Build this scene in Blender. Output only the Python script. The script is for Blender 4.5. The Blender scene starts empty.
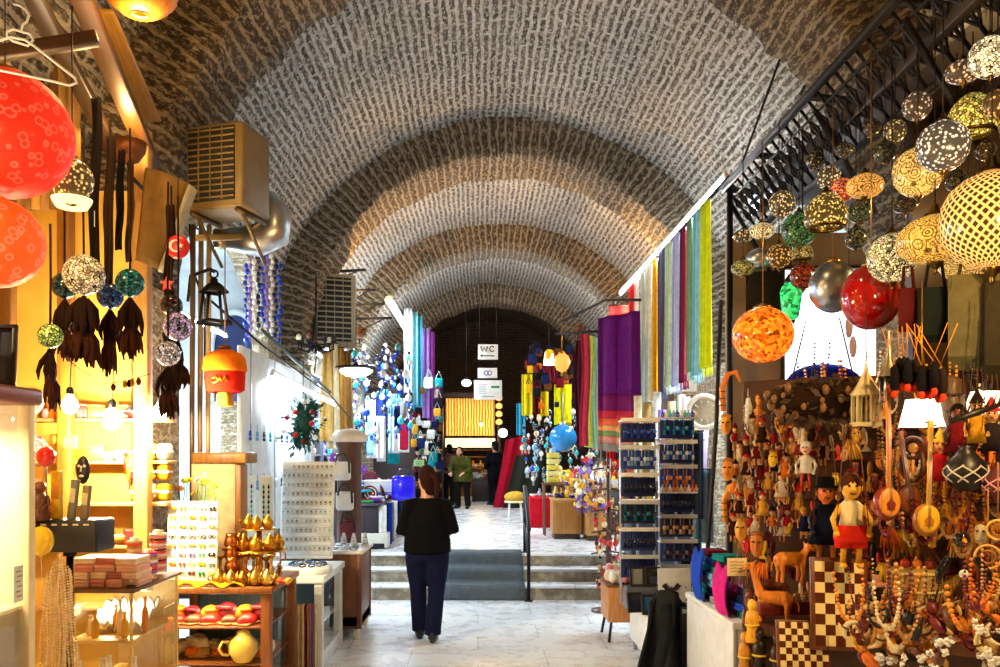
import bpy, bmesh, math, random
from mathutils import Vector, Matrix, noise
R = random.Random(7)
PI = math.pi
C = bpy.context.scene.collection
CAMZ, F, VX, VY = 1.78, 850.0, 478.0, 456.0
def P(px, py, Y):
    """point of the place seen at photo pixel px,py when it stands Y metres ahead"""
    return Vector(((px - VX) * Y / F, Y, CAMZ - (py - VY) * Y / F))
def lin(h):
    h = h.lstrip('#')
    o = []
    for i in (0, 2, 4):
        v = int(h[i:i+2], 16) / 255
        o.append(v / 12.92 if v <= .04045 else ((v + .055) / 1.055) ** 2.4)
    return tuple(o)
# ------------------------------------------------------------------ mesh builder
class MB:
    def __init__(s):
        s.v = []; s.f = []; s.mi = []; s.uv = []; s.sm = []; s.M = Matrix.Identity(4)
    def add(s, vs, fs, uv=None, mi=0, sm=True):
        b = len(s.v); M = s.M
        s.v += [tuple(M @ Vector(p)) for p in vs]
        s.uv += uv if uv else [(0, 0)] * len(vs)
        s.f += [tuple(b + i for i in f) for f in fs]
        s.mi += [mi] * len(fs); s.sm += [sm] * len(fs)
        return s
    def box(s, c, d, mi=0, rz=0):
        x, y, z = d[0]/2, d[1]/2, d[2]/2
        q = [(-x,-y,-z),(x,-y,-z),(x,y,-z),(-x,y,-z),(-x,-y,z),(x,-y,z),(x,y,z),(-x,y,z)]
        ca, sa = math.cos(rz), math.sin(rz)
        q = [(c[0]+a*ca-b*sa, c[1]+a*sa+b*ca, c[2]+e) for a, b, e in q]
        return s.add(q, [(3,2,1,0),(4,5,6,7),(0,1,5,4),(1,2,6,5),(2,3,7,6),(3,0,4,7)], mi=mi, sm=False)
    def rbox(s, c, d, r=.01, mi=0, seg=2, rz=0):
        bm = bmesh.new()
        bmesh.ops.create_cube(bm, size=1)
        for v in bm.verts: v.co = Vector((v.co.x*d[0], v.co.y*d[1], v.co.z*d[2]))
        bmesh.ops.bevel(bm, geom=bm.edges[:], offset=min(r, min(d)*.45), segments=seg, affect='EDGES', profile=.5)
        ca, sa = math.cos(rz), math.sin(rz)
        vs = [(c[0]+v.co.x*ca-v.co.y*sa, c[1]+v.co.x*sa+v.co.y*ca, c[2]+v.co.z) for v in bm.verts]
        bm.verts.index_update()
        fs = [tuple(v.index for v in f.verts) for f in bm.faces]
        bm.free()
        return s.add(vs, fs, mi=mi)
    def tube(s, pts, r, n=6, mi=0, closed=False, flat=1.0):
        pts = [Vector(p) for p in pts]; m = len(pts)
        rr = r if isinstance(r, (list, tuple)) else [r]*m
        vs = []; up = None
        for i, p in enumerate(pts):
            if closed: t = pts[(i+1) % m] - pts[i-1]
            else: t = pts[min(i+1, m-1)] - pts[max(i-1, 0)]
            if t.length < 1e-9: t = Vector((0, 0, 1))
            t.normalize()
            if up is None:
                a = Vector((0, 0, 1)) if abs(t.z) < .9 else Vector((0, 1, 0))
                up = (a - t*a.dot(t)).normalized()
            else:
                up = up - t*up.dot(t)
                up = up.normalized() if up.length > 1e-6 else Vector((1, 0, 0))
            sd = t.cross(up)
            for k in range(n):
                an = 2*PI*k/n
                vs.append(p + (sd*math.cos(an) + up*math.sin(an)*flat)*rr[i])
        fs = []
        for i in range(m if closed else m-1):
            a, b = i*n, ((i+1) % m)*n
            for k in range(n):
                fs.append((a+k, a+(k+1) % n, b+(k+1) % n, b+k))
        if not closed:
            fs.append(tuple(range(n))[::-1]); fs.append(tuple((m-1)*n+k for k in range(n)))
        return s.add(vs, fs, mi=mi)
    def lathe(s, prof, n=16, c=(0,0,0), mi=0, sx=1, sy=1, rip=0, ripn=0):
        """prof: list of (radius, z)"""
        vs = []; uv = []; m = len(prof)
        for i, (r, z) in enumerate(prof):
            for k in range(n+1):
                a = 2*PI*k/n
                q = r*(1 + rip*math.cos(a*ripn)) if ripn else r
                vs.append((c[0]+q*math.cos(a)*sx, c[1]+q*math.sin(a)*sy, c[2]+z)); uv.append((k/n, i/max(1, m-1)))
        fs = []
        for i in range(m-1):
            for k in range(n):
                a = i*(n+1)+k
                fs.append((a, a+1, a+n+2, a+n+1))
        return s.add(vs, fs, uv=uv, mi=mi)
    def ball(s, c, r, n=12, mi=0, sc=(1,1,1), rip=0, ripn=0):
        m = max(4, n//2)
        prof = [(max(1e-4, math.sin(PI*i/m))*r*sc[0], -math.cos(PI*i/m)*r*sc[2]) for i in range(m+1)]
        return s.lathe(prof, n, c, mi, 1, sc[1]/sc[0], rip, ripn)
    def prism(s, poly, t, mi=0, plane='XZ', c=(0,0,0)):
        """outline extruded by t (centred) across its plane"""
        n = len(poly)
        def q(a, b, d):
            return {'XZ': (a, d, b), 'YZ': (d, a, b), 'XY': (a, b, d)}[plane]
        vs = [Vector(q(a, b, -t/2)) + Vector(c) for a, b in poly] + [Vector(q(a, b, t/2)) + Vector(c) for a, b in poly]
        fs = [tuple(range(n)), tuple(range(2*n-1, n-1, -1))] + [(i, i+n, (i+1) % n+n, (i+1) % n) for i in range(n)]
        return s.add(vs, fs, mi=mi, sm=False)
    def torus(s, c, rad, r, n=16, m=6, mi=0, M=None, arc=2*PI):
        k = n if arc > 6.2 else n+1
        pts = [Vector((rad*math.cos(arc*i/n), rad*math.sin(arc*i/n), 0)) for i in range(k)]
        if M: pts = [M @ p for p in pts]
        pts = [p + Vector(c) for p in pts]
        return s.tube(pts, r, m, mi, closed=(arc > 6.2))
    def grid(s, fn, nu, nv, mi=0, uvs=(1, 1)):
        vs = []; uv = []
        for j in range(nv+1):
            for i in range(nu+1):
                vs.append(fn(i/nu, j/nv)); uv.append((uvs[0]*i/nu, uvs[1]*j/nv))
        fs = [(j*(nu+1)+i, j*(nu+1)+i+1, (j+1)*(nu+1)+i+1, (j+1)*(nu+1)+i) for j in range(nv) for i in range(nu)]
        return s.add(vs, fs, uv=uv, mi=mi)
    def build(s, name, mats, parent=None, col=None, loc=(0,0,0), rot=(0,0,0), solid=0, bev=0):
        me = bpy.data.meshes.new(name)
        me.from_pydata(s.v, [], s.f)
        if not isinstance(mats, (list, tuple)): mats = [mats]
        for m in mats: me.materials.append(m)
        me.polygons.foreach_set('material_index', s.mi)
        me.polygons.foreach_set('use_smooth', s.sm)
        ul = me.uv_layers.new(name='UVMap')
        lv = [0]*len(me.loops); me.loops.foreach_get('vertex_index', lv)
        fl = []
        for i in lv: fl += s.uv[i]
        ul.data.foreach_set('uv', fl)
        me.update()
        o = bpy.data.objects.new(name, me); C.objects.link(o)
        o.location = loc; o.rotation_euler = rot
        if parent: o.parent = parent
        if col is not None: o.color = (*col[:3], col[3] if len(col) > 3 else 1)
        if solid:
            d = o.modifiers.new('Solid', 'SOLIDIFY'); d.thickness = solid; d.offset = 0
        if bev:
            d = o.modifiers.new('Bevel', 'BEVEL'); d.width = bev; d.segments = 2; d.limit_method = 'ANGLE'
        return o
LABELS = {}
def tag(o, label, cat, group=None, kind=None):
    o['label'] = label; o['category'] = cat
    if group: o['group'] = group
    if kind: o['kind'] = kind
    if label in LABELS and not group: print('DUP LABEL', label)
    LABELS[label] = 1
    return o
def thing(name, label, cat, loc=(0,0,0), rz=0, group=None, rot=None):
    o = bpy.data.objects.new(name, None); C.objects.link(o)
    o.empty_display_size = .05
    o.location = loc; o.rotation_euler = rot if rot else (0, 0, rz)
    return tag(o, label, cat, group)
def struct(name, mb, m, col=None, **k):
    o = mb.build(name, m, None, col, **k); o['kind'] = 'structure'; return o
def dup(root, loc, rz=None, label=None, group=None, col=None, rot=None, sc=None, cols=None):
    """copy of a thing, its parts and their sub-parts"""
    r = root.copy(); C.objects.link(r); r.location = loc
    if rz is not None: r.rotation_euler = (0, 0, rz)
    if rot is not None: r.rotation_euler = rot
    if sc is not None: r.scale = (sc, sc, sc) if not isinstance(sc, tuple) else sc
    if label: r['label'] = label; LABELS[label] = 1
    if group: r['group'] = group
    if col is not None: r.color = (*col[:3], col[3] if len(col) > 3 else 1)
    for ch in root.children:
        c = ch.copy(); C.objects.link(c); c.parent = r
        bn = ch.name.split('.')[0]
        if cols and bn in cols: q = cols[bn]; c.color = (*q[:3], q[3] if len(q) > 3 else 1)
        for g in ch.children:
            d = g.copy(); C.objects.link(d); d.parent = c
            gn = g.name.split('.')[0]
            if cols and gn in cols: q = cols[gn]; d.color = (*q[:3], q[3] if len(q) > 3 else 1)
    return r
# ------------------------------------------------------------------ materials
class NT:
    def __init__(s, name):
        s.m = bpy.data.materials.new(name); s.m.use_nodes = True
        s.t = s.m.node_tree; s.n = s.t.nodes; s.l = s.t.links
        s.b = s.n['Principled BSDF']
    def node(s, t, **k):
        d = s.n.new('ShaderNode'+t)
        for a, b in k.items(): setattr(d, a, b)
        return d
    def link(s, a, b): s.l.new(a, b)
    def setin(s, d, **k):
        for a, b in k.items(): d.inputs[a.replace('_', ' ')].default_value = b
        return d
    def noise(s, scale, detail=4, vec=None, rough=.6):
        d = s.node('TexNoise'); d.inputs['Scale'].default_value = scale; d.inputs['Detail'].default_value = detail; d.inputs['Roughness'].default_value = rough
        if vec: s.link(vec, d.inputs['Vector'])
        return d
    def ramp(s, fac, stops):
        d = s.node('ValToRGB'); e = d.color_ramp.elements
        while len(e) < len(stops): e.new(.5)
        for q, (p, c) in zip(e, stops):
            q.position = p; q.color = (*c[:3], 1) if not isinstance(c, (int, float)) else (c, c, c, 1)
        s.link(fac, d.inputs['Fac']); return d.outputs['Color']
    def mix(s, fac, a, b, mode='MIX'):
        d = s.node('Mix', data_type='RGBA', blend_type=mode)
        for q, i in ((fac, 0), (a, 6), (b, 7)):
            if isinstance(q, (int, float)): d.inputs[i].default_value = q if i == 0 else (q, q, q, 1)
            elif isinstance(q, tuple): d.inputs[i].default_value = (*q[:3], 1)
            else: s.link(q, d.inputs[i])
        return d.outputs[2]
    def math(s, op, a, b=None):
        d = s.node('Math', operation=op)
        for i, q in enumerate((a, b)):
            if q is None: continue
            if isinstance(q, (int, float)): d.inputs[i].default_value = q
            else: s.link(q, d.inputs[i])
        return d.outputs[0]
    def bump(s, h, strength=.3, dist=.01):
        d = s.node('Bump'); d.inputs['Strength'].default_value = strength; d.inputs['Distance'].default_value = dist
        s.link(h, d.inputs['Height']); s.link(d.outputs[0], s.b.inputs['Normal'])
    def base(s, c):
        if isinstance(c, tuple): s.b.inputs['Base Color'].default_value = (*c[:3], 1)
        else: s.link(c, s.b.inputs['Base Color'])
    def objcoord(s, rnd=True):
        tc = s.node('TexCoord'); oi = s.node('ObjectInfo')
        if not rnd: return tc.outputs['Object'], oi
        v = s.node('VectorMath', operation='ADD'); s.link(tc.outputs['Object'], v.inputs[0])
        m = s.math('MULTIPLY', oi.outputs['Random'], 37.0); s.link(m, v.inputs[1])
        return v.outputs[0], oi
def coloured(name, rough, metal=0, var=.25, nscale=8, bump=0, bscale=60, sheen=0, coat=0):
    """one finish; each object brings its own colour"""
    t = NT(name); v, oi = t.objcoord()
    n = t.noise(nscale, 4, v)
    f = t.ramp(n.outputs['Fac'], [(.3, 1-var), (.7, 1+var*.4)])
    t.base(t.mix(1.0, oi.outputs['Color'], f, 'MULTIPLY'))
    t.b.inputs['Roughness'].default_value = rough; t.b.inputs['Metallic'].default_value = metal
    t.b.inputs['Specular IOR Level'].default_value = .12 if rough > .85 else .5
    if coat: t.b.inputs['Coat Weight'].default_value = coat
    if bump:
        n2 = t.noise(bscale, 3, v); t.bump(n2.outputs['Fac'], bump, .004)
    return t.m
MATTE = coloured('matte_surface', .75, bump=.1)
SATIN = coloured('satin_surface', .4, var=.15)
GLOSS = coloured('glazed_surface', .12, var=.12, coat=.5)
METAL = coloured('worn_metal', .3, 1, var=.3, bump=.08)
FABRIC = coloured('woven_cloth', .9, var=.22, nscale=14, bump=.4, bscale=220)
IRON = coloured('black_iron', .5, .6, var=.3, bump=.2)
def woodmat(name, ring=9):
    t = NT(name); v, oi = t.objcoord()
    mp = t.node('Mapping'); mp.inputs['Scale'].default_value = (6, 6, .6); t.link(v, mp.inputs['Vector'])
    n = t.noise(ring, 6, mp.outputs[0], .7)
    f = t.ramp(n.outputs['Fac'], [(.3, .55), (.5, 1.0), (.7, 1.25)])
    t.base(t.mix(1.0, oi.outputs['Color'], f, 'MULTIPLY')); t.b.inputs['Roughness'].default_value = .42
    t.bump(n.outputs['Fac'], .15, .004)
    return t.m
WOOD = woodmat('grained_wood')
def glow(name, k):
    t = NT(name); oi = t.node('ObjectInfo')
    t.link(oi.outputs['Color'], t.b.inputs['Emission Color']); t.base(oi.outputs['Color'])
    t.link(t.math('MULTIPLY', oi.outputs['Alpha'], k), t.b.inputs['Emission Strength'])
    t.m.cycles.emission_sampling = 'NONE'
    return t.m
GLOW = glow('lit_lamp', 10.0)
def glass():
    t = NT('clear_glass'); t.b.inputs['Base Color'].default_value = (.95, 1, .98, 1); t.b.inputs['Roughness'].default_value = .02
    tr = t.node('BsdfTransparent'); gl = t.node('BsdfGlossy'); gl.inputs['Roughness'].default_value = .03
    fr = t.node('Fresnel'); fr.inputs['IOR'].default_value = 1.35
    ge = t.node('NewGeometry'); mx = t.node('MixShader'); t.link(t.math('MULTIPLY', fr.outputs[0], t.math('SUBTRACT', 1.0, ge.outputs['Backfacing'])), mx.inputs[0]); t.link(tr.outputs[0], mx.inputs[1]); t.link(gl.outputs[0], mx.inputs[2])
    t.link(mx.outputs[0], t.n['Material Output'].inputs['Surface'])
    return t.m
GLASS = glass()
def tinted():
    t = NT('tinted_glass'); oi = t.node('ObjectInfo'); t.base(oi.outputs['Color'])
    t.b.inputs['Roughness'].default_value = .08; t.b.inputs['Transmission Weight'].default_value = .75
    return t.m
TINT = tinted()
def mosaic(name, kind, scale, k):
    """glass tesserae in dark grout round a lit bulb"""
    t = NT(name); v, oi = t.objcoord(); col = oi.outputs['Color']
    if kind == 'crackle':
        d = t.node('TexVoronoi', feature='DISTANCE_TO_EDGE'); d.inputs['Scale'].default_value = scale; t.link(v, d.inputs['Vector'])
        e = t.ramp(d.outputs['Distance'], [(.05, 0), (.13, 1)])
        d2 = t.node('TexVoronoi'); d2.inputs['Scale'].default_value = scale; t.link(v, d2.inputs['Vector'])
        w = t.ramp(d2.outputs['Color'], [(.2, .25), (.8, 1.5)])
        p = t.mix(1.0, e, w, 'MULTIPLY')
    elif kind == 'dots':
        d = t.node('TexVoronoi'); d.inputs['Scale'].default_value = scale; t.link(v, d.inputs['Vector'])
        p = t.ramp(d.outputs['Distance'], [(.25, 1), (.42, .06)])
    elif kind == 'lattice':
        uv = t.node('UVMap'); sx = t.node('SeparateXYZ'); t.link(uv.outputs[0], sx.inputs[0])
        a = t.math('MULTIPLY', sx.outputs[0], scale*2); b = t.math('MULTIPLY', sx.outputs[1], scale)
        p1 = t.math('PINGPONG', t.math('ADD', a, b), .5); p2 = t.math('PINGPONG', t.math('SUBTRACT', a, b), .5)
        mn = t.math('MINIMUM', p1, p2)
        p = t.ramp(mn, [(.12, 1.3), (.2, .05)])
    else:
        d = t.node('TexVoronoi'); d.inputs['Scale'].default_value = scale*.35; t.link(v, d.inputs['Vector'])
        rg = t.math('PINGPONG', t.math('MULTIPLY', d.outputs['Distance'], 5.0), .5)
        q = t.ramp(rg, [(.1, .15), (.25, 1)])
        d2 = t.node('TexVoronoi', feature='DISTANCE_TO_EDGE'); d2.inputs['Scale'].default_value = scale*1.6; t.link(v, d2.inputs['Vector'])
        p = t.mix(1.0, q, t.ramp(d2.outputs['Distance'], [(.03, .25), (.12, 1)]), 'MULTIPLY')
    c = t.mix(1.0, col, p, 'MULTIPLY')
    t.base(t.mix(1.0, c, .8, 'MULTIPLY')); t.link(c, t.b.inputs['Emission Color'])
    t.link(t.math('MULTIPLY', oi.outputs['Alpha'], k), t.b.inputs['Emission Strength'])
    t.b.inputs['Roughness'].default_value = .2
    t.m.cycles.emission_sampling = 'NONE'
    return t.m
MOS = [mosaic('mosaic_crackle', 'crackle', 56, 1.6), mosaic('mosaic_dots', 'dots', 50, 1.6), mosaic('mosaic_lattice', 'lattice', 16, 1.6), mosaic('mosaic_rosettes', 'floral', 38, 1.6)]
def brick(name, c1, c2, cm, row=.1, bw=.3, mort=.03, off=.5, rough=.95, bmp=.8, dirt=.5, bias=0.0):
    """courses laid along u, stacked along v; UV in metres"""
    t = NT(name); uv = t.node('UVMap')
    nz = t.noise(2.2, 5, uv.outputs[0]); v = t.node('VectorMath', operation='ADD')
    t.link(uv.outputs[0], v.inputs[0])
    sc = t.node('VectorMath', operation='SCALE'); sc.inputs['Scale'].default_value = row*.9
    sb = t.node('VectorMath', operation='SUBTRACT'); sb.inputs[1].default_value = (.5, .5, .5); t.link(nz.outputs['Color'], sb.inputs[0])
    t.link(sb.outputs[0], sc.inputs[0]); t.link(sc.outputs[0], v.inputs[1])
    n5 = t.noise(16, 3, uv.outputs[0]); sb2 = t.node('VectorMath', operation='SUBTRACT'); sb2.inputs[1].default_value = (.5, .5, .5); t.link(n5.outputs['Color'], sb2.inputs[0])
    sc2 = t.node('VectorMath', operation='SCALE'); sc2.inputs['Scale'].default_value = row*.5; t.link(sb2.outputs[0], sc2.inputs[0])
    v2 = t.node('VectorMath', operation='ADD'); t.link(v.outputs[0], v2.inputs[0]); t.link(sc2.outputs[0], v2.inputs[1])
    b = t.node('TexBrick'); b.offset = off; b.inputs['Scale'].default_value = 1
    b.inputs['Brick Width'].default_value = bw; b.inputs['Row Height'].default_value = row; b.inputs['Mortar Size'].default_value = mort
    b.inputs['Mortar Smooth'].default_value = .35; b.inputs['Bias'].default_value = bias
    for k, c in (('Color1', c1), ('Color2', c2), ('Mortar', cm)): b.inputs[k].default_value = (*c, 1)
    t.link(v2.outputs[0], b.inputs['Vector'])
    n2 = t.noise(1.1, 6, uv.outputs[0], .7); mp = t.node('Mapping'); mp.inputs['Scale'].default_value = (.45, 1, 1); t.link(uv.outputs[0], mp.inputs['Vector']); n3 = t.noise(26, 5, mp.outputs[0], .75)
    c = t.mix(1.0, b.outputs['Color'], t.ramp(n2.outputs['Fac'], [(.3, 1-dirt), (.65, 1.15)]), 'MULTIPLY')
    c = t.mix(t.ramp(n3.outputs['Fac'], [(.5, 0), (.6, .85)]), c, cm)
    c = t.mix(1.0, c, t.ramp(n3.outputs['Fac'], [(.3, .45), (.6, 1.15)]), 'MULTIPLY')
    t.base(c); t.b.inputs['Roughness'].default_value = rough
    h = t.math('ADD', t.math('MULTIPLY', b.outputs['Fac'], 1.0), t.math('MULTIPLY', n3.outputs['Fac'], .8))
    t.bump(h, bmp, .04)
    return t.m
# ------------------------------------------------------------------ camera, world, view
sc = bpy.context.scene
cd = bpy.data.cameras.new('camera'); cam = bpy.data.objects.new('camera', cd); C.objects.link(cam)
cam.location = (0, 0, CAMZ); cam.rotation_euler = (PI/2, 0, 0)
cd.sensor_width = 36; cd.lens = F*36/1000; cd.shift_x = (500-VX)/1000; cd.shift_y = (VY-333.5)/1000; cd.clip_start = .05
sc.camera = cam
sc.view_settings.view_transform = 'Standard'; sc.view_settings.look = 'None'; sc.view_settings.gamma = 1; sc.view_settings.exposure = 0.0
sc.view_settings.use_curve_mapping = False
w = bpy.data.worlds.new('World'); sc.world = w; w.use_nodes = True
w.node_tree.nodes['Background'].inputs['Color'].default_value = (.7, .8, 1, 1); w.node_tree.nodes['Background'].inputs['Strength'].default_value = .03
sc.cycles.use_denoising = True
sc.cycles.max_bounces = 6; sc.cycles.diffuse_bounces = 3; sc.cycles.glossy_bounces = 3; sc.cycles.transparent_max_bounces = 10
sc.cycles.sample_clamp_indirect = 6; sc.cycles.caustics_reflective = False; sc.cycles.caustics_refractive = False
# ------------------------------------------------------------------ building shell
X0, RV, RR, ZS = .42, 3.45, 2.95, 3.1
XL, XR = X0-RV, X0+RV
TH0 = math.asin(.6/RV)
VAULT = brick('vault_brick', lin('#3e362f'), lin('#6a5d50'), lin('#b4ada3'), row=.09, bw=.62, mort=.026, bmp=1.0, dirt=.4)
RIB = brick('rib_brick', lin('#3a2c1e'), lin('#523f2c'), lin('#94836a'), row=.12, bw=6, mort=.022, bmp=1.0, dirt=.35)
PIER = brick('pier_masonry', lin('#8a7458'), lin('#a08a6c'), lin('#c2b49b'), row=.16, bw=.4, mort=.018, bmp=.8, dirt=.45)
def rough(p, a=.02, s=3.0):
    return a*noise.noise(Vector(p)*s)
def vault(y0, y1, zt=3.7, mat=None):
    TH0 = math.asin((zt-ZS)/RV); m = MB(); nv = int((y1-y0)/.18); nu = 90
    def fn(u, v):
        th = TH0+(PI-2*TH0)*u; y = y0+(y1-y0)*v
        r = RV + rough((th*3, y, 0), .05, 1.3) + rough((th*3, y, 5), .03, 6)
        return (X0-r*math.cos(th), y, ZS+r*math.sin(th))
    b = len(m.v); m.grid(fn, nu, nv)
    m.uv = [(y0+(y1-y0)*(j/nv), RV*(TH0+(PI-2*TH0)*(i/nu))) for j in range(nv+1) for i in range(nu+1)]
    struct('ceiling', m, mat or VAULT)
def rib(y0, y1):
    m = MB(); n = 110; RO = RV+.12
    rows = [('f', RO), ('f', RR+.3), ('f', RR)] ; ny = 6
    prof = [(RO, y0), (RR+.42, y0-.03), (RR+.4, y0), (RR+.2, y0), (RR, y0)] + [(RR, y0+(y1-y0)*k/ny) for k in range(1, ny+1)] + [(RR+.2, y1), (RO, y1)]
    d = 0; us = [0]
    for a, b in zip(prof, prof[1:]): d += math.hypot(a[0]-b[0], a[1]-b[1]); us.append(d)
    vs = []; uv = []
    for i in range(n+1):
        th = PI*i/n
        for (r, y), u in zip(prof, us):
            q = r + rough((th*4, y, r), .05, 2.5) + rough((th*4, y, r), .035, 9); yy = y + rough((th*4, r, y+7), .06, 4)
            vs.append((X0-q*math.cos(th), yy, ZS+q*math.sin(th))); uv.append((u, (RR+.2)*th))
    k = len(prof)
    fs = [(i*k+j, i*k+j+1, (i+1)*k+j+1, (i+1)*k+j) for i in range(n) for j in range(k-1)]
    m.add(vs, fs, uv=uv)
    struct('ceiling_arch', m, RIB)
RIBS = [(6.3, 7.2), (12.0, 13.1), (17.4, 18.4), (23.5, 24.5)]
BAYS = [(-1.5, 6.3), (7.2, 12.0), (13.1, 17.4), (18.4, 23.5), (24.5, 30)]
DIMBRICK = brick('shade_darkened_brick', lin('#2c1d12'), lin('#38281a'), lin('#50402f'), row=.095, bw=.6, mort=.024, bmp=.8, dirt=.4)  # darker brick: the gloom of the unlit far end painted into its colour
for i, (a, b) in enumerate(BAYS): vault(a, b, 4.4 if i == 1 else 3.7, DIMBRICK if i == 4 else None)
for a, b in RIBS: rib(a, b)
def uvbox(m, lo, hi):
    """box with metre UVs on every face"""
    x0, y0, z0 = lo; x1, y1, z1 = hi
    for q, ax in (([(x0,y0,z0),(x1,y0,z0),(x1,y0,z1),(x0,y0,z1)], 0), ([(x1,y1,z0),(x0,y1,z0),(x0,y1,z1),(x1,y1,z1)], 0),
                  ([(x0,y1,z0),(x0,y0,z0),(x0,y0,z1),(x0,y1,z1)], 1), ([(x1,y0,z0),(x1,y1,z0),(x1,y1,z1),(x1,y0,z1)], 1),
                  ([(x0,y0,z1),(x1,y0,z1),(x1,y1,z1),(x0,y1,z1)], 2), ([(x0,y1,z0),(x1,y1,z0),(x1,y0,z0),(x0,y0,z0)], 2)):
        m.add(q, [(0,1,2,3)], uv=[(p[0], p[2]) if ax == 0 else (p[1], p[2]) if ax == 1 else (p[0], p[1]) for p in q], sm=False)
    return m
for a, b in RIBS:
    for s in (-1, 1):
        m = MB(); xs = sorted((X0+s*RR, X0+s*(RV+.6)))
        uvbox(m, (xs[0], a, 0), (xs[1], b, ZS))
        struct('wall_left' if s < 0 else 'wall_right', m, PIER)
def plaster(name, c, gl=.8):
    t = NT(name); tc = t.node('TexCoord'); n = t.noise(1.6, 6, tc.outputs['Object'], .7)
    t.base(t.mix(1.0, c, t.ramp(n.outputs['Fac'], [(.3, .78), (.65, 1.05)]), 'MULTIPLY')); t.b.inputs['Roughness'].default_value = gl
    t.bump(n.outputs['Fac'], .3, .02); return t.m
YELLOW = plaster('yellow_plaster', lin('#e0b24a')); WHITE = plaster('white_plaster', lin('#e9eef0')); TAN = plaster('tan_plaster', lin('#a5855c')); BLUEP = plaster('blue_gloss_paint', lin('#16245a'), .3)
def room(side, y0, y1, z0, depth, mat, top=3.7, fl=None):
    s = -1 if side == 'left' else 1
    xa, xb = X0+s*(RV-(.26 if top > 4 else .03)), X0+s*(RV+depth)
    m = MB()
    def quad(*q): m.add(q, [(0, 1, 2, 3)], sm=False)
    quad((xb,y0,z0),(xb,y1,z0),(xb,y1,top),(xb,y0,top))
    quad((xa,y0,z0),(xb,y0,z0),(xb,y0,top),(xa,y0,top)); quad((xa,y1,z0),(xb,y1,z0),(xb,y1,top),(xa,y1,top))
    quad((xa,y0,top),(xb,y0,top),(xb,y1,top),(xa,y1,top))
    struct('wall_'+side, m, mat)
FLOORX = 7.5
room('left', -1.5, 6.42, 0, 2.2, YELLOW); room('right', -1.5, 6.42, 0, 2.4, TAN)
room('left', 7.1, 12.1, 0, 1.9, WHITE, 4.42); room('right', 7.1, 12.1, 0, 1.9, WHITE, 4.42)
room('left', 13.0, 17.5, .48, 1.8, WHITE); room('right', 13.0, 17.5, .48, 1.8, WHITE)
room('left', 18.3, 23.6, .48, 1.6, WHITE); room('right', 18.3, 23.6, .48, 1.6, WHITE)
room('left', 24.4, 30.1, .48, 1.6, TAN); room('right', 24.4, 30.1, .48, 1.6, TAN)
def arch_wall(side, y0, y1, o0, o1, zs, top, mat, th=.22, z0=0):
    """bay wall with a round-headed shop opening from o0 to o1"""
    s = -1 if side == 'left' else 1; xa, xb = X0+s*(RV-.25), X0+s*(RV-.25+th)
    m = MB(); x0, x1 = sorted((xa, xb))
    uvbox(m, (x0, y0, z0), (x1, o0, top)); uvbox(m, (x0, o1, z0), (x1, y1, top))
    n = 20; cy = (o0+o1)/2; r = (o1-o0)/2; hh = min(r, top-zs-.12)
    pts = [(cy-r*math.cos(PI*i/n), zs+hh*math.sin(PI*i/n)) for i in range(n+1)]
    for (a, za), (b, zb) in zip(pts, pts[1:]):
        for x in (x0, x1): m.add([(x,a,za),(x,b,zb),(x,b,top),(x,a,top)], [(0,1,2,3)], uv=[(a,za),(b,zb),(b,top),(a,top)], sm=False)
        m.add([(x0,a,za),(x1,a,za),(x1,b,zb),(x0,b,zb)], [(0,1,2,3)], uv=[(x0,a),(x1,a),(x1,b),(x0,b)], sm=False)
    struct('wall_'+side, m, mat)
arch_wall('left', 7.2, 12.0, 7.7, 11.3, 3.05, 4.42, PIER)
arch_wall('right', 7.2, 12.0, 7.7, 11.5, 3.05, 4.42, PIER)
# front strip of wall beside the near shops, behind the camera, and the far end wall
m = MB(); uvbox(m, (-5.4, -1.6, 0), (6.4, -1.5, 6.9)); struct('wall_back', m, PIER)
m = MB(); uvbox(m, (-5.2, 30, 0), (5.9, 30.2, 6.9)); struct('wall_end', m, DIMBRICK)
# floors and stairs
def marble():
    t = NT('pale_stone_slabs'); tc = t.node('TexCoord'); v = tc.outputs['Object']
    b = t.node('TexBrick'); b.inputs['Scale'].default_value = 1; b.inputs['Brick Width'].default_value = 1.2; b.inputs['Row Height'].default_value = .6; b.inputs['Mortar Size'].default_value = .006
    b.inputs['Color1'].default_value = (*lin('#eceeee'), 1); b.inputs['Color2'].default_value = (*lin('#e2e5e7'), 1); b.inputs['Mortar'].default_value = (*lin('#a9abaa'), 1)
    t.link(v, b.inputs['Vector'])
    n = t.noise(1.3, 8, v, .7); n.inputs['Distortion'].default_value = 1.2
    c = t.mix(1.0, b.outputs['Color'], t.ramp(n.outputs['Fac'], [(.3, .92), (.5, .99), (.7, 1.02)]), 'MULTIPLY')
    t.base(c); n2 = t.noise(5, 4, v)
    t.link(t.ramp(n2.outputs['Fac'], [(.3, .18), (.7, .42)]), t.b.inputs['Roughness'])
    t.bump(n2.outputs['Fac'], .05, .01); return t.m
MARBLE = marble()
def stone():
    t = NT('worn_step_stone'); tc = t.node('TexCoord'); v = tc.outputs['Object']
    n = t.noise(5, 8, v, .75); c = t.ramp(n.outputs['Fac'], [(.3, lin('#54493a')), (.5, lin('#8e7f68')), (.68, lin('#cfc6b4'))])
    t.base(c); t.b.inputs['Roughness'].default_value = .6; t.bump(n.outputs['Fac'], .4, .02); return t.m
STONE = stone()
m = MB(); uvbox(m, (-5.4, -1.6, -.1), (6.4, 10.6, 0)); struct('floor', m, MARBLE)
m = MB(); uvbox(m, (-5.4, 11.2, .3), (6.4, 30.2, .48)); struct('floor', m, MARBLE)
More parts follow.
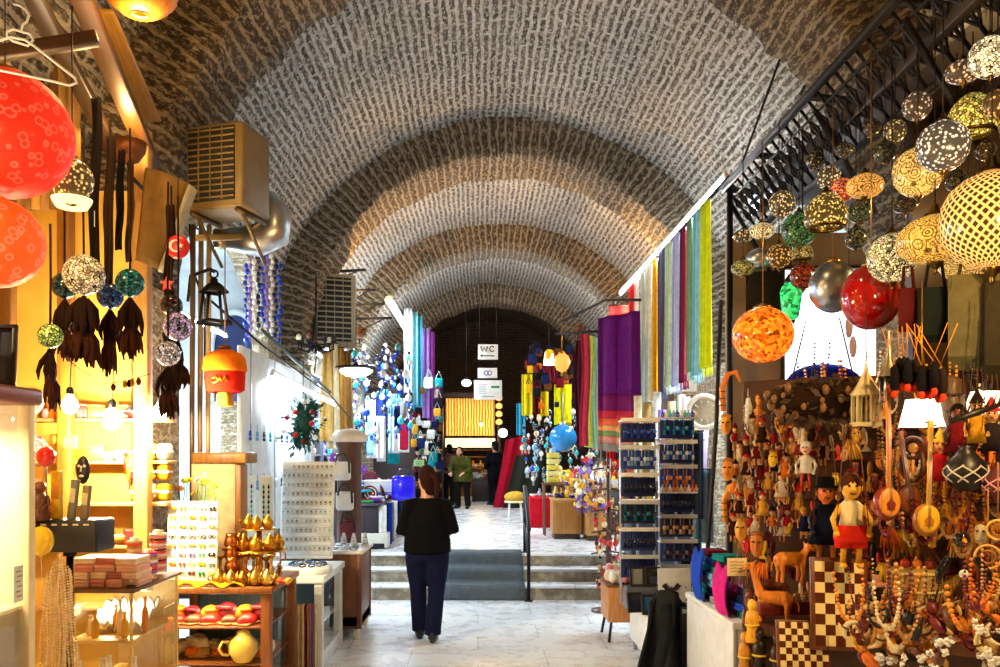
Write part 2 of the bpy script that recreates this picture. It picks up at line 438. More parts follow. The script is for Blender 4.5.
for k in range(3):
    m = MB(); y = 10.5+.33*k; z = .16*k
    uvbox(m, (XL, y, z-.02), (XR, 11.6, z+.16) if k < 2 else (XR, 11.3, z+.157)); o = struct('floor_step', m, STONE)
    m = MB(); m.rbox((X0, y+.14, z+.165), (XR-XL, .34, .035), .012); o = struct('floor_step_tread', m, MARBLE)
    o['kind'] = 'structure'
PAL = {'red': '#d0201c', 'orange': '#f07818', 'yellow': '#f4c81e', 'lime': '#b8d41c', 'green': '#1f8f46', 'teal': '#12868c', 'turquoise': '#2fc3cf', 'blue': '#1a45c8',
       'navy': '#16224f', 'purple': '#6a2390', 'magenta': '#cf1f87', 'pink': '#f09aa8', 'white': '#f2f2ee', 'cream': '#f0dfb4', 'tan': '#c79a5c', 'brown': '#6e4020', 'black': '#17151a',
       'grey': '#8d9196', 'silver': '#c9cdd2', 'gold': '#d8a032', 'maroon': '#701522', 'violet': '#8f6fd0', 'sky blue': '#7ab8ea', 'beige': '#d9c29a', 'amber': '#e59018', 'coral': '#f05a45'}
K = {k: lin(v) for k, v in PAL.items()}
def cord(m, a, b, r=.003, sag=0, n=8):
    a = Vector(a); b = Vector(b)
    m.tube([a.lerp(b, i/n)-Vector((0, 0, sag*4*(i/n)*(1-i/n))) for i in range(n+1)], r, 5); return m
# ---- lit paper lanterns
def paper():
    t = NT('embossed_paper'); v, oi = t.objcoord(False)
    d = t.node('TexVoronoi'); d.inputs['Scale'].default_value = 21; t.link(v, d.inputs['Vector'])
    ringf = t.ramp(d.outputs['Distance'], [(.22, 0), (.3, 1), (.36, 1), (.42, 0)])
    c = t.mix(t.math('MULTIPLY', ringf, .2), oi.outputs['Color'], lin('#ffb090'))
    t.base(c); t.link(c, t.b.inputs['Emission Color']); t.link(t.math('MULTIPLY', oi.outputs['Alpha'], 1.0), t.b.inputs['Emission Strength'])
    t.b.inputs['Roughness'].default_value = .6; t.bump(d.outputs['Distance'], .5, .01); return t.m
PAPER = paper()
def paper_lantern(p, r, label, col, e):
    t = thing('paper_lantern', label, 'lantern', p, group='red paper lanterns')
    m = MB(); m.ball((0,0,0), r, 40, sc=(1,1,.97)); m.build('lantern_shade', PAPER, t, (*col, e))
    m = MB(); m.lathe([(r*.2, r*.94), (r*.22, r*.97), (r*.2, r*1.0), (.012, r*1.02), (.012, r*1.08)], 16); m.build('top_ring', METAL, t, K['gold'])
    m = MB(); cord(m, (0,0,r), (0,0,4.6-p.z if p.z > 2.9 else r+.06)); m.build('hanging_cord', MATTE, t, K['black'])
paper_lantern(P(5, 134, 3.5), .265, 'big red embossed paper lantern, the upper of two hanging by the coat hanger', lin('#e8280c'), .6)
paper_lantern(P(-4, 243, 3.45), .185, 'smaller orange red paper lantern hanging below the big one', lin('#ff4a12'), 1.1)
# ---- coat hanger
t = thing('coat_hanger', 'white plastic coat hanger hooked up above the red lanterns', 'hanger', P(30, 50, 3.3), rz=.1)
m = MB()
s = 3.3/F
def hp(x, y): return Vector(((x-30)*s, 0, -(y-50)*s))
m.tube([hp(-28, 55), hp(-10, 46), hp(12, 38), hp(25, 40), hp(33, 45), hp(55, 62), hp(73, 76), hp(75, 81), hp(68, 84), hp(50, 80), hp(10, 73), hp(-26, 68), hp(-30, 62)], .0052, 8, closed=True)
m.tube([hp(8, 33), hp(14, 30), hp(30, 34), hp(33, 40), hp(28, 46), hp(14, 42), hp(8, 37)], .005, 8, closed=True)
m.build('hanger_frame', SATIN, t, K['white'])
m = MB(); m.tube([hp(22, 31), hp(23, 25), hp(27, 22), hp(29, 16), hp(26, 10), hp(20, 6), hp(14, 5)], .0045, 8); m.build('hook', SATIN, t, K['white'])
# ---- mosaic lamps (shared by both sides)
PROF = {
 'globe': [(.16,-1), (.45,-.93), (.74,-.7), (.93,-.4), (1,0), (.95,.34), (.8,.62), (.55,.84), (.3,.95), (.2,1.0)],
 'dome': [(.86,-.62), (.96,-.5), (1,-.2), (.97,.1), (.85,.42), (.62,.72), (.36,.92), (.2,1.0)],
 'pear': [(.3,-1.05), (.7,-.85), (.95,-.5), (1,-.15), (.88,.25), (.62,.62), (.36,.9), (.24,1.15), (.2,1.2)],
 'squat': [(.2,-.62), (.6,-.55), (.9,-.32), (1,0), (.92,.26), (.66,.5), (.36,.62), (.2,.68)],
 'egg': [(.1,-1.2), (.4,-1.08), (.72,-.75), (.94,-.3), (1,.1), (.88,.55), (.6,.88), (.3,1.05), (.18,1.1)],
}
def mosaic_lamp(p, r, shape, mat, col, e, label, top=None, cat='lamp', group='mosaic hanging lamps', dropper=True, capcol='#6b5326'):
    t = thing('mosaic_lamp', label, cat, p, R.uniform(0, 6), group)
    pf = [(a*r, z*r) for a, z in PROF[shape]]
    m = MB(); m.lathe(pf, 28); m.build('glass_shade', mat, t, (*col, e))
    zt = pf[-1][1]; zb = pf[0][1]; rb = pf[0][0]
    m = MB(); m.lathe([(r*.3, zt-.02*r), (r*.27, zt+.06*r), (r*.12, zt+.16*r), (r*.09, zt+.3*r), (.004, zt+.34*r)], 14); m.build('metal_cap', METAL, t, lin(capcol))
    if shape == 'dome':
        m = MB(); m.lathe([(rb*1.0, zb+.02), (rb*1.05, zb), (rb*1.02, zb-.05*r), (rb*.9, zb-.1*r), (rb*.86, zb-.02*r)], 24); m.build('rim', METAL, t, lin(capcol))
    elif dropper:
        m = MB(); m.lathe([(rb*1.1, zb+.03*r), (rb*1.15, zb-.04*r), (rb*.5, zb-.16*r), (rb*.3, zb-.22*r), (rb*.4, zb-.28*r), (.002, zb-.36*r)], 14); m.build('finial', METAL, t, lin(capcol))
    m = MB(); L = max(.05, (top if top else 4.1)-p.z-zt)
    m.tube([(0, 0, zt+.3*r), (0, 0, zt+L)], .0035, 5); m.build('chain', IRON, t, K['black'])
    return t
o = mosaic_lamp(P(72, 181, 4.0), .098, 'egg', MOS[1], lin('#f0c070'), .8, 'small egg shaped mosaic lamp beside the big red paper lantern', 3.9, dropper=False)
m = MB(); m.lathe([(.07, -.125), (.085, -.1), (.09, -.085), (.07, -.083)], 20); m.build('lit_base_ring', GLOW, o, (1, .8, .35, .16))
m = MB(); m.box((.03, -.095, -.16), (.03, .002, .07)); m.build('paper_tag', MATTE, o, K['white'])
t = thing('pleated_lantern', 'golden pleated silk lantern hanging high against the brick arch', 'lantern', P(140, -6, 4.6))
m = MB(); m.lathe([(.04,-.115), (.1,-.1), (.16,-.05), (.19,.0), (.18,.06), (.13,.1), (.05,.12)], 60, rip=.05, ripn=20); m.build('silk_shade', SATIN, t, lin('#c8781c'))
m = MB(); m.lathe([(.05,-.12), (.055,-.11), (.045,-.1)], 16); m.build('gold_ring', METAL, t, K['gold'])
m = MB(); cord(m, (0,0,.12), (0,0,.7)); m.build('hanging_cord', MATTE, t, K['black'])
# ---- mosaic balls with dark tassels
def tassel(m, p, L, w, n=14):
    for i in range(n):
        a = R.uniform(0, 6.28); q = R.uniform(.1, 1)*w; l = L*R.uniform(.7, 1)
        x, y = q*math.cos(a), q*math.sin(a)
        m.tube([(p[0]+x*.15, p[1]+y*.15, p[2]), (p[0]+x*.8, p[1]+y*.8, p[2]-l*.35), (p[0]+x+R.uniform(-.01,.01), p[1]+y, p[2]-l*.7), (p[0]+x*1.1+R.uniform(-.012,.012), p[1]+y, p[2]-l)], [w*.18, w*.26, w*.22, w*.06], 5)
def tassel_ball(px, py, Y, rpx, col, mat, e, label, tl, top):
    r = rpx*Y/F; p = P(px, py, Y); p.y += R.uniform(-.1, .1)
    t = thing('tasselled_ball', label, 'ornament', p, R.uniform(0, 6), 'tasselled mosaic balls')
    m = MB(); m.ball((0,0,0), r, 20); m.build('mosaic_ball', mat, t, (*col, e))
    m = MB(); L = (py-top)*Y/F; m.tube([(0,0,r*.9), (.004,0,L*.5), (0,0,L)], .006, 6); m.build('cord', FABRIC, t, lin('#2a1a12'))
    for k, (z, f) in enumerate(((0, 1), (.38, .9))):
        m = MB(); m.ball((0,0,-r-.015-z*tl*Y/F), .016, 8); tassel(m, (0,0,-r-.02-z*tl*Y/F), tl*Y/F*.6, r*.85*f, 16); m.build('tassel', FABRIC, t, lin(('#24140f', '#3a1e14')[k]))
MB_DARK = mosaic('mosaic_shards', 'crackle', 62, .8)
for a in [(90, 278, 4.5, 20, lin('#e8d4a8'), MB_DARK, .5, 'cream mosaic ball with red specks above long dark tassels', 70, 130),
          (132, 284, 4.5, 14, lin('#127f88'), MB_DARK, .15, 'teal glass mosaic ball with a black tassel', 62, 130),
          (110, 296, 4.6, 13, lin('#2a5aa0'), MB_DARK, .2, 'blue mosaic ball hanging between the cream and the teal ones', 66, 120),
          (70, 288, 4.7, 13, lin('#114a50'), MB_DARK, .1, 'dark petrol blue mosaic ball behind the cream one', 60, 130),
          (43, 334, 4.2, 12.5, lin('#9fc060'), MB_DARK, .5, 'small green and white mosaic ball hanging alone in front of the yellow wall', 62, 220),
          (183, 329, 5.0, 14, lin('#b9a4cc'), MB_DARK, .5, 'lavender mosaic ball hanging beside the black lantern', 48, 200),
          (166, 353, 4.65, 12.5, lin('#e4dcd8'), MB_DARK, .6, 'white mosaic ball with a brown tassel below the lavender one', 52, 180),
          (176, 308, 5.2, 11, lin('#3a3238'), MB_DARK, .1, 'nearly black mosaic ball just above the lavender one', 40, 190)]:
    tassel_ball(*a)
# ---- red pennant ball with crescent and a red star charm
t = thing('crescent_ornament', 'round red hanging ornament with a white crescent and star', 'ornament', P(178, 247, 5.0))
m = MB(); m.ball((0,0,0), .07, 20, sc=(1,.45,1)); m.build('red_disc', SATIN, t, K['red'])
m = MB(); cr = [(.036*math.cos(a), .036*math.sin(a)) for a in [math.radians(35+290*i/16) for i in range(17)]] + [(.009+.029*math.cos(a), .029*math.sin(a)) for a in [math.radians(318-276*i/16) for i in range(17)]]
m.prism(cr, .012, c=(-.006, -.03, 0))
st = [((.016 if i % 2 == 0 else .007)*math.cos(PI/2+i*PI/5)+.026, (.016 if i % 2 == 0 else .007)*math.sin(PI/2+i*PI/5)) for i in range(10)]
m.prism(st, .012, c=(0, -.03, 0)); m.build('crescent_and_star', MATTE, t, K['white'])
m = MB(); cord(m, (0,0,.06), (0,0,.4)); m.build('cord', FABRIC, t, K['black'])
t = thing('star_charm', 'small red star charm hanging under the crescent ornament', 'ornament', P(167, 284, 5.0))
st = [((.045 if i % 2 == 0 else .02)*math.cos(PI/2+i*PI/5), (.045 if i % 2 == 0 else .02)*math.sin(PI/2+i*PI/5)) for i in range(10)]
m = MB(); m.prism(st, .02); m.build('star', SATIN, t, K['red'])
m = MB(); cord(m, (0,0,.04), (.02,0,.16)); m.build('cord', FABRIC, t, K['black'])
# ---- dark straps hung in front of the timber
for i, (x, y0, y1, wd, c, lb) in enumerate([(96, 98, 280, 10, '#15100c', 'long black leather strap hanging nearest the mosaic egg lamp'), (110, 136, 292, 9, '#2a1d12', 'dark brown leather strap hanging beside the black one'),
        (121, 150, 250, 7, '#0e0b0a', 'short narrow black strap among the hanging straps'), (131, 160, 262, 6, '#3a2816', 'brown braided strap hanging by the timber post'), (171, 205, 300, 9, '#1a120f', 'black strap hanging behind the crescent ornament')]):
    Y = 4.75 if x < 150 else 5.2; a = P(x, y0, Y); b = P(x-2, y1, Y)
    m = MB(); wv = wd*Y/F
    m.grid(lambda u, v: (a.x+(b.x-a.x)*v+(u-.5)*wv+.006*math.sin(v*9+i), Y+.012*math.sin(u*6+v*7), a.z+(b.z-a.z)*v), 6, 24)
    tag(m.build('leather_strap', FABRIC, None, lin(c), solid=.006), lb, 'strap', 'leather straps')
m = MB(); uvbox(m, (-5.2, 6.22, 0), (-2.54, 6.29, 3.72)); struct('wall_left', m, YELLOW)
# ---- timber front of the near shop
def timber(name, a, b, w, d, col, label=None, kind=True):
    a = Vector(a); b = Vector(b); L = (b-a).length
    m = MB(); m.rbox((0, 0, L/2), (w, d, L), .008)
    o = m.build(name, WOOD, None, col, loc=a); o.rotation_mode = 'QUATERNION'; o.rotation_quaternion = (b-a).to_track_quat('Z', 'Y')
    if kind: o['kind'] = 'structure'
    return o
for k, (px, Y, y1, wd, c) in enumerate([(66, 5.9, 160, .09, '#8a5a20'), (143, 5.95, 130, .10, '#b98a48'), (8, 5.4, 120, .08, '#6a4518')]):
    p = P(px, 456, Y); timber('trim_%d' % (k+1), (p.x, Y, 0), (p.x, Y, CAMZ-(y1-VY)*Y/F), wd, wd, lin(c))
timber('trim_4', P(80, -5, 4.6), P(152, 165, 6.2), .12, .06, lin('#4a3014')); timber('trim_5', P(20, -30, 4.2), P(118, 160, 6.1), .1, .06, lin('#2a1a0c'))
timber('trim_6', P(-40, 60, 4.3), P(98, 38, 4.5), .07, .07, lin('#3a2410')); timber('trim_7', P(100, 10, 5.0), P(150, 120, 6.2), .16, .03, lin('#a07530'))
for k in range(7):
    timber('trim_%d' % (8+k), P(20+k*9, 8+k*10, 5.6), P(20+k*9, 210, 5.9), .085, .02, lin(('#9a6c24', '#7a5218', '#b08232')[k % 3]))
# rolled hides hung on the pier
for i, (pts, Y, c, lb) in enumerate([([(146, 168), (190, 184), (160, 272), (136, 262)], 5.6, '#7d6238', 'tan rolled hide hanging slanted on the pier'), ([(190, 186), (197, 190), (166, 276), (160, 274)], 5.62, '#a9a08c', 'pale plastic wrapped roll along the edge of the tan hide')]):
    q = [P(x, y, Y) for x, y in pts]; m = MB()
    m.grid(lambda u, v: (q[0].lerp(q[1], u)).lerp(q[3].lerp(q[2], u), v)+Vector((0, -.07*math.sin(PI*u), .01*math.sin(v*8))), 10, 12)
    tag(m.build('hanging_hide', FABRIC, None, lin(c), solid=.012), lb, 'hide')
# ---- wire with charms
t = thing('charm_wire', 'sagging wire strung with small charms across the lit stall', 'wire', P(60, 355, 4.9))
o0 = P(60, 355, 4.9); m = MB(); a, b, c_ = P(58, 352, 4.9)-o0, P(104, 384, 4.9)-o0, P(150, 374, 4.9)-o0
m.tube([a, a.lerp(b, .5)-Vector((0,0,.01)), b, b.lerp(c_, .5)-Vector((0,0,.01)), c_], .003, 5); m.build('wire', IRON, t, K['black'])
for f, cc in ((.2, 'brown'), (.45, 'gold'), (.55, 'black'), (.62, 'amber'), (.75, 'brown')):
    q = b.lerp(c_, f); m = MB(); m.ball((q.x, q.y, q.z-.03), .016, 8, sc=(1,1,1.5)); m.tube([q, (q.x, q.y, q.z-.02)], .002, 4); m.build('charm', METAL, t, K[cc])
# ---- picture frames and display cabinet at the near edge
def cabinet(name, label, cat, lo, hi, fr, col, topcol, shelves, mat=WOOD, back=True, toph=.06, faces=('front', 'side'), over=.02, backcol=None):
    t = thing(name, label, cat, ((lo[0]+hi[0])/2, (lo[1]+hi[1])/2, lo[2]))
    w, d, h = hi[0]-lo[0], hi[1]-lo[1], hi[2]-lo[2]
    for sx in (-1, 1):
        for sy in (-1, 1):
            m = MB(); m.rbox((sx*(w-fr)/2, sy*(d-fr)/2, (h-toph)/2), (fr, fr, h-toph), .005); m.build('post', mat, t, col)
    m = MB(); m.rbox((0, 0, h-toph/2), (w+over*2, d+over*2, toph), .012); m.build('top', mat, t, topcol)
    m = MB(); m.rbox((0, 0, .06), (w-fr*.4, d-fr*.4, .12), .006); m.build('plinth', mat, t, col)
    if back: m = MB(); m.rbox((0, d/2-.012, h/2), (w-fr, .012, h-.1), .003); m.build('back_panel', mat, t, backcol or col)
    for z in shelves: m = MB(); m.rbox((0, 0, z), (w-fr*1.2, d-fr*1.2, .016), .004); m.build('shelf', mat, t, col)
    if 'front' in faces: m = MB(); m.rbox((0, -d/2+fr*.3, h/2), (w-fr*1.5, .005, h-.2), .002); m.build('glass_pane', GLASS, t, K['white'])
    if 'side' in faces:
        for sx in (-1, 1): m = MB(); m.rbox((sx*(w/2-fr*.3), 0, h/2), (.005, d-fr*1.5, h-.2), .002); m.build('glass_pane', GLASS, t, K['white'])
    return t
cabinet('display_cabinet', 'tall cream framed glass display cabinet with a dark brown top', 'cabinet', (-2.45, 2.6, 0), (-1.665, 3.2, 2.03), .045, lin('#f6e6bc'), lin('#7a3a26'), [.62, 1.22], mat=SATIN, back=True, backcol=lin('#fdf3dc'))
for i, (px, lb) in enumerate([(3, 'pale blue glossy pouch'), (-22, 'grey patterned pouch')]):
    pass
def picture_frame(p, w, h, lean, rz, col, pic, label):
    t = thing('picture_frame', label, 'picture frame', p, rot=(lean, 0, rz))
    m = MB(); f = .018
    for c, d in (((0,0,h-f/2), (w,.02,f)), ((0,0,f/2), (w,.02,f)), ((-w/2+f/2,0,h/2), (f,.02,h)), ((w/2-f/2,0,h/2), (f,.02,h))): m.rbox(c, d, .004)
    m.build('frame', WOOD, t, col)
    m = MB(); m.rbox((0, .004, h/2), (w-f, .006, h-f), .001); m.build('picture', GLOSS, t, pic)
picture_frame(Vector((-1.725, 3.08, 2.03)), .09, .235, -.15, .25, lin('#3a2a2a'), lin('#4a4650'), 'dark glossy framed picture leaning at the end of the cabinet top')
picture_frame(Vector((-1.80, 2.98, 2.03)), .1, .22, -.2, .2, lin('#8a8a90'), lin('#22304a'), 'blue framed picture standing beside the dark glossy one on the cabinet')
picture_frame(Vector((-1.93, 2.9, 2.03)), .14, .2, -.25, -.1, lin('#c9a050'), lin('#70462a'), 'gold edged brown picture leaning on the cabinet top')
cb = bpy.data.objects['display_cabinet']; m = MB(); m.rbox((-.34,0,1.05), (.012,.5,1.75), .003); m.build('white_lining', SATIN, cb, lin('#fff8e8'))
# things inside the near cabinet
for i in range(10):
    x = -2.45+.075*i; z = (.628, 1.228)[i % 2]
    m = MB(); h = R.uniform(.12, .3); m.lathe([(.02,0), (.028,.01), (.03,h*.5), (.012,h*.75), (.014,h)], 12, rip=.0)
    tag(m.build('glass_bottle', GLOSS, None, K[('cream','white','amber','pink','beige')[i % 5]], loc=(x+.06, 2.85+.08*(i % 3), z)), 'small pale bottle standing on a shelf inside the tall cream cabinet', 'bottle', 'bottles in the tall cabinet')
t = thing('paper_notice', 'small paper notice stuck inside the glass of the cream cabinet', 'notice', (-1.655, 3.06, 1.32), PI/2)
m = MB(); m.box((0,0,0), (.06, .003, .13)); m.build('sheet', MATTE, t, K['white'])
m = MB(); [m.box((-.006+.01*(i % 2), -.003, .045-.018*i), (.03, .002, .004)) for i in range(6)]; m.build('writing', MATTE, t, K['grey'])
# ---- tray shelf with incense boxes
t = thing('slotted_tray', 'black slotted incense tray standing beside the cream cabinet', 'tray', P(70, 535, 4.25))
w_ = 70*4.25/F; m = MB()
for c, d in (((0,0,.075), (w_,.2,.012)), ((0,-.1,0), (w_,.012,.15)), ((0,.1,0), (w_,.012,.15)), ((-w_/2,0,0), (.012,.2,.15)), ((w_/2,0,0), (.012,.2,.15))): m.rbox(c, d, .004)
m.build('tray_box', SATIN, t, K['black'])
m = MB()
[m.box((-w_/2+.045+k*.052, -.108, .06), (.026, .004, .008)) for k in range(6)]
m.build('inlay_pattern', MATTE, t, K['cream'])
m = MB(); m.rbox((0, .0, -.09), (.05, .05, .03), .004); m.tube([(0,0,-.1), (0,0,-1.2)], .018, 8); m.lathe([(.16,-1.375), (.16,-1.36), (.03,-1.33), (.02,-1.2)], 20); m.build('stand', IRON, t, K['black'])
zt = P(70, 535, 4.25).z+.081
def on_tray(px, h, w, d, name, label, cat, col, mat=SATIN, lean=0, topc=None):
    x = P(px, 500, 4.25).x
    t = thing(name, label, cat, (x, 4.22, zt), rot=(0, lean, 0)); m = MB(); m.rbox((0,0,h/2), (w,d,h), .004); m.build('carton', mat, t, col)
    m = MB(); m.rbox((0,-d/2-.001,h*.6), (w*.8,.002,h*.35), .001); m.build('printed_panel', MATTE, t, topc or K['cream'])
on_tray(60, .24, .045, .04, 'incense_box', 'tall yellow carton standing on the black tray', 'box', K['yellow'], topc=K['amber'])
on_tray(74, .2, .034, .035, 'incense_box', 'slim grey green incense box standing on the black tray', 'box', lin('#7e7c60'), lean=.12)
on_tray(87, .17, .036, .035, 'incense_box', 'slim brown incense box leaning under the black mask', 'box', lin('#8c7a55'), lean=.1)
on_tray(43, .26, .05, .05, 'incense_box', 'broad golden carton behind the seated figure on the tray', 'box', lin('#e0a020'))
t = thing('carved_figurine', 'brown carved seated figurine on the black tray', 'figurine', (P(51, 500, 4.25).x, 4.14, zt))
m = MB(); m.lathe([(.045,0), (.05,.02), (.035,.07), (.042,.11), (.02,.135)], 16); m.build('seated_body', WOOD, t, lin('#5a2c14'))
m = MB(); m.ball((0,0,.16), .03, 14); m.ball((0,-.028,.158), .009, 8); m.build('head', WOOD, t, lin('#6a3618'))
for s in (-1,1): m = MB(); m.tube([(s*.035,0,.115), (s*.055,-.02,.08), (s*.02,-.045,.05)], [.013,.011,.009], 8); m.build('arm', WOOD, t, lin('#5a2c14'))
t = thing('carved_mask', 'black and white carved mask hanging over the incense boxes', 'mask', P(83, 470, 4.3))
m = MB(); m.ball((0,0,0), .036, 18, sc=(1,.5,2)); m.build('mask_face', SATIN, t, K['black'])
m = MB(); [m.ball((s*.014, -.016, .02), .008, 8) for s in (-1,1)]; m.ball((0,-.018,-.03), .01, 8, sc=(1.4,.6,.7)); m.tube([(0,-.018,.02), (0,-.026,-.008)], .005, 6); m.build('painted_features', MATTE, t, K['white'])
m = MB(); m.tube([(0,0,.07), (0,0,.3)], .002, 4); m.build('cord', FABRIC, t, K['black'])
t = thing('heart_balloon', 'red balloon floating by the cream cabinet', 'balloon', P(46, 457, 4.1))
m = MB(); m.ball((0,0,0), .045, 18, sc=(1,.8,1.1)); m.build('balloon_skin', GLOSS, t, K['red']); m = MB(); m.tube([(0,0,-.05), (.004,0,-.2), (0,0,-.26)], .0025, 5); m.build('stick', SATIN, t, K['black'])
t = thing('yellow_balloon', 'yellow balloon hanging at the end of the black tray', 'balloon', P(41, 541, 3.95))
m = MB(); m.ball((0,0,0), .058, 20, sc=(1,.9,1.2)); m.lathe([(.002,-.07), (.01,-.078), (.006,-.068)], 10); m.build('balloon_skin', GLOSS, t, K['yellow']); m = MB(); m.tube([(0,0,-.07), (0.01,0,-.3)], .0015, 4); m.build('string', MATTE, t, K['white'])
# small framed picture and striped towel stack by the bright lamp
picture_frame(P(70, 450, 5.6)-Vector((0,0,.0)), .09, .1, 0, 0, lin('#a07038'), lin('#c89a50'), 'tiny square framed picture hung on the bright wall')
# ---- strands of cream beads
def strand(m, a, L, r, swing=0, n=None):
    n = n or int(L/(r*1.9))
    for i in range(n):
        f = i/n; m.ball((a[0]+swing*f*f*L, a[1], a[2]-f*L), r, 6)
for i in range(16):
    px = 40+2.6*i+R.uniform(-1, 1); topy = 556+abs(i-8)*2.2; Y = 4.0+R.uniform(-.05, .08); a = P(px*.55+26, topy, Y); L = R.uniform(.55, .72)
    m = MB(); sw = (px-60)*Y/F/L*.45; rr = .0062
    n = int(L/(rr*2.1))
    for k in range(n):
        f = k/n; q = f**.6; m.ball((sw*L*q+.006*math.sin(f*9+i), .004*math.cos(f*11+i), -f*L), rr*R.uniform(.8, 1.25), 6)
    tag(m.build('bead_strand', SATIN, None, lin(('#ecd2a0', '#e2bd84', '#f4e2bc')[i % 3]), loc=a), 'long strand of cream beads in the thick bunch hanging beside the glass case', 'necklace', 'cream bead strands')
# ---- glass showcase with pink boxes on top
GX0, GX1, GY0, GY1, GZ = -2.22, -1.85, 4.55, 5.25, 1.065
cabinet('glass_showcase', 'frameless lit glass showcase under the stacked pink boxes', 'cabinet', (GX0, GY0, 0), (GX1, GY1, GZ), .018, lin('#e8c878'), lin('#5a3a1c'), [.5, .78], mat=SATIN, toph=.018, backcol=lin('#f6e6b8'))
for i in range(12):
    z = (.508, .788)[i % 2]; x = GX0+.05+.027*i; m = MB(); h = R.uniform(.1, .2)
    m.lathe([(.016,0), (.02,.01), (.02,h*.6), (.008,h*.75), (.008,h*.92), (.012,h*.93), (.012,h)], 12)
    tag(m.build('perfume_bottle', GLOSS, None, K[('white', 'cream', 'white', 'gold', 'white', 'amber')[i % 6]], loc=(x, GY0+.09+.07*(i % 3), z)), 'small bottle on a shelf of the lit glass showcase', 'bottle', 'bottles in the glass showcase')
m = MB(); m.grid(lambda u, v: (GX0+.03+(GX1-GX0-.06)*u, GY0+.2+.3*v, .79+.06*abs(math.sin(u*19+v*9))+.1*v), 20, 8); tag(m.build('white_cloth', FABRIC, None, K['white'], solid=.01), 'crumpled white cloth added to brighten the upper shelf of the lit glass showcase', 'cloth')  # cloth added so that the showcase interior looks bright
t = thing('handwritten_sign', 'handwritten cardboard price sign propped in front of the glass showcase', 'sign', (-2.02, 4.47, .28), rot=(-.15, 0, .1))
m = MB(); m.rbox((0,0,.1), (.2,.008,.2), .003); m.build('card', MATTE, t, lin('#f0c878'))
m = MB(); m.rbox((0,.06,.0), (.03,.14,.56), .004); m.build('prop', WOOD, t, K['tan'])
m = MB()
def pen(m, txt, x, z, h, y):
    G = {'V': [[(0,1),(.3,0),(.6,1)]], 'E': [[(.6,1),(0,1),(0,0),(.6,0)],[(0,.5),(.5,.5)]], 'O': [[(.3*math.cos(a*.7854)+.3, .5*math.sin(a*.7854)+.5) for a in range(9)]], 'L': [[(0,1),(0,0),(.6,0)]], 'U': [[(0,1),(0,.1),(.5,.1),(.5,1)]], 'N': [[(0,0),(0,1),(.5,0),(.5,1)]], 'A': [[(0,0),(.3,1),(.6,0)],[(.12,.4),(.48,.4)]], 'I': [[(.2,0),(.2,1)]], 'C': [[(.6,.85),(.3,1),(0,.5),(.3,0),(.6,.15)]], 'W': [[(0,1),(.15,0),(.3,.7),(.45,0),(.6,1)]], 'M': [[(0,0),(0,1),(.3,.4),(.6,1),(.6,0)]], 'S': [[(.6,.9),(.2,1),(.1,.6),(.5,.4),(.5,.05),(0,.05)]]}
    for ch in txt:
        for st in G.get(ch, []): m.tube([(x+a*h, y, z+b*h) for a, b in st], h*.07, 5)
        x += h*.85
    return m
pen(m, 'VOLO', -.08, .13, .03, -.006); pen(m, 'LUNE', -.07, .085, .028, -.006); pen(m, 'CE', 0, .03, .024, -.006); m.build('lettering', MATTE, t, lin('#4a3a20'))
# pink boxes stacked on the showcase
zb = GZ
rows = [(.0, 4, .044), (.045, 4, .04), (.086, 3, .038), (.125, 3, .036)]
pc = ['#eab6a0', '#f0cdb0', '#d98f86', '#f2d9b8', '#e0a090', '#c97a70']
bx = 0
for z, n, h in rows:
    for i in range(n):
        w_ = .36/n-.006; x = GX0+.012+(i+.5)*.36/n; 
        t = thing('gift_box', 'flat pink lidded box in the pile on the glass showcase', 'box', (x-.0, 4.72+R.uniform(-.02,.02), zb+z), R.uniform(-.05,.05), 'pink boxes on the showcase')
        c = lin(pc[(i*2+bx) % 6]); m = MB(); m.rbox((0,0,h*.3), (w_*.97,.2,h*.6), .003); m.build('box_base', MATTE, t, c)
        m = MB(); m.rbox((0,0,h*.75), (w_,.206,h*.42), .004); m.build('lid', SATIN, t, tuple(min(1, q*1.1) for q in c))
    bx += 1
# bracelets on cone stands
def bracelet_tower(p, cols, r, n, label):
    t = thing('bracelet_stand', label, 'bracelet stand', p, group='bracelet towers')
    m = MB(); m.lathe([(r*.8,0), (r*.8,.008), (r*.55,.012), (r*.55,.016*n+.02), (.002,.016*n+.025)], 16); m.build('stand', SATIN, t, K['cream'])
    for i in range(n): m = MB(); m.torus((0,0,.02+.0155*i), r*.85, .0078, 18, 6); m.build('bracelet', GLOSS, t, K[cols[i % len(cols)]])
bracelet_tower((-1.915, 4.95, GZ+.022), ['violet', 'magenta', 'coral', 'violet', 'white', 'tan'], .05, 8, 'tower of purple and pink bracelets at the corner of the showcase')
bracelet_tower((-2.02, 5.0, GZ+.022), ['cream', 'tan', 'coral', 'beige'], .045, 12, 'taller tower of cream and coral bracelets behind the pink boxes')
bracelet_tower((-1.93, 5.13, GZ+.022), ['pink', 'white', 'coral', 'maroon'], .052, 14, 'tall tower of pink and maroon bracelets at the back corner of the showcase')
t = thing('pendant_card', 'black oval pendant stand at the front corner of the showcase', 'pendant', (-1.89, 4.64, GZ))
m = MB(); m.lathe([(.03,0), (.03,.012), (.01,.014)], 12); m.ball((0,0,.08), .034, 16, sc=(1,.4,1.9)); m.build('black_stand', SATIN, t, K['black'])
m = MB(); m.ball((0,-.016,.1), .012, 8, sc=(1,.4,1)); m.ball((0,-.015,.05), .016, 8, sc=(1,.4,1.6)); m.build('white_motif', GLOSS, t, K['white'])
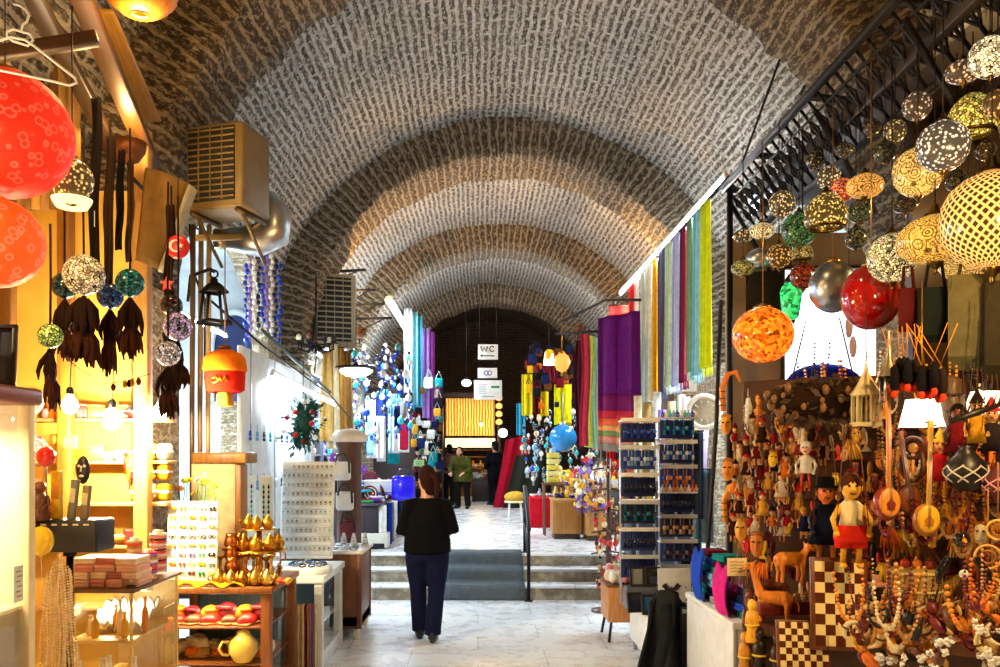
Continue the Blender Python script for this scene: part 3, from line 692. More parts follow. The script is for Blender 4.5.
# goods stacked on the stall wall behind
for i in range(9):
    px = 136+13*(i % 3); row = i//3; p = P(px, 492-row*20, 6.05)
    t = thing('cloth_bundle', 'banded yellow and white cloth bundle stacked on the bright stall wall', 'cloth', (p.x, 6.1, p.z), R.uniform(-.1,.1), 'cloth bundles on the stall wall')
    m = MB(); m.rbox((0,0,0), (.085,.14,.12), .03, seg=3); m.build('folded_cloth', FABRIC, t, K[('amber', 'cream', 'yellow')[(i+row) % 3]])
    m = MB(); m.rbox((0,0,0), (.088,.145,.026), .01); m.build('band', FABRIC, t, K['white'])
tim = MB(); tim.rbox((-2.72, 6.12, 1.44), (1.05, .24, .03), .006); struct('trim_20', tim, WOOD, K['tan'])
tim = MB(); tim.rbox((-2.72, 6.12, .7), (1.05, .24, .03), .006); struct('trim_21', tim, WOOD, K['tan'])
FLOW = ['yellow', 'white', 'amber', 'lime', 'yellow']
def flower(p, r, col, name='artificial_flower', label='yellow artificial flower standing behind the earring board', grp='artificial flowers'):
    t = thing(name, label, 'flower', p, R.uniform(0,6), grp)
    m = MB()
    for k in range(6): a = k*PI/3; m.ball((r*.6*math.cos(a), r*.6*math.sin(a)*.6, r*.6*math.sin(a)*.7), r*.42, 8, sc=(1,.5,.8))
    m.build('petals', MATTE, t, col); m = MB(); m.ball((0,-r*.25,0), r*.3, 8); m.build('flower_centre', MATTE, t, K['amber'])
    m = MB(); m.tube([(0,.02,0), (.01,.03,-r*3), (0,.03,-r*5)], .004, 5); m.build('stem', MATTE, t, K['green'])
for i in range(11): flower(P(172+4.2*i, 487+R.uniform(-9,9), 6.35+R.uniform(-.1,.1)), .03, K[FLOW[i % 5]])
t = thing('flower_vase', 'white vase holding the yellow artificial flowers', 'vase', (P(188, 520, 6.5).x, 6.45, .0))
m = MB(); m.lathe([(.06,.86), (.07,.9), (.05,1.0), (.04,1.22), (.06,1.3), (.055,1.29), (.035,1.2)], 18); m.build('vase_body', GLOSS, t, K['white']); m = MB(); m.torus((0,0,1.0), .052, .005, 18, 5); m.build('neck_band', GLOSS, t, K['gold'])
for i in range(12):
    a = R.uniform(0, 1)
    x = P(125+1.7*i, 455, 6.0)
    tag(MB().tube([(0,0,0), (.01*math.sin(i),-.01,-.08), (0,0,-.16-.02*(i % 4))], [.012,.016,.004], 6).build('hanging_charm', GLOSS, None, K[('red', 'amber', 'brown', 'coral', 'yellow', 'maroon')[i % 6]], loc=(x.x, 6.02, P(0, 452+5*(i % 3), 6).z)), 'little bright charm hanging on the bright stall wall', 'charm', 'charms on the stall wall')
# ---- earring board
EP = P(192, 584, 6.06)
t = thing('earring_board', 'white upright board pinned with rows of yellow and black earrings', 'display board', (EP.x, EP.y, EP.z), rot=(-.06, 0, 0))
bw, bh = .36, .59
m = MB(); m.rbox((0,0,bh/2), (bw,.016,bh), .006); m.build('board', SATIN, t, K['white'])
m = MB(); m.rbox((0,.05,bh*.35), (.05,.1,bh*.68), .004); m.build('easel_leg', SATIN, t, K['tan'])
EC = [['yellow', 'amber', 'yellow', 'cream', 'black'], ['gold', 'yellow', 'amber', 'yellow', 'grey'], ['yellow', 'amber', 'gold', 'cream', 'tan'], ['black', 'black', 'brown', 'black', 'black'], ['amber', 'yellow', 'tan', 'yellow', 'amber'], ['silver', 'pink', 'violet', 'green', 'black'], ['amber', 'coral', 'yellow', 'yellow', 'grey'], ['green', 'tan', 'brown', 'green', 'lime']]
for j in range(8):
    for i in range(5):
        x = EP.x-bw/2+.04+.07*i; z = EP.z+bh-.05-.066*j; y = EP.y-.014-.06*(.0)+(bh-.05-.062*j)*.06
        c = K[EC[j][i]]; m = MB(); k = (i+j) % 3
        for s in (-1, 1):
            if j == 3: m.torus((s*.014,0,-.006), .011, .0035, 10, 5, M=Matrix.Rotation(PI/2, 4, 'X'))
            elif k == 0: [m.ball((s*.013+.008*math.cos(a*1.256), 0, .008*math.sin(a*1.256)), .007, 6) for a in range(5)]
            elif k == 1: m.ball((s*.013,0,0), .012, 8, sc=(1,.5,1)); m.ball((s*.013,0,-.018), .007, 6)
            else: m.prism([(s*.013-.01,-.008), (s*.013+.01,-.008), (s*.013,.014)], .008)
        tag(m.build('earring_pair', GLOSS, None, c, loc=(x, y-.002, z)), 'pair of earrings pinned to the white upright board', 'earrings', 'earrings on the white board')
# ---- tall box pillar and carved wooden tower
t = thing('display_pedestal', 'tall cream box pedestal with a brown lid behind the earring board', 'pedestal', (P(219, 500, 6.9).x, 7.0, 0))
m = MB(); m.rbox((-.03,0,.86), (.36,.3,1.72), .01); m.build('cream_box', MATTE, t, lin('#f6d9a8')); m = MB(); m.rbox((.02,0,1.765), (.44,.36,.09), .012); m.build('brown_lid', WOOD, t, lin('#9a6a2e'))
m = MB(); m.rbox((.17,-.06,.86), (.05,.2,1.7), .006); m.build('side_board', WOOD, t, lin('#a06a30')); m = MB(); m.rbox((-.1,-.155,1.25), (.03,.006,.8), .001); m.build('tape_strip', SATIN, t, K['white'])
CY = 5.98
# ---- wooden showcase
cabinet('wooden_showcase', 'brown wooden showcase crammed with leather and carved goods', 'cabinet', (-2.3, CY, 0), (-1.46, CY+.86, .86), .07, lin('#7a4418'), lin('#8a5220'), [.3, .56], toph=.05, faces=('side',), backcol=lin('#5a7c90'))
names = [('leather_pouch', 'orange leather pouch'), ('wooden_box', 'carved wooden box'), ('booklet', 'pale booklet'), ('leather_slipper', 'brown leather slipper'), ('clay_cup', 'painted clay cup'), ('wooden_spoon', 'long wooden spoon')]
def clutter(kind, p, col, label, grp, rz=0, sc=1):
    t = None; m = MB()
    if kind in ('leather_pouch', 'bag'):
        t = thing(kind, label, 'pouch', p, rz, grp); m.ball((0,0,.05*sc), .06*sc, 12, sc=(1,.55,.8)); m.build('pouch_body', SATIN, t, col)
        m = MB(); m.rbox((0,-.02*sc,.075*sc), (.085*sc,.05*sc,.02*sc), .008); m.build('flap', SATIN, t, tuple(q*.7 for q in col))
    elif kind == 'wooden_box':
        t = thing(kind, label, 'box', p, rz, grp); m.rbox((0,0,.03*sc), (.13*sc,.09*sc,.06*sc), .004); m.build('box_body', WOOD, t, col); m = MB(); m.rbox((0,0,.068*sc), (.136*sc,.096*sc,.018*sc), .005); m.build('lid', WOOD, t, tuple(min(1, q*1.4) for q in col))
    elif kind == 'booklet':
        t = thing(kind, label, 'book', p, rz, grp); m.rbox((0,0,.012*sc), (.12*sc,.17*sc,.024*sc), .002); m.build('pages', MATTE, t, K['cream']); m = MB(); m.rbox((0,0,.026*sc), (.125*sc,.175*sc,.004*sc), .001); m.build('cover', SATIN, t, col)
    elif kind == 'leather_slipper':
        t = thing(kind, label, 'slipper', p, rz, grp); m.rbox((0,0,.008), (.08*sc,.22*sc,.016), .007); m.build('sole', MATTE, t, K['tan'])
        m = MB(); m.ball((0,-.05*sc,.022), .05*sc, 12, sc=(.85,1.2,.7)); m.build('upper', SATIN, t, col)
    elif kind == 'clay_cup':
        t = thing(kind, label, 'cup', p, rz, grp); m.lathe([(.025*sc,0), (.04*sc,.01*sc), (.045*sc,.05*sc), (.04*sc,.08*sc), (.036*sc,.08*sc), (.04*sc,.05*sc), (.01,.012*sc)], 16); m.build('cup_body', GLOSS, t, col)
        m = MB(); m.torus((.045*sc,0,.045*sc), .022*sc, .005*sc, 10, 5, M=Matrix.Rotation(PI/2, 4, 'X')); m.build('handle', GLOSS, t, col)
    elif kind == 'wooden_spoon':
        t = thing(kind, label, 'spoon', p, rz, grp); m.tube([(-.12*sc,0,.012), (.08*sc,0,.02)], .007*sc, 7); m.build('handle', WOOD, t, col); m = MB(); m.ball((.12*sc,0,.018), .035*sc, 10, sc=(1.3,.8,.4)); m.build('spoon_bowl', WOOD, t, col)
    elif kind == 'vase':
        t = thing(kind, label, 'vase', p, rz, grp); m.lathe([(.03*sc,0), (.035*sc,.008*sc), (.055*sc,.05*sc), (.05*sc,.09*sc), (.022*sc,.13*sc), (.02*sc,.16*sc), (.032*sc,.18*sc), (.026*sc,.178*sc), (.014*sc,.15*sc)], 18); m.build('vase_body', GLOSS, t, col)
        m = MB(); m.torus((0,0,.055*sc), .056*sc, .004*sc, 18, 5); m.build('painted_band', GLOSS, t, K['white'])
    elif kind == 'bowl':
        t = thing(kind, label, 'bowl', p, rz, grp); m.lathe([(.03*sc,0), (.032*sc,.008*sc), (.07*sc,.03*sc), (.085*sc,.06*sc), (.08*sc,.06*sc), (.06*sc,.03*sc), (.002,.014*sc)], 20); m.build('bowl_body', GLOSS, t, col)
        m = MB(); m.torus((0,0,.06*sc), .083*sc, .004*sc, 20, 5); m.build('rim', GLOSS, t, K['white'])
    elif kind == 'plate':
        t = thing(kind, label, 'plate', p, rz, grp); M0 = Matrix.Rotation(1.25, 4, 'X'); m.M = Matrix.Translation((0,0,.09*sc)) @ M0; m.lathe([(.002,0), (.05*sc,.004), (.088*sc,.016*sc), (.09*sc,.02*sc), (.05*sc,.01*sc), (.002,.006)], 22); m.build('plate_dish', GLOSS, t, col)
        m = MB(); m.M = Matrix.Translation((0,-.006,.09*sc)) @ M0; m.torus((0,0,.014*sc), .065*sc, .006*sc, 20, 5); [m.ball((.03*sc*math.cos(a), .03*sc*math.sin(a), .01*sc), .01*sc, 6) for a in range(6)]; m.build('painted_motif', GLOSS, t, K['white'])
    elif kind == 'folded_cloth':
        t = thing(kind, label, 'cloth', p, rz, grp); m.rbox((0,0,.018*sc), (.2*sc,.15*sc,.034*sc), .014, seg=3); m.build('cloth_fold', FABRIC, t, col); m = MB(); m.rbox((0,-.002,.04*sc), (.19*sc,.146*sc,.014*sc), .006, seg=2); m.build('upper_fold', FABRIC, t, tuple(min(1, q*1.25) for q in col))
    elif kind == 'box':
        t = thing(kind, label, 'box', p, rz, grp); m.rbox((0,0,.05*sc), (.13*sc,.1*sc,.1*sc), .006); m.build('box_body', SATIN, t, col); m = MB(); m.rbox((0,0,.104*sc), (.136*sc,.106*sc,.02*sc), .005); m.build('lid', SATIN, t, tuple(min(1, q*1.3+.02) for q in col))
    return t
CCOL = ['orange', 'brown', 'cream', 'amber', 'tan', 'red', 'beige', 'maroon']
for i in range(33):
    sh = i % 3; z = (.12, .568+.0, .308)[sh]; j = i//3; x = -2.2+.063*j; y = CY+.1+.12*((i*7) % 3)
    kd = ('leather_pouch', 'wooden_box', 'booklet', 'leather_slipper', 'clay_cup', 'wooden_spoon')[(i*5+sh) % 6]; cn = CCOL[(i*3+j) % 8]
    clutter(kd, (x, y, z+.002), K[cn], 'small %s in the jumble inside the wooden showcase' % kd.replace('_', ' '), 'goods inside the wooden showcase', R.uniform(-.8,.8), R.uniform(1.1, 1.6))
for k, z in enumerate((1.15, 1.75, 2.05)):
    tim = MB(); tim.rbox((-2.85, 6.12, z-.015), (1.3, .2, .025), .005); struct('trim_%d' % (40+k), tim, WOOD, K['tan'])
    for i in range(13):
        cn = ['amber', 'cream', 'pink', 'white', 'orange', 'gold', 'brown', 'red', 'beige'][R.randrange(9)]
        clutter(('vase', 'box', 'clay_cup', 'bowl', 'plate', 'bag')[R.randrange(6)], (-3.35+.088*i, 6.09, z), K[cn], 'small ware on the '+('lowest', 'middle', 'highest')[k]+' plank shelf of the bright yellow stall', 'wares on the '+('lowest', 'middle', 'highest')[k]+' plank shelf', R.uniform(-.5,.5), R.uniform(.8,1.1))
def teapot(name, label, p, s, col, mat=METAL, grp=None, rz=0):
    t = thing(name, label, 'teapot', p, rz, grp); m = MB(); m.lathe([(.04*s,0), (.045*s,.006*s), (.07*s,.05*s), (.068*s,.09*s), (.04*s,.125*s), (.034*s,.13*s)], 20); m.build('pot_body', mat, t, col)
    m = MB(); m.lathe([(.036*s,.128*s), (.03*s,.145*s), (.01*s,.155*s), (.012*s,.168*s), (.002,.176*s)], 16); m.build('lid', mat, t, col)
    m = MB(); m.tube([(.06*s,0,.05*s), (.095*s,0,.07*s), (.11*s,0,.11*s), (.13*s,0,.125*s)], [.016*s,.012*s,.009*s,.008*s], 8); m.build('spout', mat, t, col)
    m = MB(); m.tube([(-.064*s,0,.1*s), (-.1*s,0,.105*s), (-.115*s,0,.075*s), (-.1*s,0,.045*s), (-.068*s,0,.04*s)], .007*s, 7); m.build('handle', mat, t, col); return t
teapot('teapot', 'big pale yellow teapot at the front of the wooden showcase', (-1.68, CY+.1, .31), 1.5, lin('#f0d060'), GLOSS, None, .6)
# golden cloth along the top
m = MB(); m.grid(lambda u, v: (-2.26+.62*u, CY-.0+.05*v-.02, .865+.022*math.sin(u*23)*(1-v)+.03*v*(1-u)+.01), 24, 4); tag(m.build('gold_cloth', FABRIC, None, lin('#e8b020'), solid=.012), 'golden yellow cloth folded along the top edge of the wooden showcase', 'cloth')
# ---- brass cluster
t = thing('copper_tower', 'stack of copper coffee pots beside the earring board', 'coffee pots', (P(228, 560, 6.05).x, 6.15, .862))
for k in range(4): m = MB(); z = .09*k; m.lathe([(.05,z), (.058,z+.01), (.05,z+.05), (.04,z+.07), (.05,z+.088), (.044,z+.086)], 20); m.build('copper_pot', METAL, t, lin(('#a85a28', '#c07038')[k % 2])); 
m = MB(); m.tube([(.05,0,.05), (.12,-.05,.07)], .006, 6); m.build('handle', METAL, t, K['gold'])
tr = thing('brass_stand', 'tiered round brass stand loaded with small brass pots', 'stand', (-1.62, 6.3, .862))
m = MB(); m.lathe([(.17,0), (.18,.015), (.1,.03), (.03,.05), (.025,.2), (.2,.215), (.2,.225), (.02,.23), (.02,.36), (.13,.372), (.13,.38), (.002,.385)], 28); m.build('stand_body', METAL, tr, K['gold'])
for k in range(14): a = k*2*PI/14; m = MB(); m.tube([(.19*math.cos(a), .19*math.sin(a), .215), (.195*math.cos(a), .195*math.sin(a), .15-.02*(k % 2))], [.004,.008], 6); m.build('hanging_drop', METAL, tr, K['amber'])
for k in range(9): a = k*.7; m = MB(); m.lathe([(.012,0), (.02,.012), (.008,.04), (.016,.06), (.003,.085)], 10, c=(.155*math.cos(a), .155*math.sin(a), .03)); m.build('turned_finial', METAL, tr, lin(('#c88a2a', '#f0c850', '#8a4a1c')[k % 3]))
pos = [(.17*math.cos(a), .17*math.sin(a)-.0, .862+.225+.0) for a in [3.4, 4.1, 4.8, 5.5, 6.1]]
for i, q in enumerate(pos): teapot('brass_teapot', 'small brass teapot on the tiered brass stand', (-1.62+q[0]*.85, 6.3+q[1]*.85, q[2]), .75, (K['gold'], lin('#c98a2a'))[i % 2], METAL, 'brass teapots on the stand', i*1.3)
for i, a in enumerate([3.6, 4.7, 5.8]): teapot('brass_teapot', 'small brass teapot on the upper tier of the brass stand', (-1.62+.08*math.cos(a), 6.3+.08*math.sin(a), .862+.381), .62, K['gold'], METAL, 'brass teapots on the upper tier', i)
for i in range(9): teapot('brass_teapot', 'small brass teapot in the row along the front of the wooden showcase top', (-1.84+.043*i, 6.03+.012*(i % 2), .864), .52 if i % 2 else .66, lin(('#e0b040', '#b8782a', '#f0cc60')[i % 3]), METAL, 'brass teapots along the showcase front', i*.9)
def candlestick(p, s, col, label, grp):
    t = thing('candlestick', label, 'candlestick', p, 0, grp); m = MB(); m.lathe([(.05*s,0), (.052*s,.01*s), (.02*s,.03*s), (.012*s,.06*s), (.024*s,.09*s), (.01*s,.12*s), (.014*s,.19*s)], 16); m.build('stem', METAL, t, col)
    m = MB(); m.lathe([(.014*s,.19*s), (.04*s,.21*s), (.042*s,.222*s), (.016*s,.215*s)], 16); m.build('drip_pan', METAL, t, col)
for i in range(9): candlestick((-1.86+.046*i, 6.13+.04*((i*5) % 2), .862), R.uniform(.8, 1.15), lin(('#d8a032', '#b87328', '#e6bc50')[i % 3]), 'brass candlestick crowded along the front of the wooden showcase top', 'brass candlesticks on the showcase')
for i in range(10):
    p = (-1.5+.035*(i % 5), 6.06+.07*(i//5), .862+.001); m = MB(); m.ball((0,0,.022), .022, 10)
    [m.ball((.02*math.cos(a*1.05), .02*math.sin(a*1.05), .022+.008*(a % 2)), .006, 5) for a in range(6)]
    tag(m.build('beaded_trinket', GLOSS, None, K[('white', 'maroon', 'amber', 'red', 'gold')[i % 5]], loc=p), 'tiny round beaded trinket heaped at the corner of the showcase top', 'trinket', 'beaded trinkets')
# ---- white ring tables and slanted ring board
cabinet('white_table', 'white painted showcase table below the slanted ring board', 'table', (-2.0, 7.05, 0), (-1.29, 8.1, .78), .07, lin('#e6f0f4'), lin('#f4fafc'), [.35], mat=SATIN, toph=.06, backcol=lin('#38505c'))
t = thing('round_riser', 'round white riser tray at the front corner of the white table', 'tray', (-1.46, 7.3, .781)); m = MB(); m.lathe([(.2,0), (.205,.01), (.205,.05), (.19,.055), (.002,.056)], 32); m.build('riser', SATIN, t, lin('#eef6fa')); m = MB(); m.torus((0,0,.056), .18, .008, 32, 6); m.build('rim', SATIN, t, K['white'])
BX0, BX1, BY, BZ0, BZ1 = -1.86, -1.36, 7.95, .82, 1.74
t = thing('ring_board', 'tall white slanted board carrying rows of small rings', 'display board', ((BX0+BX1)/2, BY, BZ0), rot=(-.18, 0, 0))
m = MB(); m.rbox((0,0,(BZ1-BZ0)/2), (BX1-BX0,.03,BZ1-BZ0), .01); m.build('board', SATIN, t, lin('#f2f8fc'))
for k in range(10): m = MB(); m.rbox((0,-.025,.05+.086*k), (BX1-BX0-.03,.02,.045), .006); m.build('foam_ledge', MATTE, t, lin('#dfeaf2'))
m = MB(); m.rbox((0,.12,.36), (.3,.2,.02), .004); m.rbox((0,.1,.18), (.03,.16,.4), .004); m.build('back_prop', SATIN, t, K['white'])
RC = ['navy', 'black', 'silver', 'teal', 'turquoise', 'grey', 'blue', 'silver']
proto = None
Mx = Matrix.Rotation(-.18, 4, 'X')
for k in range(10):
    for i in range(11):
        q = Mx @ Vector((-.22+.044*i, -.042, .085+.086*k)); p = Vector(((BX0+BX1)/2, BY, BZ0))+q
        if k > 8 and i < 2: continue
        m = MB(); m.torus((0,0,0), .0105, .0026, 10, 5, M=Matrix.Rotation(PI/2, 4, 'X')); m.ball((0,-.002,.012), .0085, 6)
        if proto is None: proto = tag(m.build('finger_ring', GLOSS, None, K['silver'], loc=p), 'small stone set ring in the rows on the tall white slanted board', 'ring', 'rings on the slanted board')
        else:
            c = proto.copy(); C.objects.link(c); c.location = p; c.color = (*K[RC[(i*3+k*5+i*k) % 8]], 1)
for i in range(11):
    a = 2*PI*i/11; m = MB(); m.torus((0,0,.008), .026, .006, 14, 6, M=Matrix.Rotation(.35, 4, 'X'))
    tag(m.build('bangle', METAL, None, lin(('#2a5aa0', '#8f9aa2', '#2a3a52')[i % 3]), loc=(-1.46+.135*math.cos(a), 7.3+.135*math.sin(a), .848)), 'blue and silver bangle laid on the round white riser', 'bangle', 'bangles on the round riser')
for j, (x, w_, lb) in enumerate([(-2.06, .17, 'white panel of turquoise drop earrings, the nearer to the brass pots'), (-1.86, .12, 'narrow white panel of dark drop earrings next to the slanted ring board')]):
    t = thing('earring_display', lb, 'display board', (x-.05, 7.75-.1*j, 1.08)); m = MB(); m.rbox((0,0,.26), (w_,.02,.52), .006); m.build('panel', SATIN, t, lin('#eaf6fc')); m = MB(); m.rbox((0,.06,-.14), (.08,.08,.33), .005); m.build('foot', SATIN, t, K['white'])
    for a in range(2+(j == 0)):
        for b in range(9):
            m = MB(); m.ball((0,0,0), .011, 6, sc=(1,.6,1.5)); m.ball((0,0,.02), .006, 5)
            tag(m.build('drop_earring', GLOSS, None, K[(('turquoise', 'blue', 'sky blue'), ('navy', 'black', 'teal'))[j][(a+b) % 3]], loc=(x-.05-w_/2+.045+.045*a, 7.73-.1*j, 1.14+.045*b)), ('turquoise', 'dark')[j]+' drop earring hanging on the narrow white panel', 'earring', ('turquoise', 'dark')[j]+' drop earrings')
# silk scarves bundle at the table end
for i in range(7):
    c = K[('cream', 'gold', 'white', 'maroon', 'tan', 'violet', 'beige')[i]]; p = P(298+2.8*i, 606, 6.98); m = MB()
    m.grid(lambda u, v: ((u-.5)*.035*(1-.3*math.sin(v*PI)), .016*math.sin(u*7+i), -v*.62+.02*math.sin(u*3)), 6, 14)
    tag(m.build('silk_scarf', FABRIC, None, c, loc=p, solid=.006), 'thin %s silk scarf in the bunch hung at the end of the white table' % ('cream', 'gold', 'white', 'maroon', 'tan', 'violet', 'beige')[i], 'scarf', 'silk scarves at the table end')
# ---- brown cabinet with silver ware
cabinet('brown_cabinet', 'plain brown wooden cabinet on short pale feet beside the white table', 'cabinet', (-1.92, 8.25, .1), (-1.13, 9.0, .86), .05, lin('#6a3c20'), lin('#e8e4dc'), [], toph=.035, faces=(), backcol=lin('#6a3c20'))
cb = bpy.data.objects['brown_cabinet']
for sx in (-1, 1): m = MB(); m.rbox((sx*.375,0,.37), (.02,.68,.7), .004); m.build('side_panel', WOOD, cb, lin('#70401f'))
m = MB(); m.rbox((0,-.355,.37), (.7,.02,.7), .004); m.build('front_panel', WOOD, cb, lin('#70401f'))
for sx in (-1, 1):
    for sy in (-1, 1): m = MB(); m.lathe([(.02,-.1), (.03,-.06), (.03,0)], 10, c=(sx*.34, sy*.32, 0)); m.build('foot', SATIN, cb, K['cream'])
for i in range(16):
    m = MB(); m.torus((0,0,.012), .034, .006, 14, 6, M=Matrix.Rotation(R.uniform(.1,.6), 4, 'X')); m.torus((.012,.01,.022), .03, .005, 14, 6)
    tag(m.build('silver_bangle', METAL, None, lin(('#c9cdd2', '#8f9499', '#e4e6e8')[i % 3]), loc=(-1.82+.086*(i % 8), 8.34+.13*(i//8), .865)), 'silver bangle in the heap on top of the brown cabinet', 'bangle', 'silver bangles on the cabinet')
for i in range(6):
    t = thing('bangle_cone', 'white cone stand stacked with silver bangles on the brown cabinet', 'bracelet stand', (-1.7+.11*i, 8.62+.05*(i % 2), .862), 0, 'bangle cones'); m = MB(); m.lathe([(.045,0), (.045,.008), (.035,.012), (.014,.13), (.002,.14)], 14); m.build('cone', SATIN, t, K['white'])
    for k in range(3): m = MB(); m.torus((0,0,.03+.03*k), .036-.006*k, .005, 14, 5); m.build('bangle', METAL, t, K['silver'])
# column vitrine with sandals
t = thing('display_column', 'round brown column topped with a wide white lampshade cap', 'column', (-1.40, 9.25, .0)); m = MB(); m.lathe([(.16,0), (.16,.04), (.135,.06), (.13,1.86), (.15,1.9), (.15,1.93)], 24); m.build('column_shaft', WOOD, t, lin('#5a3a2a')); m = MB(); m.lathe([(.15,1.93), (.21,1.95), (.2,2.0), (.13,2.06), (.002,2.08)], 24); m.build('white_cap', SATIN, t, lin('#e8ded2'))
for k, (z, c1) in enumerate([(1.62, 'white'), (1.3, 'white'), (1.0, 'maroon')]):
    tt = thing('shoulder_bag', ['upper white bag with a black strap hung on the brown column', 'lower white bag with a black strap hung on the brown column', 'dark maroon bag hung lowest on the brown column'][k], 'bag', (-1.45+.03*k, 9.06, z)); m = MB(); m.rbox((0,0,0), (.19,.07,.2), .04, seg=3); m.build('bag_body', SATIN, tt, K[c1]); m = MB(); m.tube([(-.07,-.04,.06), (-.04,-.045,.17), (.03,-.045,.19), (.08,-.04,.1), (.085,-.04,-.02)], .012, 7); m.build('strap', SATIN, tt, K['black'])
# ---- white screen beyond the brown cabinet
t = thing('white_screen', 'long white painted display screen standing before the brick pier', 'screen', (-2.3, 10.0, 0)); m = MB(); m.rbox((0,0,1.9), (.05,3.6,1.9), .01); m.build('screen_panel', SATIN, t, lin('#eef6fa'))
for k in range(4): m = MB(); m.rbox((0,-1.75+1.16*k,.5), (.06,.06,1.0), .006); m.build('leg', SATIN, t, K['white'])
for k in range(4): m = MB(); m.rbox((.03,-1.5+1.0*k,1.9), (.012,.02,1.88), .002); m.build('seam_strip', SATIN, t, lin('#b8ccd4'))
for i in range(24):
    y = 8.4+.27*(i % 12); z = 2.0-.5*(i//12); m = MB(); m.ball((0,0,0), .03, 8, sc=(.5,1,1.3)); m.ball((0,0,-.05), .018, 7); m.tube([(0,0,.03), (0,0,.1)], .003, 4)
    tag(m.build('bead_pendant', GLOSS, None, K[('blue', 'sky blue', 'navy', 'turquoise', 'white', 'black')[i % 6]], loc=(-2.25, y, z)), 'blue bead pendant hanging on the long white display screen', 'pendant', 'pendants on the white screen')
# ---- wreath
t = thing('flower_wreath', 'dark green leafy bush with red flowers hung over the ring board', 'wreath', P(303, 424, 9.4))
m = MB()
m.ball((0,0,0), .1, 12, sc=(1,.5,1.4))
for i in range(480):
    a = R.uniform(0, 6.28); b = R.uniform(-1.3, 1.3); q = R.uniform(.06, .25)*R.uniform(.75,1.1); c = Vector((q*math.cos(a)*math.cos(b), .5*q*math.sin(a)*math.cos(b), 1.2*q*math.sin(b))); d = c.normalized()*.06+Vector((R.uniform(-.05,.05), R.uniform(-.05,.05), R.uniform(-.05,.05))); s = d.cross(Vector((.3,.2,1))).normalized()*.024
    m.add([c, c+d*.5+s, c+d, c+d*.5-s], [(0,1,2,3)])
m.build('leaves', MATTE, t, lin('#16503e'))
for i in range(9): a = i*.7; m = MB(); q = .12+.08*(i % 3)*.5; m.ball((q*math.cos(a), -.12, q*1.2*math.sin(a)), .03, 10, rip=.15, ripn=5); m.build('red_flower', MATTE, t, K[('red', 'maroon', 'white')[i % 3]])
m = MB(); m.tube([(0,0,.1), (0,.02,.7)], .005, 5); m.build('hanging_wire', IRON, t, K['black'])
# ---- iron lantern and silk lantern
t = thing('iron_lantern', 'black wrought iron lantern with glass sides on a wall bracket', 'lantern', P(214, 305, 6.6))
m = MB()
for k in range(4): a = PI/4+k*PI/2; m.tube([(.12*math.cos(a), .12*math.sin(a), -.13), (.085*math.cos(a), .085*math.sin(a), .1)], .012, 6)
m.lathe([(.14,-.15), (.145,-.135), (.13,-.12)], 4); m.lathe([(.11,.09), (.12,.1), (.06,.16), (.03,.18), (.03,.2), (.002,.22)], 4); m.torus((0,0,.24), .03, .008, 12, 6, M=Matrix.Rotation(PI/2, 4, 'X')); m.build('iron_frame', IRON, t, K['black'])
m = MB(); m.lathe([(.09,-.12), (.066,.09)], 4); m.build('glass_panes', GLASS, t, K['white']); m = MB(); m.tube([(0,0,.26), (-.06,.1,.3), (-.3,.35,.3), (-.34,.4,.1)], .014, 6); m.build('bracket', IRON, t, K['black'])
t = thing('silk_lantern', 'red and orange drum silk lantern with gold lettering under the iron lantern', 'lantern', P(225, 372, 6.2))
m = MB(); m.lathe([(.11,-.15), (.14,-.13), (.146,0)], 28, rip=.015, ripn=14); m.build('red_body', FABRIC, t, lin('#e02a18')); m = MB(); m.lathe([(.147,0), (.158,.012), (.155,.05), (.146,.1), (.115,.135), (.05,.16)], 28, rip=.015, ripn=14); m.build('orange_shoulder', FABRIC, t, lin('#f07818'))
m = MB(); m.lathe([(.04,.16), (.05,.17), (.05,.19), (.01,.2)], 14); m.tube([(0,0,.2), (0,0,.9)], .004, 5); m.build('top_cap', WOOD, t, lin('#5a2a14')); m = MB(); m.lathe([(.05,-.15), (.06,-.17), (.06,-.24), (.055,-.25)], 16, rip=.06, ripn=10); m.build('gold_fringe', FABRIC, t, lin('#d8a040'))
m = MB()
for x0, z0, st in ((-.05, 0, [(0,0),(.03,.02),(.05,-.01),(.02,-.03),(-.01,-.015)]), (0.0, .0, [(0,.02),(.02,-.02),(.04,.015),(.055,-.02)])): m.tube([(x0+a, -math.sqrt(max(1e-4, .147**2-(x0+a)**2)), -.06+z0+b) for a, b in st], .008, 6)
m.build('gold_lettering', METAL, t, lin('#f0b838'))
# ---- arched blue niche at the end of the second shop
m = MB(); nx = -3.42; n = 20; r = .34
pts = [(nx-r, 2.55)] + [(nx-r*math.cos(PI*i/n), 3.3+r*1.5*math.sin(PI*i/n)) for i in range(n+1)] + [(nx+r, 2.55)]
m.prism(pts, .05, c=(0, 12.02, 0)); struct('wall_niche', m, BLUEP)
m = MB(); m.tube([(x, 11.97, z) for x, z in pts], .05, 6); struct('trim_22', m, WHITE)
# blue bead curtain strands in front of it
for i in range(9):
    p = P(246+4.2*i, 246+abs(i-4)*5, 8.9); m = MB()
    for k in range(14): m.ball((.012*math.sin(k*1.7+i), 0, -.06*k), R.uniform(.018, .03), 7, sc=(1,.5,1.2))
    m.tube([(0,0,.04), (0,0,-.85)], .003, 4); tag(m.build('glass_bead_string', GLOSS, None, K[('blue', 'violet', 'white', 'navy')[i % 4]], loc=p), 'string of blue and white glass drops hanging before the arched blue niche', 'bead string', 'blue bead strings')
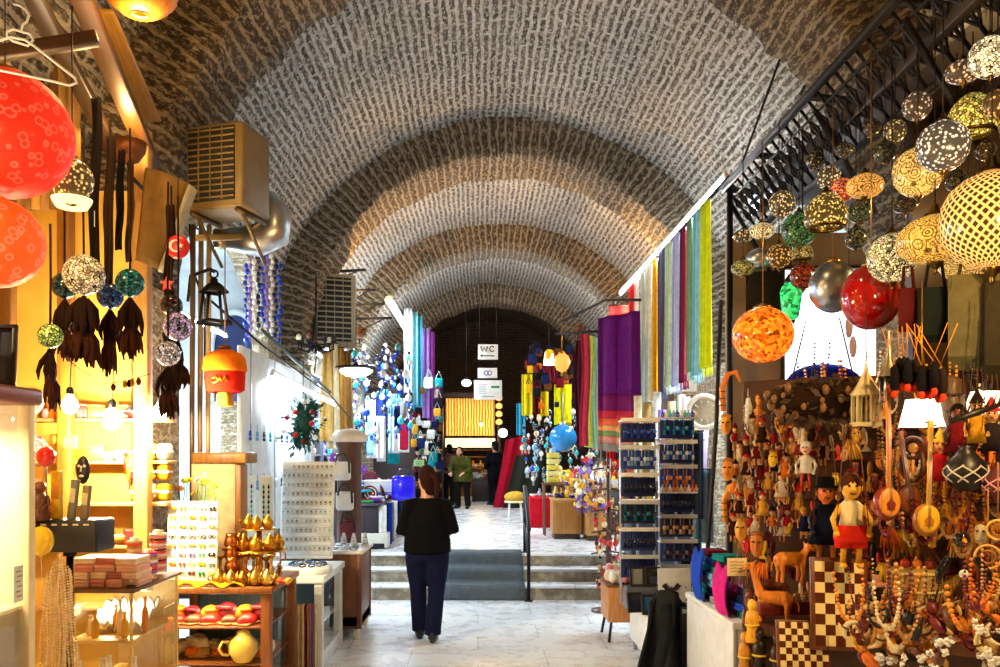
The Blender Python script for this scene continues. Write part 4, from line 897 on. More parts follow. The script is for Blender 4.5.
# ---- air conditioners
def aircon(p, w, h, d, label, rz, col, gcol='#1c1a16'):
    t = thing('air_conditioner', label, 'air conditioner', p, rz); m = MB(); m.rbox((0,0,h/2), (w,d,h), .03, seg=3); m.build('casing', SATIN, t, col)
    gw = w*.82; m = MB(); m.rbox((-w*.04,-d/2-.004,h*.52), (gw,.012,h*.86), .004); g_ = m.build('grille', MATTE, t, lin(gcol))
    for k in range(12): m = MB(); m.rbox((-w*.04,-d/2-.016,h*.13+h*.78*k/11), (gw,.014,h*.018), .003); m.build('slat', SATIN, g_, col)
    for k in (-1, 0, 1): m = MB(); m.rbox((-w*.04+k*gw*.25,-d/2-.02,h*.52), (.008,.012,h*.84), .002); m.build('bar', SATIN, g_, col)
    for s in (-1, 1): m = MB(); m.tube([(s*w*.4,d*.5,-.02), (s*w*.4,-d*.5,-.02)], .022, 4); m.tube([(s*w*.4,d*.5,-.35), (s*w*.4,-d*.3,-.03)], .018, 4); m.build('bracket', IRON, t, lin('#6a5636'))
    return t
o = aircon(P(229, 216, 6.75), .5, .66, .42, 'beige wall mounted air conditioner with a dark louvred grille above the iron lantern', -.28, lin('#7a6438'))
o = aircon(P(333, 350, 13.0), .62, 1.12, .5, 'second air conditioner farther along behind the brick pier', .35, lin('#9a927c'))
t = thing('air_duct', 'shiny silver flexible duct bent under the beige air conditioner', 'duct', P(262, 232, 7.3)); m = MB()
m.tube([(.02,.1,.32), (.12,.05,.18), (.1,0,.0), (-.04,-.02,-.08), (-.35,0,-.06)], [.12,.15,.16,.14,.08], 16, flat=.7); m.build('foil_duct', METAL, t, lin('#d5d8dc')); m = MB(); m.tube([(.1,-.1,.12), (-.05,-.14,.0)], .018, 6); m.tube([(-.4,0,-.06), (-.3,0,-.06)], .09, 12); m.build('clamp', METAL, t, lin('#b59a6a'))
for k, (a, b, c) in enumerate([((195, 238), (290, 236), '#a58a52'), ((195, 217), (262, 214), '#6a5430')]):
    timber('trim_%d' % (23+k), P(a[0], a[1], 6.9), P(b[0], b[1], 7.6), .05, .05, lin(c))
for k, (px, Y, c) in enumerate([(200, 7.0, '#8a7048'), (208, 7.02, '#b59a68'), (192, 6.9, '#5a4426')]):
    p = P(px, 225, Y); m = MB(); m.tube([(p.x, Y, .0), (p.x, Y, p.z*.6), (p.x+.01, Y, p.z)], .022, 8); tag(m.build('wall_pipe', SATIN, None, lin(c)), ('tan pipe running down the pier under the air conditioner', 'pale pipe running down the pier beside the tan one', 'dark pipe running down the edge of the pier')[k], 'pipe')
m = MB(); q = [P(205, 380, 7.3), P(205, 300, 7.2), P(192, 270, 7.1), P(190, 225, 7.05), P(210, 235, 7.3)]; m.tube(q, .012, 6); tag(m.build('black_cable', MATTE, None, K['black']), 'loose black cable looping down beside the iron lantern', 'cable')
m = MB(); m.tube([P(210, 300, 7.3), P(262, 345, 8.2), P(330, 395, 10.4), P(352, 420, 12)], .011, 6); tag(m.build('awning_rail', IRON, None, K['black']), 'thin dark rail sloping along over the second shop front', 'rail')
m = MB(); m.tube([P(262, 330, 8.3), P(330, 392, 11.0)], .022, 4); tag(m.build('awning_bar', IRON, None, lin('#5a6a68')), 'grey green bar sloping beside the cool tube lamp', 'bar')
# wrought iron lamp cluster under second unit
t = thing('iron_chandelier', 'black wrought iron chandelier hung below the farther air conditioner', 'chandelier', P(316, 342, 11.6)); m = MB()
m.tube([(0,0,-.15), (0,0,.9)], .012, 6); m.torus((0,0,-.05), .16, .014, 20, 6); m.build('iron_hoop', IRON, t, K['black'])
for k in range(7):
    a = k*.9; x, y = .24*math.cos(a), .24*math.sin(a); m = MB(); m.tube([(0,0,.0), (x*.5,y*.5,-.14), (x,y,-.1), (x,y,-.02)], .011, 6); m.lathe([(.02,-.02), (.045,0), (.03,.01)], 10, c=(x,y,0)); ar = m.build('lamp_arm', IRON, t, K['black'])
    m = MB(); m.ball((x,y,.045), .04, 10, sc=(1,1,1.3)); m.build('glass_cup', SATIN, ar, K[('black', 'cream', 'brown')[k % 3]])
# cream striped cloths under it
for i, px in enumerate([298, 307, 326, 333, 340, 347]):
    Y = 12.3+.1*i; a = P(px, 352+4*(i % 3) - (8 if i > 1 else -10), Y); L = (105-8*(i % 3))*Y/F; m = MB()
    m.grid(lambda u, v: ((u-.5)*.2*(.6+.5*v), .04*math.sin(u*12+i), -v*L), 12, 10); t = thing('striped_cloth', ('cream cloth nearest the brick pier', 'cream cloth with tan stripes by the pier', 'pale gold cloth below the farther air conditioner', 'cream and brown cloth below the farther air conditioner', 'golden striped cloth near the white shop front', 'narrow tan cloth beside the white shop front')[i]+' hanging down', 'cloth', a)
    m.build('cloth', FABRIC, t, lin(('#ead2a0', '#d8b878', '#e8c070', '#f0e0b8', '#c99a4a', '#b8905a')[i]), solid=.008); m = MB(); m.tube([(-.08,0,.01), (.08,0,.01)], .008, 6); m.tube([(0,0,.01), (0,0,.15)], .004, 4); m.build('hanger', IRON, t, K['black'])
# ------------------------------------------------------------------ people
def loft(m, secs, n=18):
    """closed loft through elliptical sections (centre, rx, ry[, tilt vector])"""
    vs = []
    for c, rx, ry in secs:
        for k in range(n):
            a = 2*PI*k/n; vs.append((c[0]+rx*math.cos(a), c[1]+ry*math.sin(a), c[2]))
    fs = [(i*n+k, i*n+(k+1) % n, (i+1)*n+(k+1) % n, (i+1)*n+k) for i in range(len(secs)-1) for k in range(n)]
    fs += [tuple(range(n))[::-1], tuple((len(secs)-1)*n+k for k in range(n))]
    return m.add(vs, fs)
def fuse(o, vox=.011, sm=6):
    d = o.modifiers.new('Fuse', 'REMESH'); d.mode = 'VOXEL'; d.voxel_size = vox; d.use_smooth_shade = True
    d = o.modifiers.new('Smooth', 'SMOOTH'); d.factor = .5; d.iterations = sm; return o
SKIN = coloured('skin', .5, var=.06, nscale=5)
def hand(m, wrist, d, up, s=1.0, curl=.6):
    """palm, four bent fingers and a thumb leaving the side of the palm"""
    d = Vector(d).normalized(); up = Vector(up); up = (up-d*up.dot(d)).normalized(); sd = d.cross(up); w = Vector(wrist)
    m.tube([w-d*.02, w+d*.03*s, w+d*.08*s], [.026*s, .04*s, .038*s], 10, flat=.5)
    for k, L in enumerate((.068, .078, .072, .056)):
        b = w+d*.075*s+sd*(.027-.018*k)*s; q = d.copy(); p = [b-d*.015*s, b]
        for j, f in enumerate((.45, .3, .25)):
            q = (q-up*curl*(.5+.25*j)).normalized(); p.append(p[-1]+q*L*f*s)
        m.tube(p, [.0095*s, .0095*s, .009*s, .008*s, .006*s], 8)
    b = w+d*.025*s+sd*.03*s; m.tube([b-sd*.012*s, b+sd*.018*s+d*.015*s, b+sd*.03*s+d*.04*s-up*.01, b+sd*.028*s+d*.062*s-up*.02], [.012*s, .0115*s, .0105*s, .007*s], 8)
def person(p, rz, H, label, pose):
    """figure faces local +y; pose gives joints in metres for a 1.65 m body"""
    t = thing('person', label, 'person', p, rz); k = H/1.65
    t.scale = (k, k, k); g = pose
    hd = Vector(g.get('head', (0, .02, 1.53))); yaw = g.get('yaw', 0); ch = Vector(g.get('chest', (0, 0, 1.22))); pv = Vector(g.get('pelvis', (0, 0, .88)))
    sh, hp = g.get('sh', .19), .095; wd = g.get('wide', 1)
    def J(n, s): return Vector(g[n+('L' if s < 0 else 'R')])
    body = MB()
    # head with face
    Mh = Matrix.Translation(hd) @ Matrix.Rotation(yaw, 4, 'Z') @ Matrix.Rotation(-g.get('nod', 0), 4, 'X'); body.M = Mh
    body.ball((0,0,.01), .085, 20, sc=(.9,1.08,1.28)); body.ball((0,.025,-.055), .06, 14, sc=(.95,1.05,1))
    body.tube([(0,.085,.015), (0,.104,-.018), (0,.112,-.03)], [.009,.012,.014], 8); body.ball((0,.098,-.03), .014, 8)
    for s in (-1, 1): body.ball((s*.078,-.005,-.005), .026, 10, sc=(.35,.8,1.2)); body.ball((s*.03,.08,.018), .013, 8); body.ball((s*.03,.084,.035), .012, 8, sc=(1.6,.6,.5))
    body.ball((0,.088,-.06), .02, 8, sc=(1.3,.5,.35)); body.ball((0,.086,-.07), .018, 8, sc=(1.2,.55,.4)); body.M = Matrix.Identity(4)
    nb = ch+Vector((0,0,.2)); body.tube([nb-Vector((0,0,.06)), nb.lerp(hd, .5), hd-Vector((0,.0,.03))], [.065,.053,.055], 14)
    # trunk
    def trunk(m, e):
        secs = []
        for f, rx, ry in ((-.12,.15,.115),(0,.175,.125),(.15,.172,.12),(.38,.145,.105),(.6,.158,.112),(.85,.185,.118),(1.02,.172,.1),(1.12,.125,.085),(1.2,.07,.065)):
            c = pv.lerp(ch, f) if f <= 1 else ch+(ch-pv).normalized()*(f-1)*.85
            secs.append((c+Vector((0,0,.0)), (rx+e)*wd, (ry+e)*wd))
        loft(m, secs)
    trunk(body, 0)
    cl_top = MB(); trunk(cl_top, .018); legs = MB(); shoes = []
    for s in (-1, 1):
        S = ch+Vector((s*sh, 0, .105)); E, W = J('elbow', s), J('wrist', s)
        body.tube([S-Vector((s*.05,0,0)), S, S.lerp(E, .5), E, E.lerp(W, .35), W], [.05,.056,.05,.042,.043,.028], 12)
        hand(body, W, (W-E), g.get('palmup', (0, 0, 1)), 1.0)
        cl_top.tube([S-Vector((s*.08,0,-.01)), S, S.lerp(E, .5), E, E.lerp(W, .4), W.lerp(E, .08)], [.06,.074,.068,.06,.058,.046], 14)
        Hh = pv+Vector((s*hp, 0, -.02)); Kn, A = J('knee', s), J('ankle', s)
        body.tube([Hh, Hh.lerp(Kn, .5), Kn, Kn.lerp(A, .3), A], [.092,.078,.056,.056,.036], 12)
        td = Vector(g['toe'+('L' if s < 0 else 'R')]); td.normalize(); body.tube([A+Vector((0,0,-.02)), A+td*.06+Vector((0,0,-.05)), A+td*.16+Vector((0,0,-.06))], [.035,.036,.028], 10)
        fl = g.get('flare', 1)
        legs.tube([Hh+Vector((0,0,.06)), Hh-Vector((0,0,.05)), Hh.lerp(Kn, .5), Kn, Kn.lerp(A, .4), A+Vector((0,0,.03)), A+Vector((0,0,-.015))], [.1*wd,.112*wd,.1*wd,.08*fl,.08*fl,.078*fl,.08*fl], 14)
        m = MB(); side = Vector((0,0,1)).cross(td)
        m.tube([A-td*.065+Vector((0,0,-.03)), A-td*.03+Vector((0,0,-.028)), A+td*.06+Vector((0,0,-.045)), A+td*.14+Vector((0,0,-.055)), A+td*.185+Vector((0,0,-.06))], [.034,.046,.046,.042,.022], 12)
        m.tube([A-td*.06+Vector((0,0,-.075)), A+td*.17+Vector((0,0,-.085))], [.03,.032], 8, flat=.45); m.tube([A-td*.04+Vector((0,0,-.05)), A-td*.04+Vector((0,0,.02))], [.045,.04], 10); shoes.append(m)
    loft(legs, [(pv+Vector((0,0,-.08)), .185*wd, .125*wd), (pv, .19*wd, .14*wd), (pv+Vector((0,0,.1)), .178*wd, .13*wd), (pv+Vector((0,0,.14)), .165*wd, .12*wd)])
    if 'hem' in g: # longer jacket skirt
        loft(cl_top, [(pv+Vector((0,0,g['hem'])), .215*wd, .165*wd), (pv+Vector((0,0,g['hem']+.12)), .21*wd, .16*wd), (pv+Vector((0,0,.2)), .185*wd, .14*wd), (pv+Vector((0,0,.3)), .165*wd, .125*wd)])
    fuse(body.build('body', SKIN, t, g.get('skin', lin('#c98f6c'))), .009, 3)
    fuse(legs.build('trousers', FABRIC, t, g['tcol']), .011, 5)
    j = fuse(cl_top.build('jacket', FABRIC, t, g['jcol']), .011, 5)
    for m in shoes: fuse(m.build('shoe', SATIN, t, g.get('scol', K['black'])), .009, 3)
    hm = MB(); hm.M = Mh; hm.ball((0,-.018,.028), .094, 18, sc=(.95,1.05,1.2)); hm.ball((0,-.035,-.03), .08, 14, sc=(1.02,.85,1.1)); hm.ball((.01,-.05,-.09), .06, 12, sc=(1.1,.7,1.2)); hm.ball((0,.05,.1), .045, 12, sc=(1.5,.8,.6))
    if g.get('pony'): hm.tube([(0,-.1,.04), (.01,-.15,.03), (.02,-.165,-.05), (.02,-.15,-.14), (.015,-.13,-.19)], [.025,.034,.036,.028,.012], 10); hm.tube([(.03,-.06,-.06), (.05,-.07,-.14), (.05,-.06,-.2)], [.03,.025,.01], 8); hm.tube([(-.03,-.06,-.06), (-.045,-.07,-.13)], [.03,.012], 8)
    h = fuse(hm.build('hair', FABRIC, t, g.get('hcol', lin('#24130d'))), .008, 3)
    for s in (-1, 1):
        m = MB(); m.M = Mh; m.ball((s*.03,.09,.016), .0085, 8, sc=(1.3,.6,.8)); m.build('eye', GLOSS, t, K['black'])
    return t
W1 = P(425, 641, 8.13)
t = person((W1.x+.02, 8.16, 0), .04, 1.66, 'woman with dark brown tied hair walking away in a black jacket and navy trousers', dict(
    head=(-.01, .02, 1.545), yaw=.55, nod=.12, chest=(0, .03, 1.2), pelvis=(0, 0, .87), wide=1.06, sh=.165,
    elbowL=(-.245, -.01, 1.05), elbowR=(.25, -.02, 1.06), wristL=(-.13, .2, 1.05), wristR=(.14, .2, 1.07), palmup=(0, 0, 1),
    kneeL=(-.09, .12, .47), kneeR=(.085, .03, .46), ankleL=(-.075, .16, .085), ankleR=(.055, -.1, .1), toeL=(-.12, 1, 0), toeR=(.1, 1, -.05),
    flare=1.0, hem=-.02, tcol=lin('#0e1434'), jcol=lin('#05060c'), hcol=lin('#2c1410'), pony=True))
m = MB(); m.rbox((0,.27,1.06), (.16,.1,.1), .03, seg=3); m.build('clutch_bag', SATIN, t, K['black'])
p = P(495, 505, 22.5)
person((p.x, 22.5, .48), .5, 1.66, 'man in black standing before the red draped cloth', dict(head=(0, .02, 1.55), yaw=.4, chest=(0, 0, 1.22), pelvis=(0, 0, .88), wide=1.12,
    elbowL=(-.28, -.02, 1.08), elbowR=(.29, -.02, 1.08), wristL=(-.2, .14, .95), wristR=(.24, .12, .9), kneeL=(-.1, .02, .47), kneeR=(.1, .02, .47), ankleL=(-.1, 0, .09), ankleR=(.11, -.02, .09), toeL=(-.2, 1, 0), toeR=(.2, 1, 0),
    tcol=lin('#101016'), jcol=lin('#0e0d12'), hcol=K['black']))
p = P(463, 505, 21)
person((p.x, 21, .48), 2.7, 1.62, 'person in an olive green coat stooping over the goods by the golden shop', dict(head=(0, .2, 1.42), yaw=.1, nod=-.5, chest=(0, .12, 1.16), pelvis=(0, -.02, .88), wide=1.22,
    elbowL=(-.28, .15, 1.0), elbowR=(.28, .16, 1.0), wristL=(-.18, .34, .9), wristR=(.17, .34, .9), kneeL=(-.12, .04, .47), kneeR=(.12, .06, .47), ankleL=(-.14, 0, .09), ankleR=(.14, 0, .09), toeL=(-.2, 1, 0), toeR=(.2, 1, 0),
    tcol=lin('#14140f'), jcol=lin('#4a4a18'), hcol=lin('#3a2a1a'), hem=-.2))
p = P(449, 503, 22)
person((p.x, 22.3, .48), 0.3, 1.6, 'person in a brown and pink top standing half behind the stooping one', dict(head=(0, .02, 1.53), chest=(0, 0, 1.22), pelvis=(0, 0, .88), wide=1.1,
    elbowL=(-.28, 0, 1.0), elbowR=(.28, 0, 1.0), wristL=(-.24, .12, .82), wristR=(.24, .12, .82), kneeL=(-.1, .02, .47), kneeR=(.1, .02, .47), ankleL=(-.1, 0, .09), ankleR=(.1, 0, .09), toeL=(-.1, 1, 0), toeR=(.1, 1, 0),
    tcol=lin('#1a1716'), jcol=lin('#7a4a44'), hcol=lin('#1a100c')))
# ------------------------------------------------------------------ stair runner and rail
m = MB(); cx0, cx1 = -.42, .58
pf = [(10.47, .004), (10.47, .188), (10.8, .19), (10.8, .348), (11.13, .35), (11.13, .508), (11.5, .511)]
pts = []
for a, b in zip(pf, pf[1:]): pts += [tuple(a[i]+(b[i]-a[i])*k/4 for i in (0,1)) for k in range(4)]
pts.append(pf[-1])
m.grid(lambda u, v: (cx0+(cx1-cx0)*u, pts[round(v*(len(pts)-1))][0]-.006*math.sin(u*40)*.3, pts[round(v*(len(pts)-1))][1]), 12, len(pts)-1)
tag(m.build('carpet_runner', FABRIC, None, lin('#5a646a'), solid=.012), 'grey carpet runner laid over the middle of the stone steps', 'carpet')
t = thing('stair_handrail', 'black iron handrail rising over the stone steps', 'handrail', (.62, 10.4, 0)); m = MB(); m.tube([(0,0,0), (0,0,.92)], .022, 8); m.lathe([(.05,0), (.05,.015), (.02,.02)], 12); m.build('post', IRON, t, K['black'])
m = MB(); m.tube([(0,.86,.5), (0,.86,1.36)], .022, 8); m.lathe([(.05,.5), (.05,.515), (.02,.52)], 12, c=(0,.86,0)); m.build('post', IRON, t, K['black'])
m = MB(); m.tube([(0,-.06,.88), (0,0,.93), (0,.86,1.37), (0,.95,1.37)], .026, 8); m.build('rail', IRON, t, lin('#2a2a30')); m = MB(); m.tube([(0,0,.45), (0,.86,.9)], .014, 6); m.build('middle_rail', IRON, t, K['black'])
# ------------------------------------------------------------------ hanging signs
SX = P(488, 352, 20)
t = thing('toilet_sign', 'white WC sign hanging topmost over the passage', 'sign', (SX.x, 20, SX.z)); m = MB(); m.rbox((0,0,0), (.47,.03,.36), .01); m.build('board', SATIN, t, (*K['white'], 1)); m = MB()
for st in ([(-.17,.12), (-.13,.0), (-.09,.1), (-.05,.0), (-.01,.12)], [(.14,.095), (.11,.118), (.07,.118), (.04,.08), (.04,.04), (.07,.0), (.11,.0), (.14,.025)]): m.tube([(x, -.018, z+.01) for x, z in st], .014, 6)
m.tube([(-.17,-.018,-.09), (.15,-.018,-.09)], .012, 6); m.tube([(-.13,-.018,-.065), (-.175,-.018,-.09), (-.13,-.018,-.115)], .01, 6); m.build('lettering', MATTE, t, K['black']); m = MB(); [m.tube([(s*.2,0,.18), (s*.2,0,2.0)], .006, 5) for s in (-1, 1)]; m.build('hanging_rods', IRON, t, K['black'])
for (px, py, w_, h_, lb, fl) in ((487.5, 373, .46, .24, 'small white sign with a faint emblem under the WC sign', 0), (488, 390, .66, .46, 'large white notice sign with green heading, lowest of the hanging signs', 1)):
    q = P(px, py, 20); t = thing('notice_sign', lb, 'sign', (q.x, 20.0, q.z)); m = MB(); m.rbox((0,0,0), (w_,.03,h_), .008); m.build('board', SATIN, t, K['white']); m = MB()
    if fl:
        m.rbox((.17,-.017,.07), (.2,.008,.05), .003); m.build('green_heading', MATTE, t, lin('#2f7a4a')); m = MB(); [m.rbox((-.13,-.017,.12-.05*i), (.2-.04*(i % 2),.006,.012), .002) for i in range(5)]; m.rbox((.0,-.017,-.15), (.3,.006,.02), .002); m.build('writing', MATTE, t, lin('#8aa0a0'))
    else: m.torus((-.03,-.017,0), .05, .012, 14, 6, M=Matrix.Rotation(PI/2, 4, 'X')); m.torus((.05,-.017,0), .05, .012, 14, 6, M=Matrix.Rotation(PI/2, 4, 'X')); m.build('emblem', MATTE, t, lin('#8f7fc0'))
    m = MB(); [m.tube([(s*.18,.0,h_/2), (s*.18,.0,h_/2+(.1 if fl else .26))], .006, 5) for s in (-1, 1)]; m.build('hanging_rods', IRON, t, K['black'])
# ------------------------------------------------------------------ golden shop at the far end
t = thing('golden_stall', 'golden lit stall front closing the end of the passage', 'stall', (P(474, 420, 27).x, 27.2, .48))
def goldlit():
    q = NT('glowing_gold_cloth'); v, oi = q.objcoord(False); w_ = q.node('TexWave'); w_.inputs['Scale'].default_value = 3.5; w_.inputs['Distortion'].default_value = 3; q.link(v, w_.inputs['Vector'])  # emission in the cloth itself stands in for light on the curtain
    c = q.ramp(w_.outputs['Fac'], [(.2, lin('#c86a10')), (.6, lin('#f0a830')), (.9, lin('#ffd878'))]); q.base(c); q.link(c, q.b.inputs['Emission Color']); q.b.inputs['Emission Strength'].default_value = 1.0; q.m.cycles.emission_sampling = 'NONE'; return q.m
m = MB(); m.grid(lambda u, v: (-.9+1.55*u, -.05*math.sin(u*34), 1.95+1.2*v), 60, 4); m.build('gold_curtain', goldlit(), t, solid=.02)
m = MB(); m.rbox((-.12,0,1.72), (1.6,.12,.3), .03); m.build('lit_sign_box', GLOW, t, (1, .86, .5, .13)); m = MB(); m.rbox((-.12,.1,.9), (1.5,.3,.06), .01); m.rbox((-.12,.22,.45), (1.5,.05,.9), .01); m.build('counter', WOOD, t, lin('#7a5020'))
for s in (-1.05, .8): m = MB(); m.rbox((s,0,1.7), (.12,.14,3.4), .02); m.build('post', WOOD, t, lin('#3a1e10'))
m = MB(); m.rbox((-.12,.02,3.25), (2.0,.2,.22), .03); m.build('lintel', WOOD, t, lin('#3a2010'))
for k in range(3): m = MB(); m.rbox((-.12,.3,1.05+.22*k), (1.4,.3,.03), .006); m.build('shelf', WOOD, t, lin('#8a5a24'))
for i in range(18):
    clutter(('vase', 'clay_cup', 'bowl')[i % 3], (t.location.x-.75+.08*i, 27.2+.12, .48+.935), K[('gold', 'amber', 'cream', 'tan')[i % 4]], 'golden %s on the counter of the golden stall' % ('vase', 'clay cup', 'bowl')[i % 3], 'pots on the golden stall', 0, 1.2)
t = thing('oval_lamp', 'small white oval lamp hanging beside the notice signs', 'lamp', P(466.5, 383, 19)); m = MB(); m.ball((0,0,0), .11, 16, sc=(1,1,.75)); m.build('lamp_globe', GLOW, t, (1, .98, .9, .25)); m = MB(); m.lathe([(.05,.075), (.05,.1), (.01,.12)], 12); m.tube([(0,0,.1), (0,0,2.2)], .006, 5); m.build('fitting', IRON, t, K['black'])
t = thing('white_lamp', 'little bright white lamp over the man in black', 'lamp', P(503, 433, 24)); m = MB(); m.ball((0,0,0), .13, 14); m.build('lamp_globe', GLOW, t, (1, 1, 1, .5)); m = MB(); m.tube([(0,0,.12), (0,0,1.5)], .008, 5); m.build('flex', IRON, t, K['black'])
for k in range(4):
    q = P(499, 398+8*k, 25); m = MB(); m.lathe([(.02,-.08), (.09,-.06), (.1,.03), (.05,.08)], 14); t = thing('gold_lamp', 'small gold lamp in the upright string by the golden stall', 'lamp', q, 0, 'gold lamp string'); m.build('shade', GLOW, t, (1, .6, .15, .12)); m = MB(); m.tube([(0,0,.07), (0,0,.24)], .008, 5); m.build('link', METAL, t, K['gold'])
# draped red cloth at the far stall
m = MB(); a = P(508, 440, 21.5); m.grid(lambda u, v: (a.x-.05-.32*v+u*(.62+.1*v)-.25*v*v*.3, 21.5+.05*math.sin(u*15+v*2), a.z-2.0*v+.15*u*(1-v)), 20, 14)
tag(m.build('red_drape', FABRIC, None, lin('#b0122c'), solid=.015), 'long crimson cloth draped slanting beside the man in black', 'cloth')
m = MB(); a = P(520, 455, 20); m.grid(lambda u, v: (a.x-.1-.3*v+u*.7, 20+.06*math.sin(u*13), a.z-1.25*v), 16, 10); tag(m.build('dark_drape', FABRIC, None, lin('#2a2c22'), solid=.015), 'dark olive cloth hung in front of the crimson one', 'cloth')
# stool and red cube, wooden counters
q = P(515, 520, 16.6); t = thing('cushioned_stool', 'white legged stool with a yellow woven cushion by the handrail', 'stool', (q.x, 16.6, .48))
m = MB(); m.ball((0,0,.5), .21, 20, sc=(1,1,.55)); m.build('woven_cushion', FABRIC, t, lin('#c8a23a')); m = MB(); m.lathe([(.2,.39), (.21,.41), (.2,.43), (.002,.43)], 20); m.build('seat', SATIN, t, K['cream'])
for k in range(4): a_ = PI/4+k*PI/2; m = MB(); m.tube([(.15*math.cos(a_), .15*math.sin(a_), .4), (.19*math.cos(a_), .19*math.sin(a_), 0)], .017, 8); m.build('leg', SATIN, t, K['white'])
q = P(541, 527, 15.6); t = thing('red_chest', 'red cloth covered chest behind the handrail', 'chest', (q.x+.02, 15.6, .48)); m = MB(); m.rbox((0,0,.26), (.46,.4,.52), .02); m.build('chest_body', FABRIC, t, lin('#c01224')); m = MB(); m.rbox((0,0,.53), (.48,.42,.04), .015); m.build('lid', FABRIC, t, lin('#d81c2c'))
for i in range(4): clutter(('bowl', 'vase', 'clay_cup', 'bowl')[i], (q.x-.14+.11*i, 15.55, 1.03), K[('white', 'grey', 'cream', 'sky blue')[i]], '%s %s standing on the red chest' % (('white', 'grey', 'cream', 'pale blue')[i], ('bowl', 'vase', 'cup', 'bowl')[i]), None, 0, .9)
for (x0, x1, y, h, lb, dp) in ((1.17, 1.62, 13.3, .62, 'low light wooden counter at the head of the steps', .5), (1.66, 2.02, 13.0, .86, 'taller light wooden counter next to the low one', .6)):
    t = thing('wooden_counter', lb, 'counter', ((x0+x1)/2, y+dp/2, .48)); w_ = x1-x0; m = MB(); m.rbox((0,0,.05), (w_*.9,dp*.9,.1), .005); m.build('plinth', WOOD, t, lin('#3a2412')); m = MB(); m.rbox((0,0,h/2+.04), (w_,dp,h-.08), .012); m.build('body', WOOD, t, lin('#b07c3a')); m = MB(); m.rbox((0,0,h-.0), (w_+.03,dp+.03,.035), .01); m.build('top', WOOD, t, lin('#c8985a'))
    m = MB(); m.rbox((0,-dp/2-.004,h/2+.05), (w_-.08,.012,h-.22), .004); m.build('front_panel', WOOD, t, lin('#a4702e'))
# ------------------------------------------------------------------ rail of scarves
m = MB(); m.tube([(2.42, 8.2, 4.47), (2.42, 15.0, 4.47)], .02, 8); tag(m.build('scarf_rail', IRON, None, K['black']), 'long dark rail carrying the hanging scarves', 'rail')
def scarf(y, w, L, cols, label, x=2.42, zt=4.45, fringe=True, yaw=0):
    t = thing('scarf', label, 'scarf', (x, y, zt), yaw, 'scarves on the long rail')
    n = len(cols)
    ph = R.uniform(0, 6)
    for k, c in enumerate(cols):
        m = MB(); u0, u1 = k/n, (k+1)/n
        m.grid(lambda u, v: (-.02+.03*math.sin((u0+(u1-u0)*u)*17+ph)*(.4+.6*v), (-w/2+w*(u0+(u1-u0)*u))*(1-.06*v), -L*v+.012*math.sin((u0+(u1-u0)*u)*9+ph)*v), 8, 14); m.build('cloth', FABRIC, t, lin(c), solid=.008)
    if fringe:
        m = MB(); [m.tube([(.02*math.sin(i), (-w/2+w*(i+.5)/12)*.94, -L), (.02*math.sin(i)+.005, (-w/2+w*(i+.5)/12)*.94, -L-.09)], .005, 4) for i in range(12)]; m.build('fringe', FABRIC, t, lin(cols[0]))
    m = MB(); m.torus((0,0,.03), .03, .006, 12, 6, M=Matrix.Rotation(PI/2, 4, 'X')); m.rbox((0,0,-.01), (.03,.05,.05), .008); m.build('clip', SATIN, t, K['white'])
SC = [(8.95, .3, 1.74, ['#e0e81a', '#c8dc10'], 'bright yellow green scarf at the near end of the long rail'), (9.3, .34, 1.78, ['#8fc6d6', '#6fb2c8'], 'pale turquoise scarf behind the yellow green one'), (9.62, .24, 1.72, ['#6e9a78', '#8a8a52'], 'sage green and olive scarf on the long rail'),
      (9.95, .28, 1.8, ['#7a1a38', '#5a1430'], 'dark wine red scarf on the long rail'), (10.3, .32, 1.82, ['#b8bce0', '#9aa0d0'], 'lilac scarf beside the wine red one'), (10.68, .3, 1.8, ['#d4e6c8', '#b8d8b0'], 'pale mint scarf next to the lilac one'),
      (11.1, .42, 1.86, ['#5a5570', '#6e6a86', '#4a4660'], 'slate purple scarf in the middle of the long rail'), (11.55, .2, 1.9, ['#f0a018', '#f4c030'], 'narrow orange scarf between slate and cream ones'), (11.95, .34, 1.9, ['#e4dcc0', '#cfc8b2'], 'cream scarf following the orange one'), (12.4, .36, 1.92, ['#a8b4a0', '#c2c8ba'], 'grey green scarf following the cream one'), (12.85, .3, 1.9, ['#e8d8d0', '#c8a8a0'], 'dusty pink scarf near the far end of the long rail'), (13.3, .3, 1.6, ['#b01820', '#d0262a'], 'scarlet scarf at the far end of the long rail')]
for s in SC: scarf(*s)
m = MB(); cr = [(.2*math.cos(a), .2*math.sin(a)) for a in [math.radians(35+290*i/20) for i in range(21)]] + [(.05+.16*math.cos(a), .16*math.sin(a)) for a in [math.radians(318-276*i/20) for i in range(21)]]
t = thing('crescent_flag', 'red flag with a white crescent hanging behind the far scarves', 'flag', P(622, 352, 13.9)); f = MB(); f.grid(lambda u, v: (-.2+.4*u, .03*math.sin(u*9), .75-1.5*v), 14, 12); f.build('red_field', FABRIC, t, lin('#c8141c'), solid=.01); m.prism([(a*.8, b*.8) for a, b in cr], .02, c=(0.02, -.05, 0)); m.build('crescent', MATTE, t, K['white'])
m = MB(); m.tube([(-.22,0,.76), (.22,0,.76)], .012, 6); m.build('pole', IRON, t, K['black'])
